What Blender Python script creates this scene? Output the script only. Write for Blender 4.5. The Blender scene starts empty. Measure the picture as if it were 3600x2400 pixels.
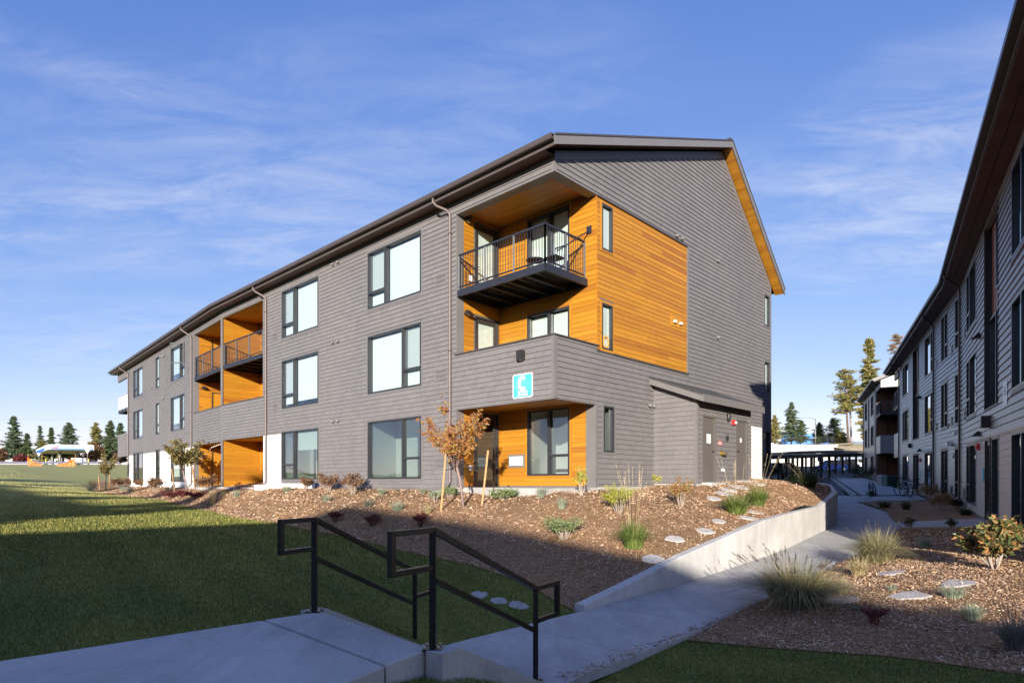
import bpy, math, random
import numpy as np
from mathutils import Vector, Matrix
from mathutils.geometry import delaunay_2d_cdt

RND = random.Random(11)
NPR = np.random.default_rng(11)
SC = bpy.context.scene
COL = SC.collection
rad = math.radians

# ------------------------------------------------------------------ camera
EYE = 1.6
FPX, CX, HY = 2178.3, 1800.0, 1692.3          # focal length / principal point on a 3600 px wide frame
cam_d = bpy.data.cameras.new("camera")
cam = bpy.data.objects.new("camera", cam_d)
COL.objects.link(cam)
cam.location = (0, 0, EYE)
cam.rotation_euler = (rad(90), 0, 0)
cam_d.sensor_width = 36
cam_d.lens = 36 * FPX / 3600
cam_d.shift_y = (HY - 1200) / 3600
cam_d.clip_start = .05
cam_d.clip_end = 6000
SC.camera = cam

# ------------------------------------------------------------------ sky, sun, exposure
SUN_AZ, SUN_EL = 7.0, 12.7                    # light travels towards +Y, a little to the right
world = bpy.data.worlds.new("World")
SC.world = world
world.use_nodes = True
wn, wl = world.node_tree.nodes, world.node_tree.links
wn.clear()
w_out = wn.new("ShaderNodeOutputWorld")
w_bg = wn.new("ShaderNodeBackground")
w_bg.inputs[1].default_value = .15
sky = wn.new("ShaderNodeTexSky")
sky.sky_type = 'NISHITA'
sky.sun_disc = False
sky.sun_elevation = rad(SUN_EL)
sky.sun_rotation = rad(180 + SUN_AZ)
sky.altitude = 700
sky.air_density = .7
sky.dust_density = .1
sky.ozone_density = 3.0
tc = wn.new("ShaderNodeTexCoord")
# cirrus: project the view direction on a high plane, stretched streaks
sep = wn.new("ShaderNodeSeparateXYZ"); wl.new(tc.outputs['Generated'], sep.inputs[0])
zc = wn.new("ShaderNodeMath"); zc.operation = 'MAXIMUM'; zc.inputs[1].default_value = .0
wl.new(sep.outputs[2], zc.inputs[0])
za = wn.new("ShaderNodeMath"); za.operation = 'ADD'; za.inputs[1].default_value = .12
wl.new(zc.outputs[0], za.inputs[0])
dx = wn.new("ShaderNodeMath"); dx.operation = 'DIVIDE'
dy = wn.new("ShaderNodeMath"); dy.operation = 'DIVIDE'
wl.new(sep.outputs[0], dx.inputs[0]); wl.new(za.outputs[0], dx.inputs[1])
wl.new(sep.outputs[1], dy.inputs[0]); wl.new(za.outputs[0], dy.inputs[1])
cmb = wn.new("ShaderNodeCombineXYZ"); wl.new(dx.outputs[0], cmb.inputs[0]); wl.new(dy.outputs[0], cmb.inputs[1])
CB_ROT, CB_LOC = 62, (.5, -.2, 0)
C2_LOC = (-6, 4, 0)
def cloud_layer(rot, scale, nscale, detail, rough, lo, hi, loc=(0, 0, 0), dist=.6):
    mp = wn.new("ShaderNodeMapping"); mp.inputs['Rotation'].default_value = (0, 0, rad(rot))
    mp.inputs['Scale'].default_value = scale; mp.inputs['Location'].default_value = loc
    wl.new(cmb.outputs[0], mp.inputs[0])
    nz = wn.new("ShaderNodeTexNoise"); nz.inputs['Scale'].default_value = nscale
    nz.inputs['Detail'].default_value = detail; nz.inputs['Roughness'].default_value = rough
    nz.inputs['Distortion'].default_value = dist
    wl.new(mp.outputs[0], nz.inputs[0])
    mr = wn.new("ShaderNodeMapRange"); mr.interpolation_type = 'SMOOTHSTEP'
    mr.inputs[1].default_value = lo; mr.inputs[2].default_value = hi
    wl.new(nz.outputs[0], mr.inputs[0])
    return mr.outputs[0]
c_big = cloud_layer(CB_ROT, (.42, 1.0, 1), .62, 3, .5, .47, .76, CB_LOC)
c_fine = cloud_layer(CB_ROT, (.9, 2.4, 1), 3.2, 14, .68, .28, .82, (.3, 2.1, 0), .5)
mul = wn.new("ShaderNodeMath"); mul.operation = 'MULTIPLY'
c_two = cloud_layer(75, (.8, 1.3, 1), .8, 2, .5, .50, .70, C2_LOC)
cmx = wn.new("ShaderNodeMath"); cmx.operation = 'MAXIMUM'; wl.new(c_big, cmx.inputs[0]); wl.new(c_two, cmx.inputs[1])
wl.new(cmx.outputs[0], mul.inputs[0]); wl.new(c_fine, mul.inputs[1])
msc = wn.new("ShaderNodeMath"); msc.operation = 'MULTIPLY'; msc.inputs[1].default_value = .62
wl.new(mul.outputs[0], msc.inputs[0])
# film-like response of the three channels: the photograph's sky is paler and less saturated towards the horizon
ssep = wn.new("ShaderNodeSeparateColor"); scmb = wn.new("ShaderNodeCombineColor"); wl.new(sky.outputs[0], ssep.inputs[0])
for ch, (gm, fc) in enumerate(((1.02, .68), (.78, .63), (.42, 1.18))):
    pw = wn.new("ShaderNodeMath"); pw.operation = 'POWER'; pw.inputs[1].default_value = gm; wl.new(ssep.outputs[ch], pw.inputs[0])
    ml = wn.new("ShaderNodeMath"); ml.operation = 'MULTIPLY'; ml.inputs[1].default_value = fc; wl.new(pw.outputs[0], ml.inputs[0])
    mn = wn.new("ShaderNodeMath"); mn.operation = 'MINIMUM'; mn.inputs[1].default_value = 4.0; wl.new(ml.outputs[0], mn.inputs[0]); wl.new(mn.outputs[0], scmb.inputs[ch])
cmix = wn.new("ShaderNodeMixRGB"); cmix.inputs[2].default_value = (2.0, 2.1, 2.35, 1)
wl.new(msc.outputs[0], cmix.inputs[0]); wl.new(scmb.outputs[0], cmix.inputs[1])
wl.new(cmix.outputs[0], w_bg.inputs[0]); wl.new(w_bg.outputs[0], w_out.inputs[0])

sun_d = bpy.data.lights.new("sun", 'SUN')
sun_d.energy = 3.3
sun_d.angle = rad(.55)
sun_d.color = (1, .925, .815)
sun = bpy.data.objects.new("sun", sun_d)
COL.objects.link(sun)
LDIR = Vector((math.sin(rad(SUN_AZ)), math.cos(rad(SUN_AZ)), -math.tan(rad(SUN_EL)))).normalized()
sun.rotation_euler = LDIR.to_track_quat('-Z', 'Y').to_euler()
sun.location = (-10, -60, 40)
SC.view_settings.view_transform = 'Standard'
SC.view_settings.look = 'None'
SC.view_settings.exposure = 1.5
SC.view_settings.gamma = 1
SC.view_settings.use_curve_mapping = False
SC.render.film_transparent = False
SC.cycles.max_bounces = 7
SC.cycles.transparent_max_bounces = 12
SC.cycles.caustics_reflective = False
SC.cycles.caustics_refractive = False
SC.cycles.sample_clamp_indirect = 6

# ------------------------------------------------------------------ materials
MATS = {}
def nodemat(name):
    m = bpy.data.materials.new(name); m.use_nodes = True
    nt = m.node_tree; b = nt.nodes['Principled BSDF']
    MATS[name] = m
    return m, nt.nodes, nt.links, b
def setspec(b, v):
    b.inputs['Specular IOR Level'].default_value = v
def pos_noise(N, L, scale, ns=1.0, detail=4, rough=.55, dist=0, obj=False):
    mp = N.new("ShaderNodeMapping"); mp.inputs['Scale'].default_value = scale
    if obj:
        t = N.new("ShaderNodeTexCoord"); L.new(t.outputs['Object'], mp.inputs[0])
    else:
        g = N.new("ShaderNodeNewGeometry"); L.new(g.outputs['Position'], mp.inputs[0])
    nz = N.new("ShaderNodeTexNoise"); nz.inputs['Scale'].default_value = ns
    nz.inputs['Detail'].default_value = detail; nz.inputs['Roughness'].default_value = rough
    nz.inputs['Distortion'].default_value = dist
    L.new(mp.outputs[0], nz.inputs[0])
    return nz.outputs[0]
def ramp(N, L, fac, stops):
    r = N.new("ShaderNodeValToRGB")
    e = r.color_ramp.elements
    while len(e) < len(stops): e.new(.5)
    for i, (p, c) in enumerate(stops):
        e[i].position = p; e[i].color = (*c, 1)
    L.new(fac, r.inputs[0])
    return r.outputs[0]
def mixc(N, L, fac, a, b, mode='MIX'):
    m = N.new("ShaderNodeMixRGB"); m.blend_type = mode
    for i, v in ((0, fac), (1, a), (2, b)):
        if isinstance(v, (int, float)): m.inputs[i].default_value = v
        elif isinstance(v, tuple): m.inputs[i].default_value = (*v, 1)
        else: L.new(v, m.inputs[i])
    return m.outputs[0]
def math2(N, L, op, a, b):
    m = N.new("ShaderNodeMath"); m.operation = op
    for i, v in ((0, a), (1, b)):
        if isinstance(v, (int, float)): m.inputs[i].default_value = v
        else: L.new(v, m.inputs[i])
    return m.outputs[0]
def bump(N, L, b, h, strength=.3, dist=.01):
    bp = N.new("ShaderNodeBump"); bp.inputs['Strength'].default_value = strength
    bp.inputs['Distance'].default_value = dist
    L.new(h, bp.inputs['Height']); L.new(bp.outputs[0], b.inputs['Normal'])
def island(N):
    return N.new("ShaderNodeNewGeometry").outputs['Random Per Island']
def objrand(N):
    return N.new("ShaderNodeObjectInfo").outputs['Random']

def simple(name, col, rough=.55, metal=0.0, var=.12, ns=3.0, bmp=0, spec=.5):
    m, N, L, b = nodemat(name)
    f = pos_noise(N, L, (1, 1, 1), ns, 5)
    lo = tuple(c * (1 - var) for c in col); hi = tuple(min(1, c * (1 + var)) for c in col)
    L.new(ramp(N, L, f, [(.3, lo), (.7, hi)]), b.inputs['Base Color'])
    b.inputs['Roughness'].default_value = rough; b.inputs['Metallic'].default_value = metal
    setspec(b, spec)
    if bmp: bump(N, L, b, pos_noise(N, L, (1, 1, 1), ns * 12, 3), bmp, .004)
    return m

def shingle_mat(name, col, rough=.62, spec=.35):
    m, N, L, b = nodemat(name)
    r = math2(N, L, 'FRACT', math2(N, L, 'ADD', island(N), math2(N, L, 'MULTIPLY', objrand(N), 7.3)), 0)
    grain = pos_noise(N, L, (45, 45, 3), 1.0, 5, .6)
    wide = pos_noise(N, L, (.5, .5, .35), 1.0, 5, .6)
    c = ramp(N, L, r, [(0, tuple(x * .93 for x in col)), (.5, col), (1, tuple(x * 1.05 for x in col))])
    c = mixc(N, L, .5, c, ramp(N, L, grain, [(.3, (.72, .72, .72)), (.7, (1.12, 1.12, 1.12))]), 'MULTIPLY')
    c = mixc(N, L, .6, c, ramp(N, L, wide, [(.3, (.86, .86, .88)), (.7, (1.1, 1.08, 1.05))]), 'MULTIPLY')
    L.new(c, b.inputs['Base Color'])
    b.inputs['Roughness'].default_value = rough; setspec(b, spec)
    bump(N, L, b, grain, .35, .004)
    return m
def wood_mat(name, a, d, dark):
    m, N, L, b = nodemat(name)
    r = math2(N, L, 'FRACT', math2(N, L, 'ADD', island(N), math2(N, L, 'MULTIPLY', objrand(N), 5.1)), 0)
    gr = pos_noise(N, L, (1.3, 1.3, 55), 1.0, 6, .6, .4)
    kn = pos_noise(N, L, (2.6, 2.6, 9), 1.0, 2, .5, .8)
    c = ramp(N, L, r, [(0, tuple(.35 * x + .65 * y for x, y in zip(a, d))), (.3, tuple(x * .90 for x in a)), (.75, tuple(x * 1.05 for x in a)), (1, d)])
    c = mixc(N, L, .55, c, ramp(N, L, gr, [(.3, (.62, .52, .42)), (.62, (1.1, 1.1, 1.1))]), 'MULTIPLY')
    c = mixc(N, L, ramp(N, L, kn, [(.69, (0, 0, 0)), (.76, (.75, .75, .75))]), c, dark)
    L.new(c, b.inputs['Base Color'])
    b.inputs['Roughness'].default_value = .48; setspec(b, .4)
    bump(N, L, b, gr, .25, .003)
    return m
def leaf_mat(name, stops, transl=.35, rough=.55):
    m, N, L, b = nodemat(name)
    c = ramp(N, L, island(N), stops)
    o = N['Material Output']
    L.new(c, b.inputs['Base Color']); b.inputs['Roughness'].default_value = rough; setspec(b, .3)
    t = N.new("ShaderNodeBsdfTranslucent"); L.new(c, t.inputs[0])
    mx = N.new("ShaderNodeMixShader"); mx.inputs[0].default_value = transl
    L.new(b.outputs[0], mx.inputs[1]); L.new(t.outputs[0], mx.inputs[2]); L.new(mx.outputs[0], o.inputs[0])
    return m
def glass_mat(name, tint=(.80, .90, .88), base=.06):
    m, N, L, b = nodemat(name)
    N.remove(b)
    o = N['Material Output']
    tr = N.new("ShaderNodeBsdfTransparent"); tr.inputs[0].default_value = (*tint, 1)
    gl = N.new("ShaderNodeBsdfGlossy"); gl.inputs['Roughness'].default_value = .015
    gl.inputs[0].default_value = (.95, .97, 1, 1)
    fr = N.new("ShaderNodeFresnel"); fr.inputs[0].default_value = 1.55
    f = math2(N, L, 'ADD', math2(N, L, 'MULTIPLY', fr.outputs[0], 1.35), base)
    gb = N.new("ShaderNodeNewGeometry")
    f = math2(N, L, 'MULTIPLY', f, math2(N, L, 'SUBTRACT', 1.0, gb.outputs['Backfacing']))
    # very slightly wavy panes
    bp = N.new("ShaderNodeBump"); bp.inputs['Strength'].default_value = .05; bp.inputs['Distance'].default_value = .01
    L.new(pos_noise(N, L, (1, 1, 1), 1.3, 1), bp.inputs['Height']); L.new(bp.outputs[0], gl.inputs['Normal'])
    mx = N.new("ShaderNodeMixShader"); L.new(f, mx.inputs[0])
    L.new(tr.outputs[0], mx.inputs[1]); L.new(gl.outputs[0], mx.inputs[2]); L.new(mx.outputs[0], o.inputs[0])
    return m

SHC = (.180, .168, .168)
shingle_mat("shingle", SHC)
shingle_mat("shingle_east", (.205, .195, .19), .38, .9)
simple("trim", (.165, .153, .150), .5, var=.06, ns=2)
simple("trim_dark", (.060, .052, .048), .45, var=.08)
simple("gutter_metal", (.105, .080, .066), .38, .35, var=.06)
simple("downspout_metal", (.14, .105, .098), .45, .1, var=.05)
simple("roofing", (.050, .048, .050), .9, var=.3, ns=8, bmp=.5)
simple("frame_dark", (.030, .031, .034), .38, var=.06)
simple("rail_metal", (.022, .024, .034), .5, .0, var=.1, spec=.35)
simple("rail_black", (.013, .012, .012), .36, .2, var=.25, ns=18, bmp=.12)
simple("steel", (.55, .55, .56), .3, .9, var=.06)
simple("steel_painted", (.24, .225, .21), .4, .2, var=.05)
simple("bronze", (.038, .034, .034), .42, .3, var=.1)
simple("blind", (.60, .63, .60), .7, var=.015, ns=.8)
simple("curtain", (.62, .66, .64), .8, var=.10, ns=5)
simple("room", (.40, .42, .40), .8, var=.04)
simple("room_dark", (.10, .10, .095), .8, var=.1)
simple("siding_white", (.80, .79, .76), .55, var=.03, ns=4)
simple("siding_putty", (.47, .44, .41), .55, var=.05, ns=4)
simple("door_paint", (.125, .112, .102), .42, var=.04)
simple("door_dark", (.040, .035, .032), .4, var=.06)
simple("white_paint", (.82, .82, .81), .45, var=.03)
simple("sign_cyan", (.07, .58, .70), .35, var=.03)
simple("sign_line", (.38, .80, .88), .35, var=.03)
simple("sign_pale", (.35, .48, .55), .35, var=.04)
simple("sign_red", (.62, .035, .030), .35, var=.05)
simple("alarm_red", (.60, .03, .03), .3, var=.05)
simple("brass", (.62, .45, .14), .3, .85, var=.1)
simple("paper", (.85, .85, .84), .7, var=.02)
simple("ink_grey", (.42, .40, .48), .7, var=.1)
simple("plastic_white", (.78, .78, .76), .4, var=.03)
simple("stake_wood", (.40, .225, .09), .7, var=.2, ns=14)
simple("strap_black", (.02, .02, .02), .6)
simple("bark_young", (.27, .19, .17), .8, var=.35, ns=25, bmp=.4)
simple("bark_pale", (.40, .33, .27), .8, var=.25, ns=25, bmp=.4)
simple("bark_pine", (.13, .085, .065), .9, var=.35, ns=6, bmp=.5)
simple("bark_grey", (.30, .26, .25), .9, var=.25, ns=6)
simple("stone", (.50, .47, .43), .8, var=.16, ns=9, bmp=.5)
simple("asphalt", (.055, .055, .058), .85, var=.22, ns=2.5, bmp=.4)
simple("block_wall", (.56, .53, .49), .85, var=.12, ns=3, bmp=.3)
simple("dry_grass", (.46, .36, .20), .9, var=.3, ns=1.5)
simple("canopy_white", (.82, .83, .84), .4, var=.02)
simple("canopy_blue", (.035, .17, .62), .4, var=.05)
simple("canopy_grey", (.42, .43, .44), .5, var=.1)
simple("column_grey", (.20, .205, .21), .5, var=.08)
simple("yellow_paint", (.72, .50, .06), .5, var=.05)
simple("orange_net", (.85, .16, .03), .55, var=.2, ns=4)
simple("carport_steel", (.025, .022, .02), .5, .2, var=.1)
simple("carport_roof", (.36, .35, .33), .4, .4, var=.06)
simple("car_blue", (.02, .075, .28), .22, .5, var=.02)
simple("car_black", (.012, .012, .014), .22, .3, var=.02)
simple("car_white", (.74, .75, .76), .25, 0, var=.02)
simple("car_glass", (.015, .018, .02), .08, 0, var=.02)
simple("rubber", (.015, .015, .015), .8, var=.1)
simple("bike_paint", (.30, .32, .36), .25, .5, var=.05)
simple("box_green", (.035, .075, .065), .5, var=.06)
simple("warehouse_metal", (.42, .45, .48), .45, .3, var=.08)
simple("hill_far", (.16, .20, .27), .95, var=.12, ns=.02)
simple("building_blue", (.08, .26, .62), .6, var=.03)
simple("building_cream", (.70, .68, .62), .7, var=.04)
simple("wreath_orange", (.75, .28, .03), .6, var=.5, ns=60)
simple("bulb", (.75, .70, .60), .3)
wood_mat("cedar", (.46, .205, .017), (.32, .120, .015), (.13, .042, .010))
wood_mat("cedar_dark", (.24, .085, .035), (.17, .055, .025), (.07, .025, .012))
wood_mat("cedar_shaded", (.10, .042, .024), (.075, .03, .018), (.03, .012, .008))  # cedar with the shade under the eaves put into its colour
glass_mat("glass", (.955, .985, .975))
m_, N_, L_, b_ = nodemat("screen_mesh")
tr_ = N_.new("ShaderNodeBsdfTransparent"); mx_ = N_.new("ShaderNodeMixShader"); mx_.inputs[0].default_value = .13
b_.inputs['Base Color'].default_value = (.34, .37, .40, 1); b_.inputs['Roughness'].default_value = .8
L_.new(tr_.outputs[0], mx_.inputs[1]); L_.new(b_.outputs[0], mx_.inputs[2]); L_.new(mx_.outputs[0], N_['Material Output'].inputs[0])
glass_mat("glass_dark", (.80, .86, .84), .10)

def concrete_mat(name, col, brush=True, streak=False):
    m, N, L, b = nodemat(name)
    big = pos_noise(N, L, (1, 1, 1), .8, 6, .6)
    fine = pos_noise(N, L, (1, 1, 1), 55, 4, .6)
    c = ramp(N, L, big, [(.28, tuple(x * .74 for x in col)), (.72, tuple(x * 1.14 for x in col))])
    c = mixc(N, L, .8, c, ramp(N, L, fine, [(.3, (.76, .76, .76)), (.7, (1.12, 1.12, 1.12))]), 'MULTIPLY')
    spt = pos_noise(N, L, (1, 1, 1), 7, 3, .5); c = mixc(N, L, ramp(N, L, spt, [(.68, (0, 0, 0)), (.78, (.35, .35, .35))]), c, tuple(x * .5 for x in col))
    if streak:
        st = pos_noise(N, L, (5, 5, .35), 1.0, 5, .65)
        c = mixc(N, L, .75, c, ramp(N, L, st, [(.30, (.84, .83, .81)), (.65, (1.05, 1.05, 1.05))]), 'MULTIPLY')
    else:
        st = pos_noise(N, L, (2.2, .5, 1), 1.0, 5, .7, 1.2)
        c = mixc(N, L, .6, c, ramp(N, L, st, [(.36, (.80, .79, .78)), (.62, (1.06, 1.06, 1.06))]), 'MULTIPLY')
    L.new(c, b.inputs['Base Color'])
    b.inputs['Roughness'].default_value = .82; setspec(b, .3)
    if brush:
        bump(N, L, b, pos_noise(N, L, (90, 4, 1), 1.0, 2), .2, .003)
    else:
        bump(N, L, b, fine, .25, .004)
    return m
concrete_mat("concrete", (.47, .455, .435))
concrete_mat("concrete_wall", (.60, .58, .55), False, True)
concrete_mat("concrete_curb", (.46, .445, .42), False)

def dry_lit_mix(N, L, c, col):  # straw tone of the far left grass; its sunlit brightness is painted in too
    g = N.new("ShaderNodeNewGeometry"); sx = N.new("ShaderNodeSeparateXYZ"); L.new(g.outputs['Position'], sx.inputs[0])
    nz = pos_noise(N, L, (1, 1, 1), .16, 4, .6)
    d = math2(N, L, 'ADD', math2(N, L, 'MULTIPLY', sx.outputs[0], -1.0), math2(N, L, 'MULTIPLY', nz, 22.0))
    mr = N.new("ShaderNodeMapRange"); mr.interpolation_type = 'SMOOTHSTEP'; mr.inputs[1].default_value = 20; mr.inputs[2].default_value = 46; mr.inputs[4].default_value = .85
    L.new(d, mr.inputs[0])
    return mixc(N, L, mr.outputs[0], c, col)
def ground_mat(name, stops, ns, stripes=False):
    m, N, L, b = nodemat(name)
    a = pos_noise(N, L, (1, 1, 1), ns, 7, .65)
    c = ramp(N, L, a, stops)
    w = pos_noise(N, L, (.22, .22, .22), 1.0, 4, .6)
    c = mixc(N, L, .7, c, ramp(N, L, w, [(.3, (.68, .74, .62)), (.7, (1.25, 1.15, 1.0))]), 'MULTIPLY')
    if stripes:
        g = N.new("ShaderNodeNewGeometry")
        mp = N.new("ShaderNodeMapping"); mp.inputs['Rotation'].default_value = (0, 0, rad(-38))
        L.new(g.outputs['Position'], mp.inputs[0])
        wv = N.new("ShaderNodeTexWave"); wv.inputs['Scale'].default_value = .26; wv.inputs['Distortion'].default_value = 1.2
        wv.inputs['Detail'].default_value = 2; wv.inputs['Detail Scale'].default_value = .6
        L.new(mp.outputs[0], wv.inputs[0])
        c = mixc(N, L, .45, c, ramp(N, L, wv.outputs[1], [(.2, (.80, .84, .80)), (.8, (1.14, 1.10, 1.04))]), 'MULTIPLY')
    if stripes: c = dry_lit_mix(N, L, c, (.42, .40, .16))
    L.new(c, b.inputs['Base Color']); b.inputs['Roughness'].default_value = .95; setspec(b, .1)
    bump(N, L, b, pos_noise(N, L, (1, 1, 1), ns * 2.2, 4, .7), .8, .03)
    return m
ground_mat("lawn_soil", [(.25, (.080, .100, .026)), (.5, (.150, .165, .045)), (.75, (.25, .24, .080))], 14, True)
ground_mat("mulch_soil", [(.2, (.09, .052, .034)), (.42, (.25, .145, .085)), (.6, (.43, .27, .16)), (.8, (.60, .42, .27))], 26)
ground_mat("dirt_far", [(.3, (.10, .12, .04)), (.7, (.20, .18, .08))], 2)

def blade_mat(name, stops):
    m, N, L, b = nodemat(name)
    c = ramp(N, L, island(N), stops)
    w = pos_noise(N, L, (.22, .22, .22), 1.0, 4, .6)
    c = mixc(N, L, .9, c, ramp(N, L, w, [(.3, (.62, .72, .62)), (.7, (1.4, 1.2, 1.0))]), 'MULTIPLY')
    g = N.new("ShaderNodeNewGeometry")
    mp = N.new("ShaderNodeMapping"); mp.inputs['Rotation'].default_value = (0, 0, rad(-38))
    L.new(g.outputs['Position'], mp.inputs[0])
    wv = N.new("ShaderNodeTexWave"); wv.inputs['Scale'].default_value = .26; wv.inputs['Distortion'].default_value = 1.2
    wv.inputs['Detail'].default_value = 2; wv.inputs['Detail Scale'].default_value = .6
    L.new(mp.outputs[0], wv.inputs[0])
    c = mixc(N, L, .45, c, ramp(N, L, wv.outputs[1], [(.2, (.80, .84, .80)), (.8, (1.14, 1.10, 1.04))]), 'MULTIPLY')
    c = dry_lit_mix(N, L, c, (.46, .43, .17))
    L.new(c, b.inputs['Base Color']); b.inputs['Roughness'].default_value = .7; setspec(b, .15)
    return m
blade_mat("lawn_blade", [(0, (.070, .095, .022)), (.5, (.150, .172, .042)), (.82, (.26, .25, .075)), (1, (.48, .42, .20))])
def chip_mat(name, stops):
    m, N, L, b = nodemat(name)
    c = ramp(N, L, island(N), stops)
    w = pos_noise(N, L, (1, 1, 1), 1.1, 5, .65)
    c = mixc(N, L, .9, c, ramp(N, L, w, [(.3, (.62, .56, .52)), (.52, (1.0, 1.0, 1.0)), (.72, (1.25, 1.2, 1.12))]), 'MULTIPLY')
    L.new(c, b.inputs['Base Color']); b.inputs['Roughness'].default_value = .85; setspec(b, .2)
chip_mat("mulch_chip", [(0, (.12, .068, .042)), (.25, (.31, .18, .105)), (.55, (.52, .33, .20)), (.85, (.68, .49, .33)), (1, (.80, .67, .51))])
leaf_mat("fescue", [(0, (.15, .20, .13)), (.5, (.27, .33, .24)), (1, (.48, .47, .31))], .2)
leaf_mat("fescue_dark", [(0, (.07, .08, .06)), (.6, (.17, .18, .14)), (1, (.30, .27, .20))], .2)
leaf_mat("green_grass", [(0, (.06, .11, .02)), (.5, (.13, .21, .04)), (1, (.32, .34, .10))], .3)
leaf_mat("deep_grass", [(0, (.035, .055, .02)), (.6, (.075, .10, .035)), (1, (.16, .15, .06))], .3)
leaf_mat("tan_grass", [(0, (.24, .19, .08)), (.5, (.46, .37, .19)), (1, (.62, .53, .32))], .3)
leaf_mat("fountain", [(0, (.13, .13, .06)), (.45, (.27, .25, .12)), (1, (.54, .46, .27))], .3)
leaf_mat("plume_dark", [(0, (.055, .040, .030)), (1, (.16, .12, .085))], .2)
leaf_mat("plume_tan", [(0, (.62, .50, .30)), (1, (.80, .69, .48))], .25)
leaf_mat("leaf_autumn", [(0, (.32, .11, .05)), (.35, (.46, .19, .07)), (.7, (.54, .31, .09)), (1, (.44, .33, .09))], .4)
leaf_mat("leaf_olive", [(0, (.11, .10, .03)), (.5, (.22, .19, .06)), (1, (.38, .27, .11))], .35)
leaf_mat("leaf_yellowgreen", [(0, (.20, .24, .03)), (.5, (.42, .44, .05)), (1, (.62, .56, .08))], .35)
leaf_mat("leaf_gold", [(0, (.34, .36, .05)), (.5, (.62, .58, .10)), (1, (.74, .70, .30))], .35)
leaf_mat("leaf_brown", [(0, (.10, .045, .025)), (.5, (.24, .13, .07)), (1, (.40, .24, .13))], .3)
leaf_mat("leaf_red", [(0, (.07, .015, .020)), (.5, (.17, .035, .040)), (1, (.28, .09, .08))], .3)
leaf_mat("leaf_rust", [(0, (.20, .22, .05)), (.4, (.36, .26, .07)), (.75, (.48, .20, .06)), (1, (.42, .12, .05))], .35)
leaf_mat("leaf_sage", [(0, (.10, .15, .05)), (.5, (.21, .28, .10)), (1, (.33, .38, .17))], .3)
leaf_mat("leaf_rhodo", [(0, (.07, .10, .035)), (.45, (.16, .17, .06)), (.75, (.32, .20, .08)), (1, (.46, .20, .07))], .2, .35)
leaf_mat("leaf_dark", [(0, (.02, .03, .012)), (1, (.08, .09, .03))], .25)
leaf_mat("leaf_lavender", [(0, (.13, .15, .10)), (.6, (.24, .24, .18)), (1, (.28, .20, .28))], .3)
leaf_mat("needle_green", [(0, (0.038, 0.062, 0.03)), (0.5, (0.082, 0.123, 0.049)), (1, (0.17, 0.197, 0.069))], .15, .7)  # this and the next two needle colours lightened to stand in for haze
leaf_mat("needle_blue", [(0, (0.053, 0.083, 0.053)), (0.5, (0.106, 0.151, 0.083)), (1, (0.203, 0.248, 0.113))], .15, .7)
leaf_mat("needle_yellow", [(0, (0.083, 0.12, 0.045)), (0.4, (0.171, 0.196, 0.071)), (0.75, (0.383, 0.308, 0.083)), (1, (0.533, 0.358, 0.108))], .2, .7)
leaf_mat("needle_brown", [(0, (.16, .12, .07)), (.5, (.30, .20, .11)), (1, (.40, .29, .17))], .2, .7)
def M(n): return MATS[n]

# ------------------------------------------------------------------ object helpers
WLOC = {}
def wloc(o): return WLOC.get(o.name, Vector((0, 0, 0))) if o else Vector((0, 0, 0))
def tag(o, label=None, cat=None, group=None, kind=None):
    if label: o['label'] = label
    if cat: o['category'] = cat
    if group: o['group'] = group
    if kind: o['kind'] = kind
    return o
def thing(name, label, cat, loc=(0, 0, 0), group=None):
    o = bpy.data.objects.new(name, None); COL.objects.link(o)
    o.empty_display_size = .3; o.location = loc; WLOC[o.name] = Vector(loc)
    return tag(o, label, cat, group)
def link_mesh(name, me, mat, parent=None, smooth=False):
    o = bpy.data.objects.new(name, me); COL.objects.link(o)
    if mat is not None and not me.materials: me.materials.append(M(mat) if isinstance(mat, str) else mat)
    if parent: o.parent = parent
    WLOC[o.name] = wloc(parent)
    if smooth:
        me.polygons.foreach_set("use_smooth", [True] * len(me.polygons))
    return o
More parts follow.
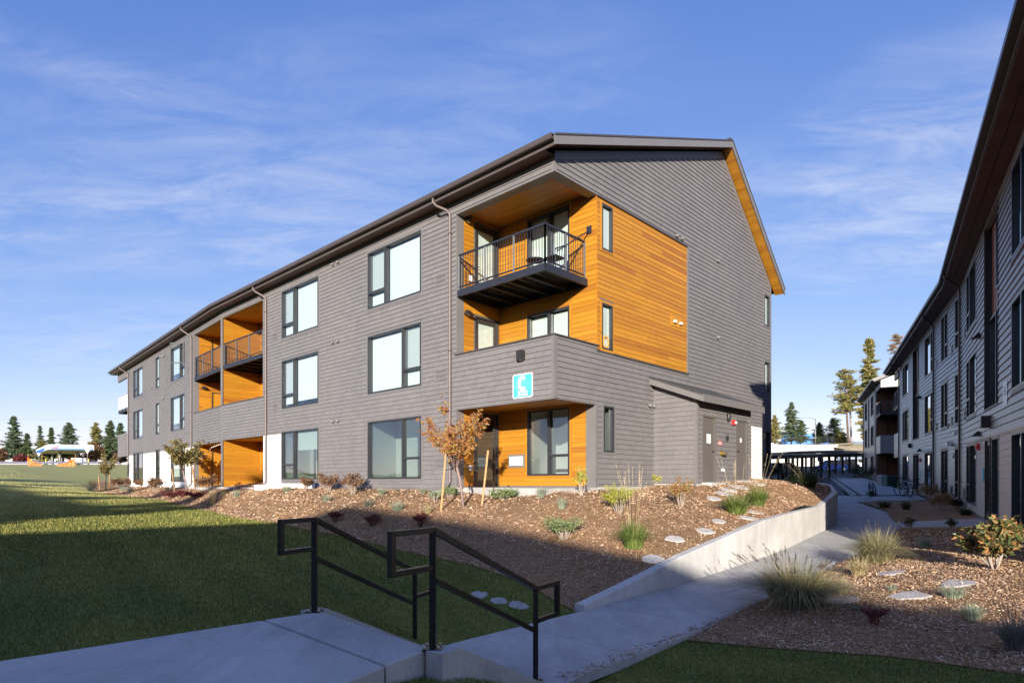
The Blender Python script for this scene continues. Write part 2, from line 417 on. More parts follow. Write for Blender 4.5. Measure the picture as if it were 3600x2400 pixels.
class MB:
    def __init__(s): s.v = []; s.f = []
    def add(s, vs, fs):
        k = len(s.v); s.v += [tuple(v) for v in vs]; s.f += [tuple(i + k for i in f) for f in fs]
        return s
    def hexa(s, p):       # 8 points: bottom loop 0-3, top loop 4-7
        return s.add(p, [(3, 2, 1, 0), (4, 5, 6, 7), (0, 1, 5, 4), (1, 2, 6, 5), (2, 3, 7, 6), (3, 0, 4, 7)])
    def box(s, a, b):
        (x0, y0, z0), (x1, y1, z1) = a, b
        return s.hexa([(x0, y0, z0), (x1, y0, z0), (x1, y1, z0), (x0, y1, z0), (x0, y0, z1), (x1, y0, z1), (x1, y1, z1), (x0, y1, z1)])
    def fbox(s, F, u0, u1, n0, n1, z0, z1):
        P = F.p
        return s.hexa([P(u0, n0, z0), P(u1, n0, z0), P(u1, n1, z0), P(u0, n1, z0), P(u0, n0, z1), P(u1, n0, z1), P(u1, n1, z1), P(u0, n1, z1)])
    def beam(s, a, b, w, h=None, up=(0, 0, 1)):
        a, b = Vector(a), Vector(b); h = h or w
        d = (b - a).normalized(); up = Vector(up)
        if abs(d.dot(up)) > .98: up = Vector((1, 0, 0))
        x = d.cross(up).normalized() * (w / 2); y = x.cross(d).normalized() * (h / 2)
        return s.hexa([a - x - y, a + x - y, b + x - y, b - x - y, a - x + y, a + x + y, b + x + y, b - x + y])
    def tube(s, pts, r, n=8, r1=None, cap=True):
        pts = [Vector(p) for p in pts]; m = len(pts)
        k = len(s.v); prev = None
        for i, p in enumerate(pts):
            d = (pts[min(i + 1, m - 1)] - pts[max(i - 1, 0)]).normalized()
            if prev is None:
                a = d.orthogonal().normalized()
            else:
                a = (prev - d * prev.dot(d)).normalized()
            prev = a; c = d.cross(a)
            rr = r if r1 is None else r + (r1 - r) * i / (m - 1)
            if isinstance(r, (list, tuple)): rr = r[i]
            for j in range(n):
                t = 2 * math.pi * j / n
                s.v.append(tuple(p + a * (rr * math.cos(t)) + c * (rr * math.sin(t))))
        for i in range(m - 1):
            for j in range(n):
                j2 = (j + 1) % n
                s.f.append((k + i * n + j, k + i * n + j2, k + (i + 1) * n + j2, k + (i + 1) * n + j))
        if cap:
            s.f.append(tuple(k + j for j in reversed(range(n))))
            s.f.append(tuple(k + (m - 1) * n + j for j in range(n)))
        return s
    def prism(s, poly, vec):
        n = len(poly); vec = Vector(vec)
        a = [Vector(p) for p in poly]; b = [p + vec for p in a]
        return s.add(a + b, [tuple(reversed(range(n))), tuple(range(n, 2 * n))] + [(i, (i + 1) % n, n + (i + 1) % n, n + i) for i in range(n)])
    def ball(s, c, r, sc=(1, 1, 1), nu=10, nv=6):
        vs = []; fs = []
        for i in range(nv + 1):
            th = math.pi * i / nv
            for j in range(nu):
                ph = 2 * math.pi * j / nu
                vs.append((c[0] + r * sc[0] * math.sin(th) * math.cos(ph), c[1] + r * sc[1] * math.sin(th) * math.sin(ph), c[2] + r * sc[2] * math.cos(th)))
        for i in range(nv):
            for j in range(nu):
                j2 = (j + 1) % nu
                fs.append((i * nu + j, (i + 1) * nu + j, (i + 1) * nu + j2, i * nu + j2))
        return s.add(vs, fs)
    def build(s, name, mat, parent=None, smooth=False):
        off = wloc(parent)
        me = bpy.data.meshes.new(name)
        me.from_pydata([(v[0] - off.x, v[1] - off.y, v[2] - off.z) for v in s.v], [], s.f)
        me.update()
        return link_mesh(name, me, mat, parent, smooth)
def mesh_np(name, V, Fc, mat, parent=None, smooth=False):
    """V (n,3) array, Fc (m,k) array of equal-sized polygons"""
    off = np.array(wloc(parent)); V = np.asarray(V, dtype=np.float32) - off.astype(np.float32)
    Fc = np.asarray(Fc, dtype=np.int32); m, k = Fc.shape
    me = bpy.data.meshes.new(name)
    me.vertices.add(len(V)); me.vertices.foreach_set("co", V.ravel())
    me.loops.add(m * k); me.loops.foreach_set("vertex_index", Fc.ravel())
    me.polygons.add(m)
    me.polygons.foreach_set("loop_start", np.arange(0, m * k, k, dtype=np.int32))
    me.polygons.foreach_set("loop_total", np.full(m, k, dtype=np.int32))
    me.polygons.foreach_set("use_smooth", np.full(m, bool(smooth)))
    me.update(calc_edges=True); me.validate()
    return link_mesh(name, me, mat, parent, smooth)

class FR:
    """wall frame: u along the wall, n out of it, z up (sl: rise of the storeys along u)"""
    def __init__(s, o, d, n, sl=0.0):
        s.o = Vector((o[0], o[1])); s.d = Vector((d[0], d[1])).normalized(); s.n = Vector((n[0], n[1])).normalized(); s.sl = sl
        s.right = s.d.x * s.n.y - s.d.y * s.n.x > 0
    def p(s, u, n, z):
        q = s.o + s.d * u + s.n * n
        return (q.x, q.y, z + s.sl * u)
    def rotz(s):
        d = s.d if s.right else -s.d
        return math.atan2(d.y, d.x)
def place_text(txt, size, F, u, z, n, mat, parent, name, extrude=.004, flip=False, align='CENTER', bold=0.0):
    cu = bpy.data.curves.new(name, 'FONT'); cu.body = txt; cu.size = size; cu.extrude = extrude
    cu.align_x = align; cu.align_y = 'CENTER'; cu.offset = bold; cu.resolution_u = 4
    to = bpy.data.objects.new("tmp_text", cu); COL.objects.link(to)
    dg = bpy.context.evaluated_depsgraph_get()
    me = bpy.data.meshes.new_from_object(to.evaluated_get(dg))
    bpy.data.objects.remove(to)
    # viewer in front of the wall sees +x to the right: n x up
    xr = Vector((-F.n.y, F.n.x, 0))
    P = Vector(F.p(u, n, z)); off = wloc(parent)
    me.transform(Matrix(((xr.x, 0, F.n.x, P.x - off.x), (xr.y, 0, F.n.y, P.y - off.y), (0, 1, 0, P.z - off.z), (0, 0, 0, 1))))
    me.materials.clear(); me.materials.append(M(mat)); me.name = name
    return link_mesh(name, me, None, parent)

# ------------------------------------------------------------------ wall cladding generators
def cut_courses(u0, u1, z0, z1, exp, holes, lim=None):
    out = []; z = z0
    while z < z1 - .02:
        a, b = z, min(z + exp, z1)
        iv = [(u0, u1)] if lim is None else lim((a + b) / 2, u0, u1)
        for (h0, h1, g0, g1) in holes:
            if g1 <= a + .005 or g0 >= b - .005: continue
            if g0 > a + .03: out.append((max(h0, u0), min(h1, u1), a, g0, 0))
            if g1 < b - .03: out.append((max(h0, u0), min(h1, u1), g1, b, 0))
            nv = []
            for (p, q) in iv:
                if h1 <= p or h0 >= q: nv.append((p, q)); continue
                if h0 > p + .01: nv.append((p, h0))
                if h1 < q - .01: nv.append((h1, q))
            iv = nv
        out += [(p, q, a, b, 1) for p, q in iv]
        z += exp
    return [o for o in out if o[1] - o[0] > .015]
def split_widths(rows, wmin, wmax, gap):
    out = []
    for (p, q, a, b, full) in rows:
        x = p
        while x < q - 1e-4:
            w = RND.uniform(wmin, wmax)
            e = x + w
            if q - e < wmin * .6: e = q
            out.append((x, min(e, q) - gap, a, b)); x = e
    return out
def unit_wedge(name, mat, nb, nt, back=-.01):
    # local x 0..1 (along wall), y out of wall, z 0..1
    v = [(0, nb, 0), (1, nb, 0), (1, nt, 1), (0, nt, 1), (0, back, 0), (1, back, 0), (1, back, 1), (0, back, 1)]
    f = [(0, 1, 2, 3), (1, 0, 4, 5), (0, 3, 7, 4), (2, 1, 5, 6), (3, 2, 6, 7)]
    f = [tuple(reversed(q)) for q in f]
    me = bpy.data.meshes.new(name); me.from_pydata(v, [], f); me.update(); me.materials.append(M(mat))
    return me
def piece_obj(name, me, F, u0, u1, z0, z1, n, parent):
    o = bpy.data.objects.new(name, me); COL.objects.link(o)
    P = Vector(F.p(u0 if F.right else u1, n, z0))
    P.z = z0 + F.sl * (u0 + u1) / 2
    o.parent = parent; o.location = P - wloc(parent); o.rotation_euler = (0, 0, F.rotz())
    o.scale = (u1 - u0, 1, z1 - z0)
    return o
def wedges_np(items, nb, nt, back=-.01):
    """items: list of (F,u0,u1,z0,z1,n). returns V,F arrays"""
    V = []; Q = []
    for (F, u0, u1, z0, z1, n) in items:
        k = len(V)
        V += [F.p(u0, n + nb, z0), F.p(u1, n + nb, z0), F.p(u1, n + nt, z1), F.p(u0, n + nt, z1),
              F.p(u0, n + back, z0), F.p(u1, n + back, z0), F.p(u1, n + back, z1), F.p(u0, n + back, z1)]
        fs = [(0, 1, 2, 3), (1, 0, 4, 5), (0, 3, 7, 4), (2, 1, 5, 6)]
        if F.right: fs = [tuple(reversed(q)) for q in fs]
        Q += [tuple(k + i for i in q) for q in fs]
    return np.array(V), np.array(Q)
def clad(items, name, plural, mat, parent, nb, nt, limit):
    """the pieces that show largest become objects, the rest one joined 'stuff' part"""
    def app(it):
        F, u0, u1, z0, z1, n = it
        p = Vector(F.p((u0 + u1) / 2, n, (z0 + z1) / 2)) - Vector((0, 0, EYE))
        if p.y < .5 or abs(p.x / p.y) > .84: return 0
        nn = F.n; view = -Vector((p.x, p.y)).normalized()
        c = nn.dot(view)
        return (u1 - u0) * (z1 - z0) * max(c, 0) / p.length_squared
    items = sorted(items, key=app, reverse=True)
    me = unit_wedge(name, mat, nb, nt)
    for it in items[:limit]: piece_obj(name, me, it[0], it[1], it[2], it[3], it[4], it[5], parent)
    rest = items[limit:]
    if rest:
        V, Q = wedges_np(rest, nb, nt)
        o = mesh_np(plural, V, Q, mat, parent); o['kind'] = 'stuff'
def wall_panel(F, u0, u1, z0, z1, holes, n, name, mat, parent, thick=.12):
    us = sorted({u0, u1, *[min(max(x, u0), u1) for h in holes for x in h[:2]]})
    zs = sorted({z0, z1, *[min(max(x, z0), z1) for h in holes for x in h[2:]]})
    mb = MB()
    for i in range(len(us) - 1):
        run = None
        for j in range(len(zs) - 1):
            cu, cz = (us[i] + us[i + 1]) / 2, (zs[j] + zs[j + 1]) / 2
            if any(h[0] < cu < h[1] and h[2] < cz < h[3] for h in holes): continue
            mb.fbox(F, us[i], us[i + 1], n - thick, n, zs[j], zs[j + 1])
    return mb.build(name, mat, parent)

def window(F, u0, u1, z0, z1, parent, mull=None, trans=None, narrow=None, blind=1.0, n=0.0, casing=True, cmat="trim",
           glass="glass", room=False, blinds=None, fw=.06, bl="blind", open_sash=False):
    """frame mesh with panes and blinds as sub-parts"""
    fd0, fd1 = n - .11, n + .032
    mb = MB()
    mb.fbox(F, u0, u0 + fw, fd0, fd1, z0, z1).fbox(F, u1 - fw, u1, fd0, fd1, z0, z1)
    mb.fbox(F, u0 + fw, u1 - fw, fd0, fd1, z0, z0 + fw).fbox(F, u0 + fw, u1 - fw, fd0, fd1, z1 - fw, z1)
    cells = []
    if mull is None: cols = [(u0 + fw, u1 - fw)]
    else:
        mb.fbox(F, mull - .05, mull + .05, fd0, fd1 + .004, z0 + fw, z1 - fw)
        cols = [(u0 + fw, mull - .05), (mull + .05, u1 - fw)]
    ni = None
    if trans is not None and mull is not None:
        ni = 0 if (cols[0][1] - cols[0][0] < cols[1][1] - cols[1][0]) else 1
    if trans is not None and mull is None: ni = 0
    for i, (a, b) in enumerate(cols):
        if i == ni:
            mb.fbox(F, a, b, fd0, fd1 - .004, trans - .04, trans + .04)
            cells += [(a, b, z0 + fw, trans - .04), (a, b, trans + .04, z1 - fw)]
        else: cells.append((a, b, z0 + fw, z1 - fw))
    w = mb.build('window', 'frame_dark', parent)
    if casing:
        c = MB(); t = .075
        c.fbox(F, u0 - t, u0, n - .02, n + .022, z0 - t, z1 + t).fbox(F, u1, u1 + t, n - .02, n + .022, z0 - t, z1 + t)
        c.fbox(F, u0, u1, n - .02, n + .022, z1, z1 + t).fbox(F, u0, u1, n - .02, n + .026, z0 - t, z0)
        c.build('casing', cmat, w)
    for i, (a, b, c, d) in enumerate(cells):
        MB().fbox(F, a, b, n - .052, n - .045, c, d).build('pane', glass, w)
    if ni is not None and mull is not None:
        a, b, c, d = cells[ni + 1] if ni == 0 else cells[-1]
        MB().fbox(F, a, b, n - .085, n - .080, c, d).build('insect_screen', 'screen_mesh', w)
    bb = blinds if blinds is not None else [blind] * len(cols)
    for (a, b), fr in zip(cols, bb):
        if fr > 0:
            top_ = z1 - fw - (.045 if casing else .02); bn = n - (.143 if mull is not None else .068); MB().fbox(F, a + .02, b - .02, bn - .007, bn, max(z0 + fw + .012, z1 - fw - (z1 - z0 - 2 * fw) * fr), top_).build('blind', bl, w)
    # room behind the glass
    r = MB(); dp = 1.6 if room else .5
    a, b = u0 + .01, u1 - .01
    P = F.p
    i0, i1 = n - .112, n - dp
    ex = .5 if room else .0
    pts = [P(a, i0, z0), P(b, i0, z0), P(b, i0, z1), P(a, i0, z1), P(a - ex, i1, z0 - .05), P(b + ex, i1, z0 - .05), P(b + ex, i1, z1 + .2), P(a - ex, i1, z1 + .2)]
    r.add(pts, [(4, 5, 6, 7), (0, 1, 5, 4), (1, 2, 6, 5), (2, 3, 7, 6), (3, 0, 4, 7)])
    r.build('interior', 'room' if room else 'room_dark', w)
    return w
def glass_door(F, u0, u1, z0, z1, parent, n=0.0, hinge_right=True, blind=.0, bl='curtain'):
    fw = .10; mb = MB()
    mb.fbox(F, u0, u0 + .05, n - .1, n + .03, z0, z1).fbox(F, u1 - .05, u1, n - .1, n + .03, z0, z1).fbox(F, u0, u1, n - .1, n + .03, z1 - .05, z1)
    d = mb.build('door', 'door_dark', parent)
    a, b = u0 + .055, u1 - .055
    lf = MB(); lf.fbox(F, a, a + fw, n - .07, n - .02, z0 + .01, z1 - .055).fbox(F, b - fw, b, n - .07, n - .02, z0 + .01, z1 - .055)
    lf.fbox(F, a + fw, b - fw, n - .07, n - .02, z0 + .01, z0 + .26).fbox(F, a + fw, b - fw, n - .07, n - .02, z1 - .18, z1 - .055)
    lf.build('leaf', 'door_dark', d)
    MB().fbox(F, a + fw, b - fw, n - .052, n - .045, z0 + .26, z1 - .18).build('pane', 'glass', d)
    if blind: MB().fbox(F, a + fw, b - fw, n - .085, n - .08, z1 - .18 - (z1 - z0 - .44) * blind, z1 - .18).build('blind', bl, d)
    hu = (a + .05) if hinge_right else (b - .05)
    h = MB(); h.fbox(F, hu - .02, hu + .02, n - .02, n - .008, z0 + .92, z0 + 1.12)
    h.beam(F.p(hu, n + .02, z0 + 1.0), F.p(hu + (.11 if hinge_right else -.11), n + .02, z0 + 1.0), .018)
    h.build('handle', 'bronze', d)
    MB().fbox(F, a + fw - .02, b - fw + .02, n - .9, n - .89, z0, z1).build('interior', 'room_dark', d)
    return d
def louver(F, u0, u1, z0, z1, parent, mat="trim", n=.012, ns=6):
    mb = MB(); t = .03
    mb.fbox(F, u0, u0 + t, n, n + .022, z0, z1).fbox(F, u1 - t, u1, n, n + .022, z0, z1).fbox(F, u0 + t, u1 - t, n, n + .022, z0, z0 + t).fbox(F, u0 + t, u1 - t, n, n + .022, z1 - t, z1)
    v = mb.build('vent', mat, parent)
    MB().fbox(F, u0 + t, u1 - t, n - .02, n - .008, z0 + t, z1 - t).build('backing', 'room_dark', v)
    h = (z1 - z0 - 2 * t) / ns
    for i in range(ns):
        zz = z0 + t + h * (i + .15)
        P = F.p
        MB().hexa([P(u0 + t, n + .014, zz), P(u1 - t, n + .014, zz), P(u1 - t, n + .018, zz), P(u0 + t, n + .018, zz),
                   P(u0 + t, n - .004, zz + h * .75), P(u1 - t, n - .004, zz + h * .75), P(u1 - t, n, zz + h * .75), P(u0 + t, n, zz + h * .75)]).build('slat', mat, v)
    MB().fbox(F, u0 - .07, u1 + .07, -.01, n - .001, z0 - .07, z1 + .07).build('mounting_board', 'trim', v)
def dryer_vent(F, u, z, parent, mat="steel_painted", n=.014):
    mb = MB()
    P = Vector(F.p(u, n, z)); out = Vector((F.n.x, F.n.y, 0))
    mb.tube([P, P + out * .05, P + out * .085 + Vector((0, 0, -.01)), P + out * .10 + Vector((0, 0, -.045))], .048, 10)
    mb.build('dryer_vent', mat, parent, True)
def wall_light(F, u, z, parent, n=.014, s=1.0, shape='box'):
    mb = MB()
    if shape == 'box':
        mb.fbox(F, u - .10 * s, u + .10 * s, n, n + .17 * s, z - .13 * s, z + .13 * s)
    else:
        P = F.p
        mb.hexa([P(u - .14, n, z - .07), P(u + .14, n, z - .07), P(u + .14, n + .22, z - .07), P(u - .14, n + .22, z - .07),
                 P(u - .09, n, z + .09), P(u + .09, n, z + .09), P(u + .09, n + .06, z + .09), P(u - .09, n + .06, z + .09)])
    w = mb.build('wall_light', 'bronze', parent)
    MB().fbox(F, u - .07 * s, u + .07 * s, n + .03, n + .13 * s, z - .137 * s if shape == 'box' else z - .076, z - .131 * s if shape == 'box' else z - .071).build('lens', 'plastic_white', w)
def downspout(F, u, ztop, zbot, n_eave, zeave, parent, mat='downspout_metal', foot=True, shift=.0, r=.042):
    pts = [F.p(u + shift, n_eave, zeave), F.p(u + shift, n_eave, zeave - .14), F.p(u + shift * .85, n_eave * .82, zeave - .24), F.p(u + shift * .2, n_eave * .28 + .03, ztop + .12), F.p(u, .085, ztop), F.p(u, .075, ztop - .2), F.p(u, .075, zbot + .18)]
    if foot: pts += [F.p(u + .02, .13, zbot + .09), F.p(u + .04, .2, zbot + .02)]
    d = MB().tube(pts, r, 10).build('downspout', mat, parent, True)
    for z in (ztop - .6, (ztop + zbot) / 2, zbot + .8):
        MB().fbox(F, u - .06, u + .06, .0, .125, z - .015, z + .015).build('bracket', mat, d)
def railing_run(mbs, a, b, z0, z1, posts, sp=.105):
    """a,b: 2D ends. returns nothing, fills the given list with (kind, MB)"""
    a = Vector(a); b = Vector(b); L = (b - a).length; d = (b - a) / L
    t = MB(); t.beam((a.x, a.y, z1), (b.x, b.y, z1), .05, .055); mbs.append(('top_rail', t))
    t = MB(); t.beam((a.x, a.y, z0 + .09), (b.x, b.y, z0 + .09), .04, .035); mbs.append(('bottom_rail', t))
    for i in range(posts + 1):
        q = a + d * (L * i / posts)
        t = MB(); t.box((q.x - .028, q.y - .028, z0 - .16), (q.x + .028, q.y + .028, z1 - .02)); mbs.append(('post', t))
    n = int(L / sp)
    for i in range(1, n):
        q = a + d * (L * i / n)
        t = MB(); t.tube([(q.x, q.y, z0 + .1), (q.x, q.y, z1 - .02)], .009, 5); mbs.append(('baluster', t))
def balcony(name, corners, rails, zdeck, parent, joist_dir, nj=5):
    """corners: 4 plan points of the deck; rails: list of (a,b,posts)"""
    c = [Vector(p) for p in corners]
    fr = MB()
    for i in range(4):
        a, b = c[i], c[(i + 1) % 4]
        fr.beam((a.x, a.y, zdeck - .11), (b.x, b.y, zdeck - .11), .07, .2)
    o = fr.build(name, 'rail_metal', parent)
    dk = MB(); dk.prism([(p.x, p.y, zdeck - .012) for p in c], (0, 0, .03)); dk.build('deck', 'rail_metal', o)
    for i in range(1, nj + 1):
        t = i / (nj + 1)
        a = c[0].lerp(c[1], t); b = c[3].lerp(c[2], t)
        MB().beam((a.x, a.y, zdeck - .13), (b.x, b.y, zdeck - .13), .05, .15).build('joist', 'rail_metal', o)
    mbs = []
    for (a, b, p) in rails: railing_run(mbs, a, b, zdeck, zdeck + 1.08, p)
    for k, m in mbs: m.build(k, 'rail_metal', o)
    return o

# ------------------------------------------------------------------ terrain functions
class TPS:
    def __init__(s, pts):
        P = np.array(pts, float); s.c = P[:, :2]; n = len(P)
        d = np.linalg.norm(s.c[:, None] - s.c[None], axis=2); K = s.k(d)
        A = np.zeros((n + 3, n + 3)); A[:n, :n] = K + np.eye(n) * 1e-3; A[:n, n] = 1; A[:n, n + 1:] = s.c
        A[n, :n] = 1; A[n + 1:, :n] = s.c.T
        s.w = np.linalg.solve(A, np.r_[P[:, 2], 0, 0, 0])
    @staticmethod
    def k(d): return d          # biharmonic-like, no overshoot to speak of
    def __call__(s, x, y):
        q = np.stack([np.atleast_1d(x), np.atleast_1d(y)], 1).astype(float); out = np.empty(len(q))
        for i in range(0, len(q), 20000):
            d = np.linalg.norm(q[i:i + 20000, None] - s.c[None], axis=2); n = len(s.c)
            out[i:i + 20000] = s.k(d) @ s.w[:n] + s.w[n] + q[i:i + 20000] @ s.w[n + 1:]
        return out
def zpath(x, y):
    y = np.asarray(y, float)
    return np.where(y < 34, -.48 + .054 * (y - 10), .816 + .043 * (y - 34))
C0 = Vector((1.1463, 16.7062)); AS = 2.3843
dS = Vector((math.cos(AS), math.sin(AS))); dG = Vector((dS.y, -dS.x))
K0 = C0 + dS * 22.18
A2 = rad(132.5)
d2 = Vector((math.cos(A2), math.sin(A2))); g2 = Vector((d2.y, -d2.x))
S2END = 21.75
NA_O = Vector((11.65, 14.4)); dN = Vector((.518, .855)).normalized(); nN = Vector((-dN.y, dN.x))
KN = NA_O + dN * 12.3
dM = (Vector((28.1, 44.9)) - KN).normalized(); nM = Vector((-dM.y, dM.x))
MLEN = (Vector((28.1, 44.9)) - KN).length
SLA = .02
lawn_pts = [(-3.84, 4.65, .22), (-2.36, 6.06, .21), (-2.1, 6.6, .17), (-8, 3, .24), (-1.5, 7.75, -.28), (-1.0, 8.35, -.63), (.1, 9.2, -.57), (1.06, 10.0, -.52),
            (-.78, 12, -.03), (.27, 11, -.21), (-4.4, 16, .19), (-7.2, 19, .32), (-12.1, 25, .386), (-18, 32, .63), (-30.6, 45, .83), (-42.4, 60, 1.43),
            (-3, 9, .02), (-3, 12, .05), (-8.4, 14, .26), (-7.85, 9.5, .26), (-18.2, 22, .62), (-24, 30, 1.0), (-33, 40, 1.5), (-49.6, 60, 3.0), (-44, 66, 1.75), (-78.5, 95, 4.1), (-65, 95, 4.0), (-52, 88, 3.5),
            (-160, 215, 7.5), (-110, 215, 7.5), (-90, 140, 5.0), (-120, 140, 5.4), (-300, 300, 9), (0, 320, 9), (-300, -100, 2), (-60, 0, .8), (-30, 10, .5), (-20, -30, .3), (20, -60, 0), (300, -100, 0), (300, 320, 12),
            (-.9, 4.3, .12), (-.3, 4.9, .02), (.3, 5.9, -.42), (.5, 6.75, -.84), (1.2, 7.45, -.74), (.0, 7.3, -.86), (.6, 8.2, -.78), (2.0, 9.3, -.68), (1.3, 6.2, -.58), (2.4, 8.45, -.60), (4.3, 7.0, -.40), (4.93, 5.9, -.26), (2.5, 5, -.38), (.5, 3.6, -.1), (0, 0, .1), (5, 2, -.15), (9, 4, 0), (12, 0, .1),
            (1.5, 10.5, -.62), (6, 14, -.45), (9, 17.5, -.35), (11, 21, -.15), (14, 27, .2), (18, 34, .55), (8, 12, -.35), (11, 15, -.15), (16, 24, .1), (20, 30, .4), (26, 42, .8), (34, 62, 1.6), (45, 95, 2.9), (60, 128, 4.3), (75, 128, 4.6), (20, 60, 1.6), (20, 100, 3.0), (40, 140, 5),
            (0, 20, -.3), (-8, 28, -.1), (-20, 45, .2), (5, 30, 0), (0, 50, .8), (10, 45, .8), (-20, 70, 1.2), (-10, 120, 4), (30, 15, 0), (40, 40, .8), (60, 60, 1.8), (120, 120, 5), (100, 40, 2)]
zlawn = TPS(lawn_pts)
RW = [  # retaining wall: plan point of front face, top height
    ((1.16, 9.98), -.385), ((1.9, 10.7), -.22), ((3.3, 11.98), .165), ((6.1, 14.97), .67), ((7.19, 16.2), .755), ((9.76, 19.5), .85), ((11.14, 21.2), 1.24), ((12.9, 25.0), 1.47), ((14.1, 28.2), 1.55)]
bedc_pts = [(-42.4, 60, 1.43), (-30.6, 45, .83), (-18, 32, .63), (-12.1, 25, .386), (-7.2, 19, .32), (-4.4, 16, .19), (-.78, 12, -.03), (.27, 11, -.21), (1.0, 10.1, -.45), (-24, 38, .72), (-36, 52, 1.1)]
for u in (0, 3, 6, 9, 12, 15, 18, 22): q = C0 + dS * u; bedc_pts.append((q.x, q.y, 1.33 if u < 16 else 1.28))
for u in (5, 10, 15, 20, 25): q = K0 + d2 * u; bedc_pts.append((q.x, q.y, 1.24))
for v, z in ((2, 1.36), (5, 1.44), (15, 1.58)): q = C0 + dG * v; bedc_pts.append((q.x, q.y, z))
for v, n, z in ((5.1, 1.6, 1.47), (9.2, 1.6, 1.6), (7, 2.3, 1.50), (9.0, 2.8, 1.50), (12, 2.0, 1.58), (3, 2.2, 1.02), (5, 3.4, 1.08)):
    q = C0 + dG * v - dS * n; bedc_pts.append((q.x, q.y, z))
for v, u in ((1.0, 1.0), (1.0, 2.5), (1.9, 3.5), (2.5, 1.0)): q = C0 + dG * v + dS * u; bedc_pts.append((q.x, q.y, 1.08))
for (p, z) in RW: bedc_pts.append((p[0] - .25, p[1] + .2, z - .05))
zbedc = TPS(bedc_pts)
bedr_pts = [(2.4, 8.6, -.55), (3.96, 10.2, -.45), (6.8, 13.2, -.28), (9.98, 16.6, -.10), (11.6, 18.75, .0), (12.6, 20.1, .07), (4.3, 7.15, -.42), (4.93, 5.97, -.28), (13.2, 16.8, .36), (11.6, 14.4, .33), (8.8, 9.7, .22), (10, 5, .1),
            (6.3, 9.0, -.22), (8.3, 12.5, .02), (13.4, 21.6, .17), (15.5, 25.6, .38), (16.8, 30.1, .62), (20.9, 31, .70), (18, 24.9, .56), (14.7, 19.3, .42)]
zbedr = TPS(bedr_pts)
def edge_blend(zb, line, width, dz=.012):
    L_ = np.array(line, float)
    def f(x, y):
        x = np.atleast_1d(np.asarray(x, float)); y = np.atleast_1d(np.asarray(y, float)); z = zb(x, y); P = np.stack([x, y], 1); d = np.full(len(x), 1e9)
        for i in range(len(L_) - 1):
            a, b = L_[i], L_[i + 1]; v = b - a; t = np.clip(((P - a) @ v) / (v @ v), 0, 1); d = np.minimum(d, np.linalg.norm(P - (a + t[:, None] * v), axis=1))
        w = np.clip(d / width, 0, 1); w = w * w * (3 - 2 * w)
        near = w < 1
        if near.any(): z[near] = z[near] * w[near] + (zlawn(x[near], y[near]) + dz) * (1 - w[near])
        return z
    return f
LAWN_EDGE = [(-42.4, 60), (-36, 52), (-30.6, 45), (-24, 37.6), (-18, 32), (-12.1, 25), (-9.5, 21.6), (-7.2, 19), (-4.4, 16), (-2.5, 13.9), (-.78, 12.05), (.27, 11.0), (1.0, 10.12)]
zbedc = edge_blend(zbedc, LAWN_EDGE, 1.6, .0)
EAST_EDGE = [(2.42, 8.62), (3.4, 7.85), (4.3, 7.1), (4.55, 6.7), (4.93, 5.97), (7, 4.4), (10.5, 5)]
zbedr = edge_blend(zbedr, EAST_EDGE, 1.2, .0)
def hit(px, py, zf):
    """point of the ground that is seen at a place of the photograph"""
    kx = (px - CX) / FPX; kz = (HY - py) / FPX
    ts = np.linspace(3.5, 130, 5000)
    g = zf(ts * kx, ts)
    d = (EYE + ts * kz) - g
    i = np.argmax(d < 0)
    if d[i] >= 0: i = np.argmin(np.abs(d))
    t = ts[i]
    return (float(kx * t), float(t), float(g[i]))
def inside(poly, X, Y):
    r = np.zeros(len(X), bool); n = len(poly); j = n - 1
    for i in range(n):
        xi, yi = poly[i]; xj, yj = poly[j]
        c = ((yi > Y) != (yj > Y)) & (X < (xj - xi) * (Y - yi) / (yj - yi + 1e-12) + xi)
        r ^= c; j = i
    return r
def densify(poly, step):
    out = []
    for i, a in enumerate(poly):
        b = poly[(i + 1) % len(poly)]
        n = max(1, int(math.dist(a, b) / step))
        out += [(a[0] + (b[0] - a[0]) * k / n, a[1] + (b[1] - a[1]) * k / n) for k in range(n)]
    return out
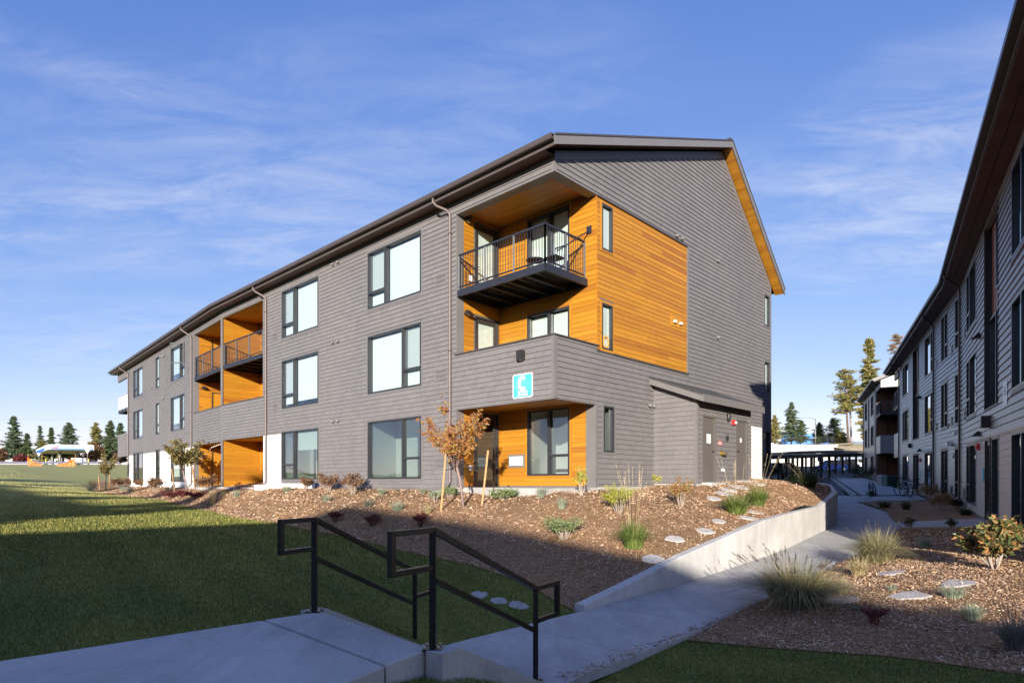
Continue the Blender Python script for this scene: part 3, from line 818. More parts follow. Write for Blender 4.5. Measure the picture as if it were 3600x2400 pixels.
def drape(name, poly, zf, step, mat, off=0.0, bstep=None, skirt=0.0, smooth=True):
    bd = densify(poly, bstep or step)
    xs = [p[0] for p in poly]; ys = [p[1] for p in poly]
    gx, gy = np.meshgrid(np.arange(min(xs), max(xs), step), np.arange(min(ys), max(ys), step))
    gx = gx.ravel() + NPR.uniform(-.2, .2, gx.size) * step; gy = gy.ravel() + NPR.uniform(-.2, .2, gy.size) * step
    m = inside(poly, gx, gy); gx, gy = gx[m], gy[m]
    B = np.array(bd)
    if len(gx):
        keep = np.ones(len(gx), bool)
        for i in range(0, len(gx), 4000):
            dd = np.linalg.norm(np.stack([gx[i:i + 4000], gy[i:i + 4000]], 1)[:, None] - B[None], axis=2).min(1)
            keep[i:i + 4000] = dd > step * .35
        gx, gy = gx[keep], gy[keep]
    vin = [Vector(p) for p in bd] + [Vector((a, b)) for a, b in zip(gx, gy)]
    ed = [(i, (i + 1) % len(bd)) for i in range(len(bd))]
    vs, _, fs, _, _, _ = delaunay_2d_cdt(vin, ed, [list(range(len(bd)))], 1, 1e-5)
    XY = np.array([(v.x, v.y) for v in vs]); z = zf(XY[:, 0], XY[:, 1]) + off
    mb = MB(); mb.v = [(x, y, zz) for (x, y), zz in zip(XY, z)]
    for f in fs:
        a, b, c = (XY[i] for i in f[:3])
        if (b[0] - a[0]) * (c[1] - a[1]) - (b[1] - a[1]) * (c[0] - a[0]) < 0: f = f[::-1]
        mb.f.append(tuple(f))
    if skirt:
        k = len(mb.v); n = len(bd); zb = zf(B[:, 0], B[:, 1]) + off
        mb.v += [(x, y, zz) for (x, y), zz in zip(bd, zb)] + [(x, y, zz - skirt) for (x, y), zz in zip(bd, zb)]
        mb.f += [(k + i, k + (i + 1) % n, k + n + (i + 1) % n, k + n + i) for i in range(n)]
    o = mb.build(name, mat)
    if smooth and not skirt: o.data.polygons.foreach_set("use_smooth", [True] * len(o.data.polygons))
    return tag(o, kind='structure')

# ------------------------------------------------------------------ ground sheets
def axis(fine0, fine1, step, far0, far1):
    a = list(np.arange(fine0, fine1, step)); s = step; x = fine1
    while x < far1: a.append(x); s *= 1.22; x += s
    a.append(far1); s = step; x = fine0 - s; b = []
    while x > far0: b.append(x); s *= 1.22; x -= s
    b.append(far0)
    return np.array(sorted(b) + a)
gx = axis(-14, 14, .45, -2500, 2500); gy = axis(2, 34, .45, -600, 3000)
GX, GY = np.meshgrid(gx, gy); GZ = zlawn(np.clip(GX.ravel(), -320, 320), np.clip(GY.ravel(), -120, 330)).reshape(GX.shape)
idx = np.arange(GX.size).reshape(GX.shape)
Q = np.stack([idx[:-1, :-1].ravel(), idx[:-1, 1:].ravel(), idx[1:, 1:].ravel(), idx[1:, :-1].ravel()], 1)
o = mesh_np('lawn_ground', np.stack([GX.ravel(), GY.ravel(), GZ.ravel()], 1), Q, 'lawn_soil', smooth=True)
tag(o, kind='structure')

inner = []
for (p, z) in RW: inner.append((p[0] - .12, p[1] + .10))
q1 = C0 + dG * 15.0; q2 = C0 + dG * 3 + dS * 3; q3 = K0 + dG * 2; q4 = K0 + d2 * 26 + g2 * 2
BEDC = LAWN_EDGE + inner[1:] + [(15.4, 30.5), (q1.x + 1, q1.y + 1), (q1.x - 1, q1.y), (q2.x, q2.y), (q3.x, q3.y), (q4.x, q4.y), (-38, 58), (-40, 61)]
drape('mulch_bed_west', BEDC, zbedc, .5, 'mulch_soil', .012, .3)
BEDR = [(2.42, 8.62), (3.96, 10.2), (6.8, 13.2), (9.98, 16.6), (11.6, 18.75), (12.55, 20.0), (13.25, 17.0), (11.55, 14.25), (8.75, 9.6), (10.5, 5), (7, 4.4), (4.93, 5.97), (4.55, 6.7), (4.3, 7.1), (3.4, 7.85)]
drape('mulch_bed_east', BEDR, zbedr, .35, 'mulch_soil', .012, .25)
BEDR2 = [(13.45, 21.7), (14.4, 23.6), (15.5, 25.6), (16.3, 28), (16.8, 30.0), (20.8, 30.9), (20.9, 30.6), (18.0, 24.8), (14.75, 19.35)]
drape('mulch_bed_back', BEDR2, zbedr, .5, 'mulch_soil', .02, .3)
ASPH = [(12.5, 31), (15.6, 33.2), (19.2, 35.6), (31.8, 61.3), (36, 66), (78, 127), (20, 127), (4, 60), (8, 34)]
drape('parking_lot', ASPH, lambda x, y: zpath(x, y) - .10, 4, 'asphalt')
# pathway in slabs with joints
PLEFT = [(-1.12, 7.85), (-.85, 8.3), (1.1, 9.95), (3.3, 11.98), (6.1, 14.97), (7.19, 16.2), (9.76, 19.5), (11.14, 21.2), (12.9, 25.0), (14.2, 28.5), (16.3, 32.2), (18.0, 34.3)]
PRIGHT = [(.40, 6.40), (.62, 7.0), (2.36, 8.58), (3.96, 10.2), (5.4, 11.7), (6.8, 13.2), (9.98, 16.6), (13.2, 20.96), (15.5, 25.6), (16.8, 30.1), (19.0, 33.0), (19.6, 34.0)]
def walk(name, A, B, zf, step, mat='concrete'):
    # resample both edges by arclength and lay slab by slab
    def res(P, n):
        P = [Vector(p) for p in P]; L = [0]
        for i in range(1, len(P)): L.append(L[-1] + (P[i] - P[i - 1]).length)
        out = []
        for k in range(n + 1):
            s = L[-1] * k / n
            i = max(j for j in range(len(L)) if L[j] <= s + 1e-9); i = min(i, len(P) - 2)
            out.append(P[i].lerp(P[i + 1], (s - L[i]) / (L[i + 1] - L[i])))
        return out
    L = sum(math.dist(A[i], A[i + 1]) for i in range(len(A) - 1))
    n = int(L / step); sub = 4
    a = res(A, n * sub); b = res(B, n * sub)
    root = MB()
    root_o = None
    for k in range(n):
        mb = MB(); i0 = k * sub
        for i in range(i0, i0 + sub):
            e0 = .006 if i == i0 else 0; e1 = .006 if i == i0 + sub - 1 else 0
            p = [a[i].lerp(a[i + 1], e0 / max(.01, (a[i + 1] - a[i]).length)), b[i].lerp(b[i + 1], e0 / max(.01, (b[i + 1] - b[i]).length)),
                 b[i + 1].lerp(b[i], e1 / max(.01, (b[i + 1] - b[i]).length)), a[i + 1].lerp(a[i], e1 / max(.01, (a[i + 1] - a[i]).length))]
            z = [float(zf(q.x, q.y)) for q in p]
            mb.hexa([(q.x, q.y, zz - .12) for q, zz in zip(p, z)] + [(q.x, q.y, zz) for q, zz in zip(p, z)])
        if root_o is None:
            root_o = mb.build(name, mat); tag(root_o, kind='structure')
        else: mb.build('slab', mat, root_o)
    return root_o
walk('pathway', PLEFT, PRIGHT, zpath, 1.75)
zside = TPS([(12.6, 20.1, .085), (13.4, 21.6, .16), (14.6, 19.2, .42), (13.25, 16.9, .38)])
drape('door_walk', [(12.65, 20.15), (13.45, 21.65), (14.65, 19.25), (13.3, 16.95)], lambda x, y: zside(x, y), .6, 'concrete', .035, None, .1)
drape('bike_pad', [(16.85, 30.15), (20.9, 31.05), (22.4, 34.2), (19.6, 33.6), (18.9, 32.8)], lambda x, y: zpath(x, y), .8, 'concrete', .012, None, .12)
walk('sidewalk', [(19.35, 34.2), (20.9, 37.5), (31.9, 61.5)], [(22.6, 34.6), (24, 37.6), (34.2, 60.5)], lambda x, y: zpath(x, y) + .03, 3.0)
# kerb of the sidewalk
k = MB(); a, b = Vector((19.2, 34.4)), Vector((31.7, 61.5)); dd = (b - a).normalized(); nn = Vector((-dd.y, dd.x))
for i in range(9):
    p, q = a.lerp(b, i / 9 + .001), a.lerp(b, (i + 1) / 9 - .001)
    zp, zq = float(zpath(0, p.y)), float(zpath(0, q.y))
    P = [p, q, q + nn * .16, p + nn * .16]; Z = [zp, zq, zq, zp]
    k.hexa([(v.x, v.y, z - .2) for v, z in zip(P, Z)] + [(v.x, v.y, z + .035) for v, z in zip(P, Z)])
tag(k.build('kerb', 'concrete_curb'), kind='structure')

# landing and steps
ZL = .262
sd = Vector((.557, .83)).normalized(); sp = Vector((-sd.y, sd.x))     # stair direction, across
n0 = Vector((-.64, 4.98)); f0 = Vector((-1.98, 6.40))
def slab(name, poly, z0, z1, mat, parent=None, bev=.012):
    mb = MB(); n = len(poly)
    c = Vector((sum(p[0] for p in poly) / n, sum(p[1] for p in poly) / n))
    ins = [Vector(p) + (c - Vector(p)).normalized() * bev for p in poly]
    mb.add([(p[0], p[1], z0) for p in poly] + [(p[0], p[1], z1 - bev) for p in poly] + [(p.x, p.y, z1) for p in ins],
           [tuple(range(2 * n, 3 * n))] + [(i, (i + 1) % n, n + (i + 1) % n, n + i) for i in range(n)] + [(n + i, n + (i + 1) % n, 2 * n + (i + 1) % n, 2 * n + i) for i in range(n)])
    return mb.build(name, mat, parent)
j0, j1 = Vector((-.92, 4.53)), Vector((-2.40, 6.02))
ld = slab('landing', [(j0.x, j0.y), (n0.x - .02, n0.y), (f0.x, f0.y), (j1.x, j1.y)], -.3, ZL, 'concrete')
tag(ld, kind='structure')
slab('slab', [(-1.135, 4.12), (j0.x - .012, j0.y - .014), (j1.x - .012, j1.y - .014), (-3.84, 4.65), (-5.3, 3.15), (-2.3, 2.3)], -.3, ZL - .004, 'concrete', ld)
slab('slab', [(-2.31, 2.29), (-5.31, 3.14), (-9, -.3), (-5.0, -1.5)], -.3, ZL - .006, 'concrete', ld)
st = None
for i in range(4):
    a = n0 + sd * (.32 * i + .0); b = f0 + sd * (.32 * i)
    z = ZL - .185 * (i + 1)
    mb = MB(); q = [a - sd * .02, a + sd * .34, b + sd * .34, b - sd * .02]
    mb.hexa([(p.x, p.y, -1.0) for p in q] + [(p.x, p.y, z) for p in q])
    if st is None: st = mb.build('steps', 'concrete'); tag(st, kind='structure')
    else: mb.build('step', 'concrete', st)
for base, nm in ((n0 - sp * .19, 'cheek_wall'), (f0 + sp * .02, 'cheek_wall')):
    a = base; pts = []
    prof = [(-.10, ZL + .004), (.12, ZL + .004), (1.62, -.46), (1.95, -.52), (1.95, -.95), (-.10, -.95)]
    mb = MB(); mb.prism([((a + sd * t).x, (a + sd * t).y, z) for t, z in prof], (sp.x * .17, sp.y * .17, 0))
    mb.build(nm, 'concrete_curb', st)

# retaining wall of the west bed
rw = None
P = [Vector(p) for p, z in RW]; Z = [z for p, z in RW]
th = .2
for i in range(len(P) - 1):
    a, b = P[i], P[i + 1]; d = (b - a).normalized(); n = Vector((-d.y, d.x))
    nxt = (P[i + 2] - b).normalized() if i + 2 < len(P) else d
    prv = (a - P[i - 1]).normalized() if i else d
    mi = (Vector((-d.y, d.x)) + Vector((-prv.y, prv.x))).normalized(); mo = (Vector((-d.y, d.x)) + Vector((-nxt.y, nxt.x))).normalized()
    g = d * (.004 if i in (3, 5) else .0)
    q = [a + g, b - g, b - g + mo * th, a + g + mi * th]
    zz = [Z[i], Z[i + 1], Z[i + 1], Z[i]]; c = .015
    mb = MB(); mb.hexa([(v.x, v.y, -1.2) for v in q] + [(v.x, v.y, z - c) for v, z in zip(q, zz)])
    q2_ = [a + g + n * c, b - g + n * c, b - g + mo * (th - c), a + g + mi * (th - c)]
    mb.hexa([(v.x, v.y, z - c) for v, z in zip(q, zz)] + [(v.x, v.y, z) for v, z in zip(q2_, zz)])
    if rw is None:
        rw = mb.build('retaining_wall', 'concrete_wall')
        tag(rw, 'low curved concrete retaining wall holding the mulch bank beside the path', 'retaining wall')
    else: mb.build('wall_section', 'concrete_wall', rw)

# ================================================================== WEST APARTMENT BUILDING
FS = FR(C0, dS, -dG); FG = FR(C0, dG, -dS); DP = 1.94
FB = FR(C0 + dG * DP, dS, -dG); FW = FR(C0 + dS * 3.97, dG, -dS)
F2 = FR(K0, d2, -g2)
ZB = 1.38
H = {3: 9.97, 2: 6.91, 1: 3.79}; SL = {3: 7.90, 2: 4.80, 1: 1.70}
PT, PB, HB, WT = 5.56, 3.87, 9.96, 10.42
BW = thing('apartment_building', 'three storey apartment building in grey shingles with orange cedar corner balcony and gable end', 'building', (C0.x, C0.y, 1.3), 'apartment buildings')
def infl(h, t=.075): return (h[0] - t, h[1] + t, h[2] - t, h[3] + t)
# --- openings
winA = [(5.72, 8.85, SL[r], H[r]) for r in (1, 2, 3)]
winB = [(12.40, 15.55, SL[r], H[r]) for r in (1, 2, 3)]
open_c = [(-.02, 3.97, PT, HB), (-.02, 3.97, 0, PB)]
open_b = [(17.42, 22.02, 5.52, 9.98), (17.42, 22.02, 0, 3.72)]
wall_panel(FS, 0, 22.18, 1.15, WT, winA + winB + open_c + open_b, 0, 'wall', 'trim', BW)
white1 = [(15.62, 17.42, 0, 3.72), (12.7, 15.64, 0, SL[1] - .075)]
items = []
for it in split_widths(cut_courses(.09, 22.10, ZB, 10.34, .152, [infl(h) for h in winA + winB] + open_c + open_b + white1), .13, .36, .004):
    items.append((FS, *it, 0))
# --- second wing
w2 = []
for (a, b) in ((6.57, 9.64), (12.45, 13.39), (17.1, 20.11)):
    w2 += [(a, b, SL[r] - .06, H[r] - .05) for r in (1, 2, 3)]
open_2 = [(.10, 4.75, 5.50, 9.96), (.10, 4.75, 0, 3.66)]
wall_panel(F2, 0, S2END, 1.05, WT, w2 + open_2, 0, 'wall', 'trim', BW)
for it in split_widths(cut_courses(.04, S2END, 3.60, 10.34, .152, [infl(h) for h in w2] + open_2), .16, .40, .004):
    items.append((F2, *it, 0))
# --- gable end
gw = [(2.17, 2.72, 8.46, 9.82), (2.17, 2.72, 5.52, 6.88), (2.26, 2.80, 2.48, 3.85), (14.43, 14.98, 8.46, 9.82), (14.43, 14.98, 5.52, 6.88), (14.25, 15.05, 2.05, 3.82)]
open_g = [(-.02, DP, PT, HB), (-.02, DP, 0, PB)]
panel = (DP, 7.42, 5.46, 9.94)
wall_panel(FG, 0, 15.18, 1.15, 10.3, gw + open_g, 0, 'wall', 'trim', BW)
mb = MB(); mb.prism([FG.p(0, -.12, 10.3), FG.p(15.18, -.12, 10.3), FG.p(10.2, -.12, 14.42), FG.p(0, -.12, 10.5)], (-dS.x * .12, -dS.y * .12, 0))
mb.build('gable', 'trim', BW)
shed_hole = (5.11, 9.19, 0, 4.85)
white_g = (13.02, 15.18, 0, 3.98)
def glim(z, a, b):
    lo = max(a, (z - 10.50) / .385 + .12); hi = min(b, 10.2 + (14.40 - z) / .823 - .1)
    return [(lo, hi)] if hi > lo + .05 else []
for it in split_widths(cut_courses(.09, 15.10, ZB, 14.3, .152, [infl(h) for h in gw] + open_g + [(DP - .02, 7.48, 5.40, 9.97), shed_hole, white_g], glim), .13, .36, .004):
    items.append((FG, *it, 0))
clad(items, 'shingle', 'shingle_field', 'shingle', BW, .030, .005, 290)
# --- white ground floor siding
its = [(FS, *i, 0) for i in split_widths(cut_courses(12.7, 17.38, 1.28, 3.72, .19, [infl(winB[0], .07)] + [(12.7, 15.55, SL[1] - .07, 4)]), 3.0, 4.0, .003)]
its += [(F2, *i, 0) for i in split_widths(cut_courses(4.85, S2END, 1.18, 3.60, .19, [infl(h, .07) for h in w2]), 3.0, 4.2, .003)]
its += [(FG, *i, 0) for i in split_widths(cut_courses(13.05, 15.12, 1.5, 3.95, .19, [infl(h, .07) for h in gw]), 3.0, 4.2, .003)]
clad(its, 'siding_board', 'siding_field', 'siding_white', BW, .016, .004, 120)
# --- cedar planks
pl = []
sw_doors = [(.78, 1.84, 7.55, 9.95), (.78, 1.84, 4.45, 6.95), (.78, 1.84, 1.40, 3.81)]
bk_wins = [(.99, 2.72, 7.93, 10.00), (.99, 2.72, 4.85, 6.93), (.99, 2.72, 1.79, 3.86)]
def planks(F, u0, u1, z0, z1, holes, n=0.0, exp=.145, lo=2.2, hi=4.2):
    return [(F, *i, n) for i in split_widths(cut_courses(u0, u1, z0, z1, exp, holes), lo, hi, .003)]
pl += planks(FB, .0, 3.95, 3.90, 10.08, [infl(h, .07) for h in bk_wins])
pl += planks(FB, .37, 3.95, 1.47, 3.90, [infl(h, .07) for h in bk_wins])
pl += planks(FW, .30, DP, 1.45, 10.08, [infl(h, .05) for h in sw_doors])
pl += planks(FG, DP + .0, 7.38, 5.47, 9.93, [infl(h, .06) for h in gw[:2]], .0, .139, 1.5, 3.6)
clad(pl, 'plank', 'plank_field', 'cedar', BW, .022, .008, 290)
for F_, h in [(FB, h) for h in bk_wins] + [(FG, gw[0]), (FG, gw[1])]:
    t = .065; c = MB(); u0, u1, z0, z1 = h
    c.fbox(F_, u0 - t, u0, -.02, .03, z0 - t, z1 + t).fbox(F_, u1, u1 + t, -.02, .03, z0 - t, z1 + t).fbox(F_, u0, u1, -.02, .03, z1, z1 + t).fbox(F_, u0, u1, -.02, .03, z0 - t, z0)
    c.build('casing', 'cedar', BW)
wall_panel(FB, -.0, 3.97, 1.3, 10.2, bk_wins, 0, 'wall', 'trim', BW)
wall_panel(FW, 0, DP + .1, 1.3, 10.2, sw_doors, 0, 'wall', 'trim', BW)
MB().fbox(FW, 0, .29, .0, .016, PT - .04, HB + .1).build('jamb_panel', 'trim', BW)
MB().fbox(FW, 0, .29, .0, .016, 1.40, PB).build('jamb_panel', 'trim', BW)
MB().fbox(FB, .0, .37, .0, .03, 1.42, PB).build('jamb_panel', 'trim', BW)
MB().fbox(FG, DP - .09, DP, -.03, .03, 1.42, PB).build('corner_board', 'trim', BW)
# panel edge trims on the gable
MB().fbox(FG, DP, 7.5, -.01, .034, 5.40, 5.455).build('flashing', 'trim_dark', BW)
MB().fbox(FG, 7.40, 7.50, -.01, .036, 5.46, 9.97).build('trim_board', 'trim', BW)
MB().fbox(FG, DP, 7.40, -.01, .055, 9.935, 9.975).build('flashing', 'trim_dark', BW)
# corner boards, caps, header and parapet bodies
for z0, z1 in ((PB, PT), (HB, WT)):
    MB().fbox(FS, 0, .088, -.02, .026, z0, z1).build('corner_board', 'trim', BW)
    MB().fbox(FG, -.026, .088, -.02, .024, z0, z1).build('corner_board', 'trim', BW)
MB().fbox(FG, 15.10, 15.20, -.02, .026, 1.5, 10.3).build('corner_board', 'trim', BW)
cap = MB(); cap.fbox(FS, -.05, 4.02, -.22, .05, PT - .005, PT + .035); cap.fbox(FG, .22, DP + .06, -.22, .05, PT - .003, PT + .037); cap.build('parapet_cap', 'trim_dark', BW)
ins = MB(); ins.fbox(FS, .14, 3.97, -.22, -.125, PB + .06, PT - .01).fbox(FG, .14, DP, -.22, -.125, PB + .061, PT - .012); ins.build('parapet', 'trim', BW)
hb = MB(); hb.fbox(FS, .0, 3.97, -.28, -.0, HB - .012, HB + .0).fbox(FG, .28, DP, -.28, -.0, HB - .014, HB - .001); hb.build('header_soffit', 'trim', BW)
hb = MB(); hb.fbox(FS, .28, 3.97, -.28, -.27, HB, 10.2).fbox(FG, .28, DP, -.28, -.27, HB, 10.2); hb.build('header', 'cedar', BW)
hb = MB(); hb.fbox(FS, .0, 3.97, -.16, .02, PB - .03, PB - .002).fbox(FG, .16, DP, -.16, .02, PB - .031, PB - .003); hb.build('drip_edge', 'trim', BW)
# recess ceilings: boards
for i in range(12):
    n0_, n1_ = -.29 - i * .137, -.29 - i * .137 - .133
    MB().fbox(FS, .29, 3.96, n1_, n0_, 10.10, 10.12).build('soffit_board', 'cedar', BW)
    MB().fbox(FS, .18, 3.96, n1_ + .1, n0_ + .1, 3.93, 3.95).build('soffit_board', 'cedar', BW)
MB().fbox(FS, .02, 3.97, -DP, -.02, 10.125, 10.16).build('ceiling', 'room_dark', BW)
MB().fbox(FS, .14, 3.97, -DP, -.13, 3.96, 4.45).build('floor_slab', 'concrete_curb', BW)
MB().fbox(FS, -.02, 4.0, -DP, .35, 1.05, 1.425).build('patio_slab', 'concrete_curb', BW)
MB().fbox(FS, 4.0, 17.4, -.3, .05, 1.0, 1.30).build('foundation', 'concrete_curb', BW)
MB().fbox(FS, 17.4, 22.18, -DP, .25, 1.0, 1.33).build('patio_slab', 'concrete_curb', BW)
MB().fbox(F2, .02, 4.85, -DP, .25, 1.0, 1.30).build('patio_slab', 'concrete_curb', BW)
MB().fbox(F2, 4.85, 25.9, -.3, .04, 1.0, 1.19).build('foundation', 'concrete_curb', BW)
MB().fbox(FG, DP, 15.18, -.3, .05, 1.0, 1.44).build('foundation', 'concrete_curb', BW)
# --- windows
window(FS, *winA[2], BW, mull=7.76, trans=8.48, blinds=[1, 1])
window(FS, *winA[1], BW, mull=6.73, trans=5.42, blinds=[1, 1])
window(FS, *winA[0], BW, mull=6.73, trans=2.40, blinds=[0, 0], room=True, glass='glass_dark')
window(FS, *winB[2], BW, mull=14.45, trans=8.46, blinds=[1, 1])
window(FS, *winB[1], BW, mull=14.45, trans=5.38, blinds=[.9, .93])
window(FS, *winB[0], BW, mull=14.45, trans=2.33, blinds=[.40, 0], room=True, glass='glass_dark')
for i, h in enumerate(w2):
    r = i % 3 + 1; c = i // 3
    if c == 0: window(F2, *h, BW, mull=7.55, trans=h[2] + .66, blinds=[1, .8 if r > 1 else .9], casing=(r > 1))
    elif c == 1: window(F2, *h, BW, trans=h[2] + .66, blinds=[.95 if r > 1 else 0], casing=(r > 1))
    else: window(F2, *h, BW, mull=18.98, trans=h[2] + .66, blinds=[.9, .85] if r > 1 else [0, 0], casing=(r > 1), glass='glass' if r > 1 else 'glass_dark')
os_ = MB(); q = F2.p(6.65, .05, 0)
sw0, sw1 = (6.68, .06), (7.2, .62)
for (a, b) in (((sw0), (sw1)),):
    P0, P1 = F2.p(a[0], a[1], 0), F2.p(b[0], b[1], 0)
    for z0, z1 in ((8.62, 8.68), (9.80, 9.86)): os_.beam((P0[0], P0[1], (z0 + z1) / 2), (P1[0], P1[1], (z0 + z1) / 2), .05, .06)
    for p in (P0, P1): os_.beam((p[0], p[1], 8.62), (p[0], p[1], 9.86), .05, .06)
    so = os_.build('open_sash', 'frame_dark', BW)
    MB().add([(P0[0], P0[1], 8.66), (P1[0], P1[1], 8.66), (P1[0], P1[1], 9.82), (P0[0], P0[1], 9.82)], [(0, 1, 2, 3)]).build('pane', 'glass', so)
for i, h in enumerate(gw):
    window(FG, *h, BW, blinds=[1] if i in (0, 1, 3, 4) else [0], casing=(i > 1), fw=.05)
for i, h in enumerate(bk_wins):
    window(FB, *h, BW, mull=1.81, trans=(h[2] + .62) if i == 2 else None, blinds=[1, 1] if i < 2 else [0, 0], casing=False, room=(i == 2), glass='glass')
for i, h in enumerate(sw_doors): glass_door(FW, *h, BW, n=.005, blind=[.95, .95, 0][i], hinge_right=True)
# --- the bay of two stacked balconies
FD = FR(K0 + dS * -.16, dG, -dS); FB1 = FR(C0 + dG * DP, dS, -dG); FB2 = FR(K0 + g2 * DP, d2, -g2); FW2 = FR(K0 + d2 * 4.75, g2, -d2)
w2doors = [(.95, 1.90, 7.52, 9.85), (.95, 1.90, 4.42, 6.80), (.95, 1.90, 1.35, 3.62)]
far = planks(FD, .05, DP, 1.36, 10.05, []) + planks(FW2, .25, DP, 1.36, 10.05, [infl(h, .05) for h in w2doors]) + planks(FB1, 17.42, 22.0, 1.36, 10.05, []) + planks(FB2, .1, 4.75, 1.36, 10.05, [])
V, Qd = wedges_np(far, .022, .008); o = mesh_np('plank_field', V, Qd, 'cedar', BW); o['kind'] = 'stuff'
mb = MB(); mb.fbox(FB1, 17.3, 22.2, -.1, 0, 1.3, 10.2).fbox(FB2, 0, 4.85, -.1, 0, 1.3, 10.2).fbox(FD, .02, DP, -.12, 0, 1.3, 10.2).fbox(FW2, 0, DP, -.1, 0, 1.3, 10.2)
FW3 = FR(C0 + dS * 17.42, dG, dS); mb.fbox(FW3, .0, DP, -.1, 0, 1.3, 10.2); mb.build('wall', 'cedar', BW)
MB().fbox(FW2, 0, .25, 0, .016, 1.3, 10.0).build('jamb_panel', 'trim', BW)
MB().fbox(FS, 22.02, 22.20, -.2, .02, 1.3, 9.98).build('post', 'trim', BW)
mb = MB(); mb.fbox(FS, 17.42, 22.1, -DP, -.13, 10.03, 10.06).fbox(F2, .05, 4.75, -DP, -.13, 10.02, 10.05); mb.build('ceiling', 'cedar', BW)
mb = MB(); mb.fbox(FS, 17.42, 22.1, -DP, -.13, 3.72, 4.4).fbox(F2, .05, 4.75, -DP, -.13, 3.70, 4.38); mb.build('floor_slab', 'cedar', BW)
mb = MB(); mb.fbox(FS, 17.42, 22.1, -.22, -.122, 3.72, 5.52).fbox(F2, .05, 4.75, -.22, -.122, 3.66, 5.50); mb.build('parapet', 'trim', BW)
mb = MB(); mb.fbox(FS, 17.40, 22.18, -.2, .04, 5.52, 5.55).fbox(F2, .02, 4.78, -.2, .04, 5.50, 5.53); mb.build('parapet_cap', 'trim_dark', BW)
for h in w2doors: glass_door(FW2, *h, BW, n=.005, blind=.9)
def P2(F, u, n): q = F.p(u, n, 0); return (q[0], q[1])
balcony('balcony', [P2(FS, 3.92, -.02), P2(FS, .34, -.02), P2(FS, .34, -DP + .03), P2(FS, 3.92, -DP + .03)],
        [(P2(FS, 3.90, -.03), P2(FS, .36, -.03), 3), (P2(FS, .36, -.03), P2(FS, .36, -DP + .12), 2)], 7.585, BW, None, 4)
balcony('balcony', [P2(FS, 21.95, -.02), P2(FS, 17.48, -.02), P2(FS, 17.48, -DP + .03), P2(FS, 21.95, -DP + .03)], [(P2(FS, 21.9, -.03), P2(FS, 17.5, -.03), 3)], 7.56, BW, None, 4)
balcony('balcony', [P2(F2, 4.68, -.02), P2(F2, .12, -.02), P2(F2, .12, -DP + .03), P2(F2, 4.68, -DP + .03)], [(P2(F2, 4.65, -.03), P2(F2, .15, -.03), 3)], 7.55, BW, None, 4)
tr = MB(); tr.beam(FS.p(.36, -.55, 8.05), FB.p(.25, .03, 9.0), .03); tr.fbox(FB, .17, .33, .02, .06, 8.9, 9.12); tr.build('tie_rod', 'rail_metal', BW)
tr = MB(); tr.beam(FS.p(3.88, -.03, 8.55), FW.p(1.0, .03, 8.0), .025); tr.build('tie_rod', 'rail_metal', BW)
# far end corner balcony
mb = MB(); mb.fbox(F2, S2END, 25.9, -.14, 0, 3.60, 5.42); mb.fbox(F2, 25.75, 25.9, -2, -.14, 3.6, 5.42); mb.fbox(F2, S2END, 25.9, -.14, 0, 9.75, WT); mb.build('parapet', 'trim', BW)
its = [(F2, *i, 0) for i in split_widths(cut_courses(S2END + .02, 25.88, 3.60, 5.40, .152, []), .3, .5, .004)] + [(F2, *i, 0) for i in split_widths(cut_courses(S2END + .02, 25.88, 9.76, 10.34, .152, []), .3, .5, .004)]
V, Qd = wedges_np(its, .017, .005); o = mesh_np('shingle_field', V, Qd, 'shingle', BW); o['kind'] = 'stuff'
bl_ = balcony('balcony', [P2(F2, 25.6, -.02), P2(F2, S2END + .1, -.02), P2(F2, S2END + .1, -DP), P2(F2, 25.6, -DP)], [(P2(F2, 25.55, -.03), P2(F2, S2END + .1, -.03), 3)], 7.35, BW, None, 3)
MB().fbox(F2, S2END + .12, 25.5, .02, .035, 7.42, 8.40).build('privacy_screen', 'white_paint', bl_)
MB().fbox(F2, S2END + .0, 25.6, -4, -2, 1.2, 10.3).build('wall', 'trim', BW)
# --- vents, lights, fixtures
for z0, z1 in ((7.90, 8.26), (4.83, 5.17), (2.06, 2.36)): louver(FS, 4.43, 4.96, z0, z1, BW)
for z0, z1 in ((7.95, 8.25), (4.80, 5.10)): louver(FS, 15.95, 16.45, z0, z1, BW)
louver(FB, 2.90, 3.48, 2.13, 2.42, BW, 'white_paint', .03)
for z in (10.14, 7.07, 3.97): dryer_vent(FS, 10.84, z, BW); dryer_vent(FS, 11.22, z, BW)
for z in (9.74, 7.0):
    dryer_vent(F2, 11.1, z, BW); dryer_vent(F2, 11.4, z, BW)
for u, z in ((6.55, 10.10), (6.93, 10.11), (9.75, 10.06), (9.75, 7.12), (4.78, 4.08), (5.02, 4.08)): dryer_vent(FG, u, z, BW)
for u in (6.40, 6.80): dryer_vent(FG, u, 7.11, BW, 'plastic_white', .03)
MB().fbox(FG, 6.22, 6.98, .01, .034, 6.95, 7.30).build('mounting_board', 'cedar', BW)
wall_light(FS, 1.15, 5.15, BW)
wall_light(FW, .42, 6.95, BW, .03, 1, 'wedge'); wall_light(FW, .42, 9.93, BW, .03, .8); wall_light(FW2, .5, 7.0, BW, .03, 1, 'wedge')
MB().fbox(FW, .50, .62, .024, .06, 1.95, 2.13).build('outlet_cover', 'plastic_white', BW)
MB().fbox(FW, .50, .62, .024, .06, 8.0, 8.18).build('outlet_cover', 'plastic_white', BW)
louver(F2, 10.2, 10.6, 7.95, 8.2, BW); louver(F2, 14.2, 14.6, 7.9, 8.15, BW); louver(F2, 5.6, 6.0, 7.95, 8.3, BW)

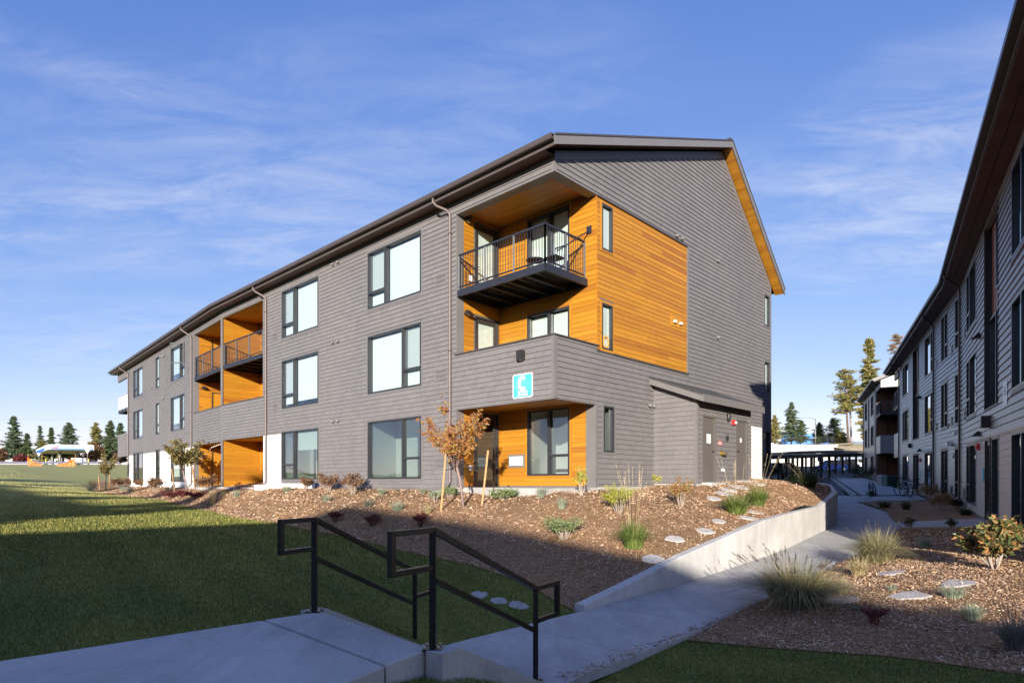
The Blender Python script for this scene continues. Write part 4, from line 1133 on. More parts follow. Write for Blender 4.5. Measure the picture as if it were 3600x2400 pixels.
# --- roof
mK = (dG + g2) / (1 + dG.dot(g2))
def rl(dep, ext=.4): return [C0 - dS * ext + dG * dep, K0 + mK * dep, K0 + d2 * 26.4 + g2 * dep]
def strip(mb, d0, z0, d1, z1, th, ext=.4):
    A_, B_ = rl(d0, ext), rl(d1, ext)
    for i in range(2):
        q = [A_[i], A_[i + 1], B_[i + 1], B_[i]]; z = [z0, z0, z1, z1]
        mb.hexa([(p.x, p.y, a - th) for p, a in zip(q, z)] + [(p.x, p.y, a) for p, a in zip(q, z)])
rf = MB(); strip(rf, -.50, 10.62, 10.25, 14.74, .12); strip(rf, 10.25, 14.74, 15.75, 10.25, .12)
roof = rf.build('roof', 'roofing', BW)
cp = MB(); cp.beam((rl(10.25)[0].x, rl(10.25)[0].y, 14.77), (rl(10.25)[1].x, rl(10.25)[1].y, 14.77), .3, .06); cp.build('ridge_cap', 'roofing', roof)
g = MB(); strip(g, -.60, 10.60, -.465, 10.60, .012); strip(g, -.61, 10.615, -.595, 10.615, .13); strip(g, -.60, 10.48, -.465, 10.48, .012)
g.build('gutter', 'gutter_metal', roof)
g = MB(); strip(g, -.463, 10.50, -.43, 10.50, .14); g.build('fascia', 'trim_dark', roof)
g = MB(); strip(g, -.475, 10.385, -.42, 10.385, .03); g.build('drip_edge', 'downspout_metal', roof)
g = MB(); strip(g, -.43, 10.40, -.0, 10.40, .02, .0); g.build('soffit', 'cedar_shaded', roof)
# rakes
def rake(v0, z0, v1, z1, n0, n1, th, name, mat, dz=0):
    mb = MB(); P = FG.p
    mb.hexa([P(v0, n0, z0 - th + dz), P(v1, n0, z1 - th + dz), P(v1, n1, z1 - th + dz), P(v0, n1, z0 - th + dz), P(v0, n0, z0 + dz), P(v1, n0, z1 + dz), P(v1, n1, z1 + dz), P(v0, n1, z0 + dz)])
    return mb.build(name, mat, roof)
rake(-.50, 10.61, 10.25, 14.73, .40, .43, .27, 'rake_fascia', 'trim'); rake(10.25, 14.73, 15.75, 10.24, .40, .43, .27, 'rake_fascia', 'trim')
rake(-.50, 10.63, 10.25, 14.75, .40, .45, .05, 'rake_edge', 'trim_dark'); rake(10.25, 14.75, 15.75, 10.26, .40, .45, .05, 'rake_edge', 'trim_dark')
rake(-.43, 10.42, 10.25, 14.50, .0, .40, .02, 'soffit', 'cedar_shaded', .02)
N_ = 46
for i in range(N_):
    v0, v1 = 10.25 + 5.45 * i / N_, 10.25 + 5.45 * (i + 1) / N_ - .006
    zz = lambda v: 14.50 - .8164 * (v - 10.25)
    rake(v0, zz(v0), v1, zz(v1), .0, .40, .02, 'soffit_board', 'cedar')
fz = MB(); P = FG.p
fz.hexa([P(0, 0, 10.26), P(10.2, 0, 14.18), P(10.2, .03, 14.18), P(0, .03, 10.26), P(0, 0, 10.5), P(10.2, 0, 14.42), P(10.2, .03, 14.42), P(0, .03, 10.5)])
fz.hexa([P(10.2, 0, 14.14), P(15.18, 0, 10.05), P(15.18, .028, 10.05), P(10.2, .028, 14.14), P(10.2, 0, 14.42), P(15.18, 0, 10.32), P(15.18, .028, 10.32), P(10.2, .028, 14.42)])
fz.build('frieze_board', 'trim', BW)
downspout(FS, 4.20, 10.02, 1.42, .53, 10.48, BW, shift=.28)
downspout(FS, 17.0, 9.95, 1.42, .53, 10.48, BW, shift=.3); downspout(F2, 5.05, 9.9, 1.3, .53, 10.48, BW, shift=.35); downspout(F2, S2END - .1, 9.9, 1.2, .53, 10.48, BW, shift=.5)
MB().fbox(FS, 16.7, 17.25, .02, .5, 1.2, 1.45).build('splash_block', 'plastic_white', BW)
# back of the building
bk = MB(); a = C0 + dG * 15.18; b = K0 + mK * 15.18; c = K0 + d2 * 26 + g2 * 15.18
bk.prism([(a.x, a.y, 1), (b.x, b.y, 1), (b.x, b.y, 10.3), (a.x, a.y, 10.3)], (.05, .05, 0)); bk.prism([(b.x, b.y, 1), (c.x, c.y, 1), (c.x, c.y, 10.3), (b.x, b.y, 10.3)], (.05, .05, 0))
e0 = K0 + d2 * S2END + g2 * 4; e1 = K0 + d2 * S2END + g2 * 15.2
bk.prism([(e0.x, e0.y, 1), (e1.x, e1.y, 1), (e1.x, e1.y, 10.3), (e0.x, e0.y, 10.3)], (.1, .1, 0))
bk.build('wall', 'trim', BW)

# --- things on the building
def rounded(F, u, z, w, h, r, n0, n1, mb, seg=5):
    pts = []
    for cx_, cz_, a0 in ((w / 2 - r, h / 2 - r, 0), (-w / 2 + r, h / 2 - r, 90), (-w / 2 + r, -h / 2 + r, 180), (w / 2 - r, -h / 2 + r, 270)):
        for i in range(seg + 1):
            t = rad(a0 + 90 * i / seg); pts.append((u + cx_ + r * math.cos(t), z + cz_ + r * math.sin(t)))
    A_ = [F.p(p[0], n0, p[1]) for p in pts]; v = Vector(F.p(0, n1, 0)) - Vector(F.p(0, n0, 0))
    mb.prism(A_, v)
    return mb
sg = thing('building_sign', 'cyan square sign with white border, white letter C and number 3222', 'sign', FS.p(1.14, .02, 3.98))
rounded(FS, 1.14, 4.30, .76, .68, .06, .018, .030, MB()).build('border', 'white_paint', sg)
rounded(FS, 1.14, 4.30, .70, .62, .04, .030, .036, MB()).build('plate', 'sign_cyan', sg)
for k_, (c, r0, a0, a1) in enumerate((((1.42, 4.55), .10, 180, 360), ((1.42, 4.55), .17, 190, 330), ((.98, 4.60), .20, 185, 290), ((.98, 4.62), .26, 190, 300), ((.97, 4.63), .32, 195, 305), ((.96, 4.64), .40, 200, 300), ((1.50, 4.12), .16, 10, 90), ((1.52, 4.10), .22, 15, 88), ((1.54, 4.06), .29, 25, 88))):
    pts = []
    for i in range(13):
        t = rad(a0 + (a1 - a0) * i / 12); uu, zz = c[0] - r0 * math.cos(t) * 1.1, c[1] + r0 * math.sin(t)
        if abs(uu - 1.14) < .335 and abs(zz - 4.30) < .30: pts.append(FS.p(uu, .037, zz))
    if len(pts) > 2: MB().tube(pts, .0035, 4).build('contour_line', 'sign_line', sg)
cl = MB(); ring = []
for t in range(50, 311, 10):
    ct, sn = math.cos(rad(t)), math.sin(rad(t))
    ring.append((1.13 - .175 * ct, 4.37 + .205 * sn, 1.13 - .088 * ct, 4.37 + .112 * sn))
for i in range(len(ring) - 1):
    a, b = ring[i], ring[i + 1]; P = FS.p
    cl.hexa([P(a[0], .036, a[1]), P(b[0], .036, b[1]), P(b[2], .036, b[3]), P(a[2], .036, a[3]), P(a[0], .044, a[1]), P(b[0], .044, b[1]), P(b[2], .044, b[3]), P(a[2], .044, a[3])])
cl.build('letter', 'white_paint', sg)
place_text('3222', .19, FS, 1.13, 4.085, .040, 'white_paint', sg, 'number', .004, bold=.004)

# --- lean-to utility room on the gable end
so_ = C0 + dG * 5.11
FSD = FR(so_, -dS, -dG); FSH = FR(so_ - dS * 1.54, dG, -dS)
UR = thing('utility_room', 'grey shingled lean-to utility room with two doors on the gable end', 'shed', FSH.p(2, 0, 1.5))
shd = [(.40, 1.22, 1.60, 3.66), (2.90, 3.72, 1.68, 3.70)]
mb = MB(); P = FSD.p
mb.hexa([P(0, -.1, 1.3), P(1.44, -.1, 1.3), P(1.44, 0, 1.3), P(0, 0, 1.3), P(0, -.1, 4.84), P(1.44, -.1, 4.40), P(1.44, 0, 4.40), P(0, 0, 4.84)])
q0 = FR(so_ + dG * 4.08, -dS, dG)
mb.hexa([q0.p(0, -.1, 1.3), q0.p(1.44, -.1, 1.3), q0.p(1.44, 0, 1.3), q0.p(0, 0, 1.3), q0.p(0, -.1, 4.84), q0.p(1.44, -.1, 4.40), q0.p(1.44, 0, 4.40), q0.p(0, 0, 4.84)])
mb.build('wall', 'trim', UR)
wall_panel(FSH, 0, 4.08, 1.3, 4.36, shd, 0, 'wall', 'trim', UR, .1)
its = [(FSD, *i, 0) for i in split_widths(cut_courses(.02, 1.46, 1.55, 4.75, .152, [], lambda z, a, b: [(a, min(b, (4.82 - z) / .305))] if z < 4.7 else []), .16, .36, .004)]
its += [(FSH, *i, 0) for i in split_widths(cut_courses(.09, 4.0, 1.57, 4.33, .152, [infl(h, .06) for h in shd]), .14, .34, .004)]
clad(its, 'shingle', 'shingle_field', 'shingle', UR, .030, .005, 300)
MB().fbox(FSH, 0, .088, -.02, .026, 1.45, 4.34).build('corner_board', 'trim', UR)
MB().fbox(FSD, 1.455, 1.545, -.02, .026, 1.45, 4.40).build('corner_board', 'trim', UR)
MB().fbox(FSH, 4.0, 4.09, -.02, .026, 1.5, 4.34).build('corner_board', 'trim', UR)
mb = MB(); mb.fbox(FSH, -.02, 4.1, -1.5, .03, .9, 1.53).fbox(FSH, .3, 1.35, .0, .35, 1.0, 1.575).fbox(FSH, 2.8, 3.9, .0, .35, 1.0, 1.64); mb.build('foundation', 'concrete_curb', UR)
for i, h in enumerate(shd):
    u0, u1, z0, z1 = h; d = MB()
    d.fbox(FSH, u0 - .055, u0, -.05, .03, z0, z1 + .055).fbox(FSH, u1, u1 + .055, -.05, .03, z0, z1 + .055).fbox(FSH, u0, u1, -.05, .03, z1, z1 + .055)
    d = d.build('door', 'door_paint', UR)
    MB().fbox(FSH, u0 + .006, u1 - .006, -.045, -.005, z0, z1 - .006).build('leaf', 'door_paint', d)
    hu = u1 - .08 if i == 0 else u0 + .08
    hd = MB(); hd.tube([FSH.p(hu, -.006, z0 + .98), FSH.p(hu, .01, z0 + .98)], .035, 10); hd.beam(FSH.p(hu, .03, z0 + .98), FSH.p(hu + (-.11 if i == 0 else .11), .035, z0 + .97), .022); hd.beam(FSH.p(hu, .0, z0 + .98), FSH.p(hu, .04, z0 + .98), .02)
    hd.build('handle', 'rubber', d)
    for z in (z0 + .25, z0 + 1.0, z1 - .3): MB().fbox(FSH, (u0 if i == 0 else u1) - .012, (u0 if i == 0 else u1) + .012, -.004, .012, z - .05, z + .05).build('hinge', 'door_paint', d)
# roof of the lean-to
rz = lambda n: 5.02 - .385 * n
mb = MB(); P = FSH.p
def shp(u, n, dz): return FSH.p(u, n - 1.54, rz(n) + dz)
mb.hexa([shp(-.28, .0, -.06), shp(4.46, .0, -.06), shp(4.46, 1.90, -.06), shp(-.28, 1.90, -.06), shp(-.28, .0, 0), shp(4.46, .0, 0), shp(4.46, 1.90, 0), shp(-.28, 1.90, 0)])
sr = mb.build('roof', 'roofing', UR)
mb = MB(); mb.hexa([shp(-.28, .02, -.24), shp(-.25, .02, -.24), shp(-.25, 1.88, -.24), shp(-.28, 1.88, -.24), shp(-.28, .02, -.055), shp(-.25, .02, -.055), shp(-.25, 1.88, -.055), shp(-.28, 1.88, -.055)])
mb.hexa([shp(4.43, .02, -.24), shp(4.46, .02, -.24), shp(4.46, 1.88, -.24), shp(4.43, 1.88, -.24), shp(4.43, .02, -.055), shp(4.46, .02, -.055), shp(4.46, 1.88, -.055), shp(4.43, 1.88, -.055)])
mb.build('rake_fascia', 'trim', sr)
mb = MB(); mb.fbox(FSH, -.285, 4.465, .345, .375, rz(1.9) - .24, rz(1.9) - .01); mb.build('fascia', 'trim', sr)
mb = MB(); mb.fbox(FSH, -.25, 4.43, -1.5, .345, 4.10, 4.115); 
mb = MB(); mb.hexa([shp(-.25, .02, -.22), shp(4.43, .02, -.22), shp(4.43, 1.88, -.22), shp(-.25, 1.88, -.22), shp(-.25, .02, -.20), shp(4.43, .02, -.20), shp(4.43, 1.88, -.20), shp(-.25, 1.88, -.20)]); mb.build('soffit', 'trim_dark', sr)
wl_ = MB(); wl_.ball(FSH.p(2.16, .06, 3.78), .11, (.7, .7, 1.5)); wl_.build('wall_light', 'bronze', UR, True)
MB().fbox(FSH, 2.04, 2.14, .015, .075, 2.98, 3.14).build('key_box', 'rubber', UR)
hc = MB(); hc.tube([FSH.p(1.66, .0, 2.55), FSH.p(1.66, .03, 2.55)], .10, 14); hc.tube([FSH.p(1.66, .03, 2.55), FSH.p(1.66, .16, 2.52)], .055, 10); hc = hc.build('hose_connection', 'brass', UR)
cp_ = MB(); cp_.tube([FSH.p(1.70, .15, 2.56), FSH.p(1.80, .2, 2.50)], .045, 10); cp_.build('hose_cap', 'steel', hc)
MB().tube([FSH.p(1.70, .02, 2.0), FSH.p(1.73, .12, 1.96)], .05, 8).build('drain_spout', 'plastic_white', UR)
al = thing('fire_alarm', 'red fire alarm horn with white strobe between the utility room doors', 'fire alarm', FSH.p(2.56, .02, 3.55))
MB().fbox(FSH, 2.50, 2.63, .02, .10, 3.54, 3.70).build('horn', 'alarm_red', al); MB().fbox(FSH, 2.60, 2.68, .09, .13, 3.58, 3.66).build('strobe', 'plastic_white', al)
fd = thing('fire_department_sign', 'small red square sign reading FDC above the brass hose connection', 'sign', FSH.p(1.60, .02, 2.78))
MB().fbox(FSH, 1.45, 1.75, .018, .024, 2.78, 2.98).build('plate', 'sign_red', fd); place_text('FDC', .13, FSH, 1.60, 2.87, .026, 'white_paint', fd, 'lettering', .002)
pp = thing('paper_notice', 'white paper notice taped on the left utility room door', 'notice', FSH.p(.82, .02, 2.84))
MB().fbox(FSH, .68, .96, -.004, -.001, 2.84, 3.13).build('sheet', 'paper', pp)
for zz in (3.05, 2.985, 2.92): MB().fbox(FSH, .74, .90, -.001, .0, zz - .018, zz + .016).build('print_line', 'ink_grey', pp)
pp = thing('door_label', 'tiny white label on the right utility room door', 'label', FSH.p(3.3, .02, 2.98))
MB().fbox(FSH, 3.22, 3.36, -.004, -.001, 2.98, 3.12).build('sheet', 'paper', pp); MB().fbox(FSH, 3.26, 3.32, -.001, .0, 3.02, 3.08).build('print_line', 'ink_grey', pp)
# wreath in the lower gable window, furniture on the corner balcony
wt = MB(); cw = FG.p(2.45, .045, 5.75)
pts = [FG.p(2.45 + .13 * math.cos(rad(t)), -.035, 5.76 + .17 * math.sin(rad(t))) for t in range(0, 361, 20)]
wt.tube(pts, .022, 7); tag(wt.build('wreath', 'wreath_orange'), 'orange wreath hanging in the lower narrow gable window', 'wreath')
tb = thing('balcony_table', 'small round black table on the corner balcony', 'table', FS.p(1.35, -.75, 7.6))
q = Vector(FS.p(1.35, -.75, 7.6))
MB().tube([q + Vector((0, 0, .47)), q + Vector((0, 0, .50))], .27, 18).build('table_top', 'rail_black', tb)
for t in (0, 120, 240):
    e = Vector((math.cos(rad(t)), math.sin(rad(t)), 0)); MB().tube([q + Vector((0, 0, .47)) + e * .1, q + e * .22], .012, 6).build('leg', 'rail_black', tb)
ch = thing('balcony_chair', 'black metal chair beside the round table on the corner balcony', 'chair', FS.p(.75, -.9, 7.6))
q = Vector(FS.p(.78, -.95, 7.6)); ex = Vector((dS.x, dS.y, 0)); ey = Vector((dG.x, dG.y, 0))
for a_, b_ in ((-1, -1), (1, -1), (-1, 1), (1, 1)): MB().beam(q + ex * .2 * a_ + ey * .2 * b_, q + ex * .19 * a_ + ey * .19 * b_ + Vector((0, 0, .44)), .025).build('leg', 'rail_black', ch)
MB().prism([q + ex * .22 * a_ + ey * .22 * b_ + Vector((0, 0, .44)) for a_, b_ in ((-1, -1), (1, -1), (1, 1), (-1, 1))], (0, 0, .03)).build('seat', 'rail_black', ch)
for i in range(5):
    x_ = -.18 + .09 * i; MB().beam(q + ex * x_ + ey * .2 + Vector((0, 0, .46)), q + ex * x_ + ey * .26 + Vector((0, 0, .86)), .02).build('back_slat', 'rail_black', ch)
MB().beam(q + ex * -.2 + ey * .27 + Vector((0, 0, .86)), q + ex * .2 + ey * .27 + Vector((0, 0, .86)), .03).build('back_rail', 'rail_black', ch)
slt = thing('string_lights', 'string of small white bulbs draped at the ground floor patio opening', 'string lights', F2.p(2, 0, 2.5))
pts = [F2.p(4.6 - 3.9 * t, -.15, 3.3 - .55 * math.sin(math.pi * min(1, t * 1.6)) * (1 - t) + .3 * t) for t in [i / 14 for i in range(15)]]
MB().tube(pts, .008, 4).build('cord', 'strap_black', slt)
for p in pts: MB().ball((p[0], p[1], p[2] - .04), .035, nu=6, nv=4).build('bulb', 'bulb', slt)
for i in range(9):
    p = F2.p(3.9, -.14, 3.05 - i * .17); MB().ball(p, .03, nu=6, nv=4).build('bulb', 'bulb', slt)

# ================================================================== EAST APARTMENT BUILDING (in its own shade)
FN = FR(NA_O, dN, nN, SLA)
class FRM(FR):
    pass
FM = FR(KN, dM, nM, SLA); MZ = 12.3 * SLA           # storey rise carried on
class Shift:
    """frame whose heights are shifted by a constant"""
    def __init__(s, F, dz): s.F = F; s.dz = dz; s.o = F.o; s.d = F.d; s.n = F.n; s.sl = F.sl; s.right = F.right
    def p(s, u, n, z): return s.F.p(u, n, z + s.dz)
    def rotz(s): return s.F.rotz()
FMs = Shift(FM, MZ)
NEAR = -5.5
BE = thing('apartment_building', 'shaded dark shingled apartment building running along the right edge of the path', 'building', FN.p(0, 0, .3), 'apartment buildings')
HA = {1: 2.73, 2: 5.77, 3: 8.84}; SA = {1: .66, 2: 3.70, 3: 6.76}
ATOP = 9.2
wn_ = []
for r in (1, 2, 3):
    wn_.append((-3.4, .05, SA[r] if r > 1 else .45, HA[r])); wn_.append((6.88, 9.68, SA[r], HA[r]))
slotN = (2.11, 4.80, 3.62, 9.0)
doorN = [(3.50, 4.62, .40, 2.75), (2.06, 3.25, .62, 2.75)]
wm_ = []
for r in (1, 2, 3):
    wm_ += [(.10, .95, SA[r], HA[r]), (2.70, 4.38, SA[r], HA[r]), (6.62, 9.66, SA[r], HA[r]), (17.0, 20.35, SA[r], HA[r])]
slotM = (12.0, 14.75, 3.62, 9.0); doorM = (12.1, 14.6, .45, 2.73)
wall_panel(FN, NEAR, 12.3, 0, ATOP, wn_ + [slotN] + doorN, 0, 'wall', 'trim', BE)
wall_panel(FMs, 0, MLEN, 0, ATOP, wm_ + [slotM, doorM], 0, 'wall', 'trim', BE)
zsh = 2.83
its = [(FN, *i, 0) for i in split_widths(cut_courses(NEAR, 12.28, zsh, ATOP - .03, .19, [infl(h) for h in wn_] + [infl(slotN, .02)]), .14, .34, .004)]
its += [(FN, *i, 0) for i in split_widths(cut_courses(9.78, 12.28, .42, zsh, .19, []), .14, .34, .004)]
its += [(FMs, *i, 0) for i in split_widths(cut_courses(.02, MLEN, .42, ATOP - .03, .19, [infl(h) for h in wm_] + [infl(slotM, .02), infl(doorM, .05)]), .16, .42, .004)]
def clad_shift(items, *a): clad(items, *a)
clad(its, 'shingle', 'shingle_field', 'shingle_east', BE, .034, .005, 295)
its = [(FN, *i, 0) for i in split_widths(cut_courses(NEAR, 9.76, .42, zsh, .178, [infl(h, .07) for h in wn_ + doorN]), 2.5, 4.5, .003)]
clad(its, 'siding_board', 'siding_field', 'siding_putty', BE, .018, .005, 200)
MB().fbox(FN, NEAR, 9.8, -.01, .035, zsh - .06, zsh).build('trim_board', 'siding_putty', BE)
for h in wn_:
    wide = h[0] > 0
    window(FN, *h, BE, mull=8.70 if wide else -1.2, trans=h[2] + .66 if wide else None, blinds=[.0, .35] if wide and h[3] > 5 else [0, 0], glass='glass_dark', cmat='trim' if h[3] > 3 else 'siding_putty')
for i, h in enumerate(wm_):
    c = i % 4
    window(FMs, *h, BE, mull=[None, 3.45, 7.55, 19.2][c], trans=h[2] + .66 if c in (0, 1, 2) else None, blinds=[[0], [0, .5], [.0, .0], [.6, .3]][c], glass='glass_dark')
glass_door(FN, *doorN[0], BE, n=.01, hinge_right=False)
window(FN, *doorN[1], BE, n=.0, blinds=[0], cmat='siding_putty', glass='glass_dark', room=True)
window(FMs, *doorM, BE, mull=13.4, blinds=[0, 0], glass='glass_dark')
# recessed cedar slots with stacked windows
def slot(F, h, left_first):
    u0, u1, z0, z1 = h; um = (u0 + u1) / 2
    s_ = MB(); s_.fbox(F, u0, u1, -.34, -.30, z0, z1).build('slot_back', 'trim_dark', BE)
    j = MB(); j.fbox(F, u0 - .02, u0, -.34, .03, z0, z1).fbox(F, u1, u1 + .02, -.34, .03, z0, z1).fbox(F, u0, u1, -.34, .05, z0 - .03, z0); j.build('slot_jamb', 'frame_dark', BE)
    zm = 6.3
    for k_ in range(7):
        w = (um - u0) / 7
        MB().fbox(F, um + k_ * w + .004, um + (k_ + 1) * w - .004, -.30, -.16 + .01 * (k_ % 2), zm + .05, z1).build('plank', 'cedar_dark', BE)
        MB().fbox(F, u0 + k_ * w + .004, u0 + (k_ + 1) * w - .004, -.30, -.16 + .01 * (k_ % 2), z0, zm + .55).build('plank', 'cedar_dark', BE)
    window(F, u0 + .02, um - .01, zm + .6, z1, BE, n=-.12, blinds=[0], casing=False, glass='glass_dark')
    window(F, um + .01, u1 - .02, z0, zm, BE, n=-.12, blinds=[0], casing=False, glass='glass_dark')
slot(FN, slotN, True); slot(FMs, slotM, True)
def small_vent(F, u, z):
    v = MB().fbox(F, u - .26, u + .26, .01, .04, z - .2, z + .2).build('vent', 'trim', BE)
    MB().fbox(F, u - .17, u + .17, .035, .05, z - .12, z + .12).build('grille', 'frame_dark', BE)
for z in (6.95, 3.9, .95):
    small_vent(FN, 10.35, z); small_vent(FMs, 1.75, z); small_vent(FMs, 5.75, z)
for u, z in ((3.6, 3.22),): wall_light(FN, u, z, BE, .02, 1.3)
wall_light(FN, 5.93, 2.98, BE, .02, 1, 'wedge'); wall_light(FN, 5.9, 6.05, BE, .02, 1, 'wedge'); wall_light(FMs, 11.4, 2.9, BE, .02, 1, 'wedge'); wall_light(FMs, 11.4, 5.9, BE, .02, 1, 'wedge'); wall_light(FMs, 15.6, 3.3, BE, .02, 1.0)
MB().fbox(FMs, 1.6, 2.0, .02, .2, 2.85, 3.02).build('emergency_light', 'plastic_white', BE)
# eaves and roof
mN = (nN + nM) / (1 + nN.dot(nM))
def rlA(off): return [(NA_O + dN * (NEAR - .4) + nN * off, NEAR * SLA), (KN + mN * off, MZ), (KN + dM * (MLEN + 4.6) + nM * off, MZ + (MLEN + 4.6) * SLA)]
def stripA(mb, o0, z0, o1, z1, th):
    A_, B_ = rlA(o0), rlA(o1)
    for i in range(2):
        q = [A_[i], A_[i + 1], B_[i + 1], B_[i]]; z = [z0, z0, z1, z1]
        mb.hexa([(p.x, p.y, a + dz - th) for (p, dz), a in zip(q, z)] + [(p.x, p.y, a + dz) for (p, dz), a in zip(q, z)])
rf = MB(); stripA(rf, .60, 9.52, -6.5, 12.3, .12); stripA(rf, -6.5, 12.3, -13.5, 9.5, .12); roofE = rf.build('roof', 'roofing', BE)
g = MB(); stripA(g, .72, 9.49, .58, 9.49, .012); stripA(g, .735, 9.505, .72, 9.505, .13); stripA(g, .72, 9.37, .58, 9.37, .012); g.build('gutter', 'gutter_metal', roofE)
g = MB(); stripA(g, .58, 9.40, .54, 9.40, .16); g.build('fascia', 'trim_dark', roofE)
g = MB(); stripA(g, .595, 9.265, .52, 9.265, .03); g.build('drip_edge', 'downspout_metal', roofE)
g = MB(); stripA(g, .54, 9.24, .30, 9.24, .02); stripA(g, .285, 9.24, .0, 9.24, .02); g.build('soffit', 'cedar_shaded', roofE)
downspout(FN, 11.7, 8.95, .55, .62, 9.38, BE, 'gutter_metal', shift=-1.0); downspout(FMs, 6.35, 8.9, .5, .62, 9.38, BE, 'gutter_metal', shift=-.9); downspout(FMs, MLEN - .1, 8.9, .5, .62, 9.38, BE, 'gutter_metal', shift=-.9)
# near end wall and back
eA = FN.p(NEAR, 0, 0); eD = Vector((dN.y, -dN.x)); 
mb = MB(); q = Vector((eA[0], eA[1])); r_ = q + eD * 13
mb.prism([(q.x, q.y, -.2), (r_.x, r_.y, -.2), (r_.x, r_.y, 9.2), ((q.x + r_.x) / 2, (q.y + r_.y) / 2, 12.0), (q.x, q.y, 9.2)], (dN.x * .1, dN.y * .1, 0)); mb.build('wall', 'trim', BE)
mb = MB(); e2 = KN + dM * MLEN; e3 = e2 - nM * 13; b0 = KN - mN * 13; r2 = Vector((r_.x, r_.y))
for a, b in ((e2, e3), (e3, b0), (b0, r2)): mb.prism([(a.x, a.y, 0), (b.x, b.y, 0), (b.x, b.y, 9.8), (a.x, a.y, 9.8)], (.08, .08, 0))
mb.build('wall', 'trim', BE)
# far corner balcony of this building
mb = MB(); mb.fbox(FMs, MLEN, MLEN + 4, -.14, 0, 2.7, 4.5).fbox(FMs, MLEN, MLEN + 4, -.14, 0, 8.7, 9.2).fbox(FMs, MLEN, MLEN + 4, -2.1, -2.0, .2, 9.2); mb.build('parapet', 'trim', BE)
its = [(FMs, *i, 0) for i in split_widths(cut_courses(MLEN, MLEN + 4, 2.7, 4.5, .19, []), .3, .5, .004)]
V, Qd = wedges_np(its, .02, .005); o = mesh_np('shingle_field', V, Qd, 'shingle_east', BE); o['kind'] = 'stuff'
balz = 6.6 + MZ + MLEN * SLA
balcony('balcony', [P2(FM, MLEN + 3.9, -.02), P2(FM, MLEN + .1, -.02), P2(FM, MLEN + .1, -1.9), P2(FM, MLEN + 3.9, -1.9)], [(P2(FM, MLEN + 3.9, .0), P2(FM, MLEN + .1, .0), 3)], balz, BE, None, 3)
# signs on it
def wsign(F, u, z, w, h, label, txt=None, name='building_sign'):
    t = thing(name, label, 'sign', F.p(u, .03, z - h / 2))
    rounded(F, u, z, w, h, .03, .022, .034, MB()).build('plate', 'sign_pale' if name == 'building_sign' else 'sign_cyan', t)
    if txt: place_text(txt, h * .5, F, u, z + h * .1, .036, 'frame_dark', t, 'letter', .003)
    return t
wsign(FN, .95, 3.74, .62, .62, 'pale square sign with dark letter A high on the shaded building', 'A')
wsign(FMs, 15.9, 4.0, .6, .85, 'narrow pale sign on the far shaded wall beside the cedar slot')
wsign(FN, 5.1, 1.72, .34, .42, 'small teal notice beside the glass door at the right', None, 'door_sign')
wsign(FMs, 11.4, 1.6, .4, .5, 'small teal notice between the far ground floor windows', None, 'door_sign')
for F_, u, z, lb in ((FN, 6.05, 2.58, 'red fire alarm beside the glass door of the shaded building'), (FMs, 11.2, 2.35, 'red fire alarm far along the shaded building wall')):
    al = thing('fire_alarm', lb, 'fire alarm', F_.p(u, .02, z - .1)); MB().fbox(F_, u - .10, u + .10, .02, .10, z - .10, z + .10).build('horn', 'alarm_red', al); MB().fbox(F_, u - .05, u + .05, .10, .13, z - .04, z + .04).build('strobe', 'alarm_red', al)

# ================================================================== FAR EAST BUILDING
oB = Vector((33.9, 57.0)); dB = Vector((7.9, 16.5)).normalized(); nB = Vector((-dB.y, dB.x))
FF = FR(oB, dB, nB, SLA); zB0 = 1.75      # floor level
FE = FR(oB, -nB, -dB)                      # its near end, facing us
BF = thing('apartment_building', 'farthest dark apartment building with corner balconies at the end of the path', 'building', FF.p(0, 0, zB0 - .3), 'apartment buildings')
hz = {r: zB0 + 2.35 + 3.1 * (r - 1) for r in (1, 2, 3)}; sz = {r: zB0 + .3 + 3.1 * (r - 1) for r in (1, 2, 3)}
wf = [(a, b, sz[r], hz[r]) for r in (1, 2, 3) for a, b in ((6.6, 9.6), (14.2, 17.4))]
sf = [(11.2, 12.8, zB0 + 3.3, zB0 + 8.6)]
opn = [(-.02, 4.0, zB0 + 4.1, zB0 + 8.5), (-.02, 4.0, 0, zB0 + 2.45)]
wall_panel(FF, 0, 19.0, zB0 - .4, zB0 + 9.0, wf + sf + opn, 0, 'wall', 'trim', BF)
its = [(FF, *i, 0) for i in split_widths(cut_courses(.05, 19.0, zB0, zB0 + 8.95, .19, [infl(h) for h in wf] + sf + opn), .3, .6, .004)]
ope = [(-.02, 2.0, zB0 + 4.1, zB0 + 8.5), (-.02, 2.0, 0, zB0 + 2.45)]
wall_panel(FE, 0, 13, zB0 - .4, zB0 + 9.0, ope, 0, 'wall', 'trim', BF)
its += [(FE, *i, 0) for i in split_widths(cut_courses(.02, 13, zB0, zB0 + 9.6, .19, ope), .3, .6, .004)]
V, Qd = wedges_np(its, .02, .005); o = mesh_np('shingle_field', V, Qd, 'shingle_east', BF); o['kind'] = 'stuff'
for h in wf: window(FF, *h, BF, mull=h[0] + 1.0, trans=h[2] + .66, blinds=[0, .3], glass='glass_dark')
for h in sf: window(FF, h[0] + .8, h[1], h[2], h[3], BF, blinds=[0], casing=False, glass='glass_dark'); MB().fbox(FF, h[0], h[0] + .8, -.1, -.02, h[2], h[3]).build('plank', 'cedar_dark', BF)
FFB = FR(oB - nB * 2.0, dB, nB, SLA); FFS = FR(oB + dB * 4.0, -nB, -dB)
wall_panel(FFB, 0, 4, zB0 - .3, zB0 + 9, [], 0, 'wall', 'trim_dark', BF)
wall_panel(FFS, 0, 2, zB0 - .3, zB0 + 9, [], 0, 'wall', 'cedar_dark', BF)
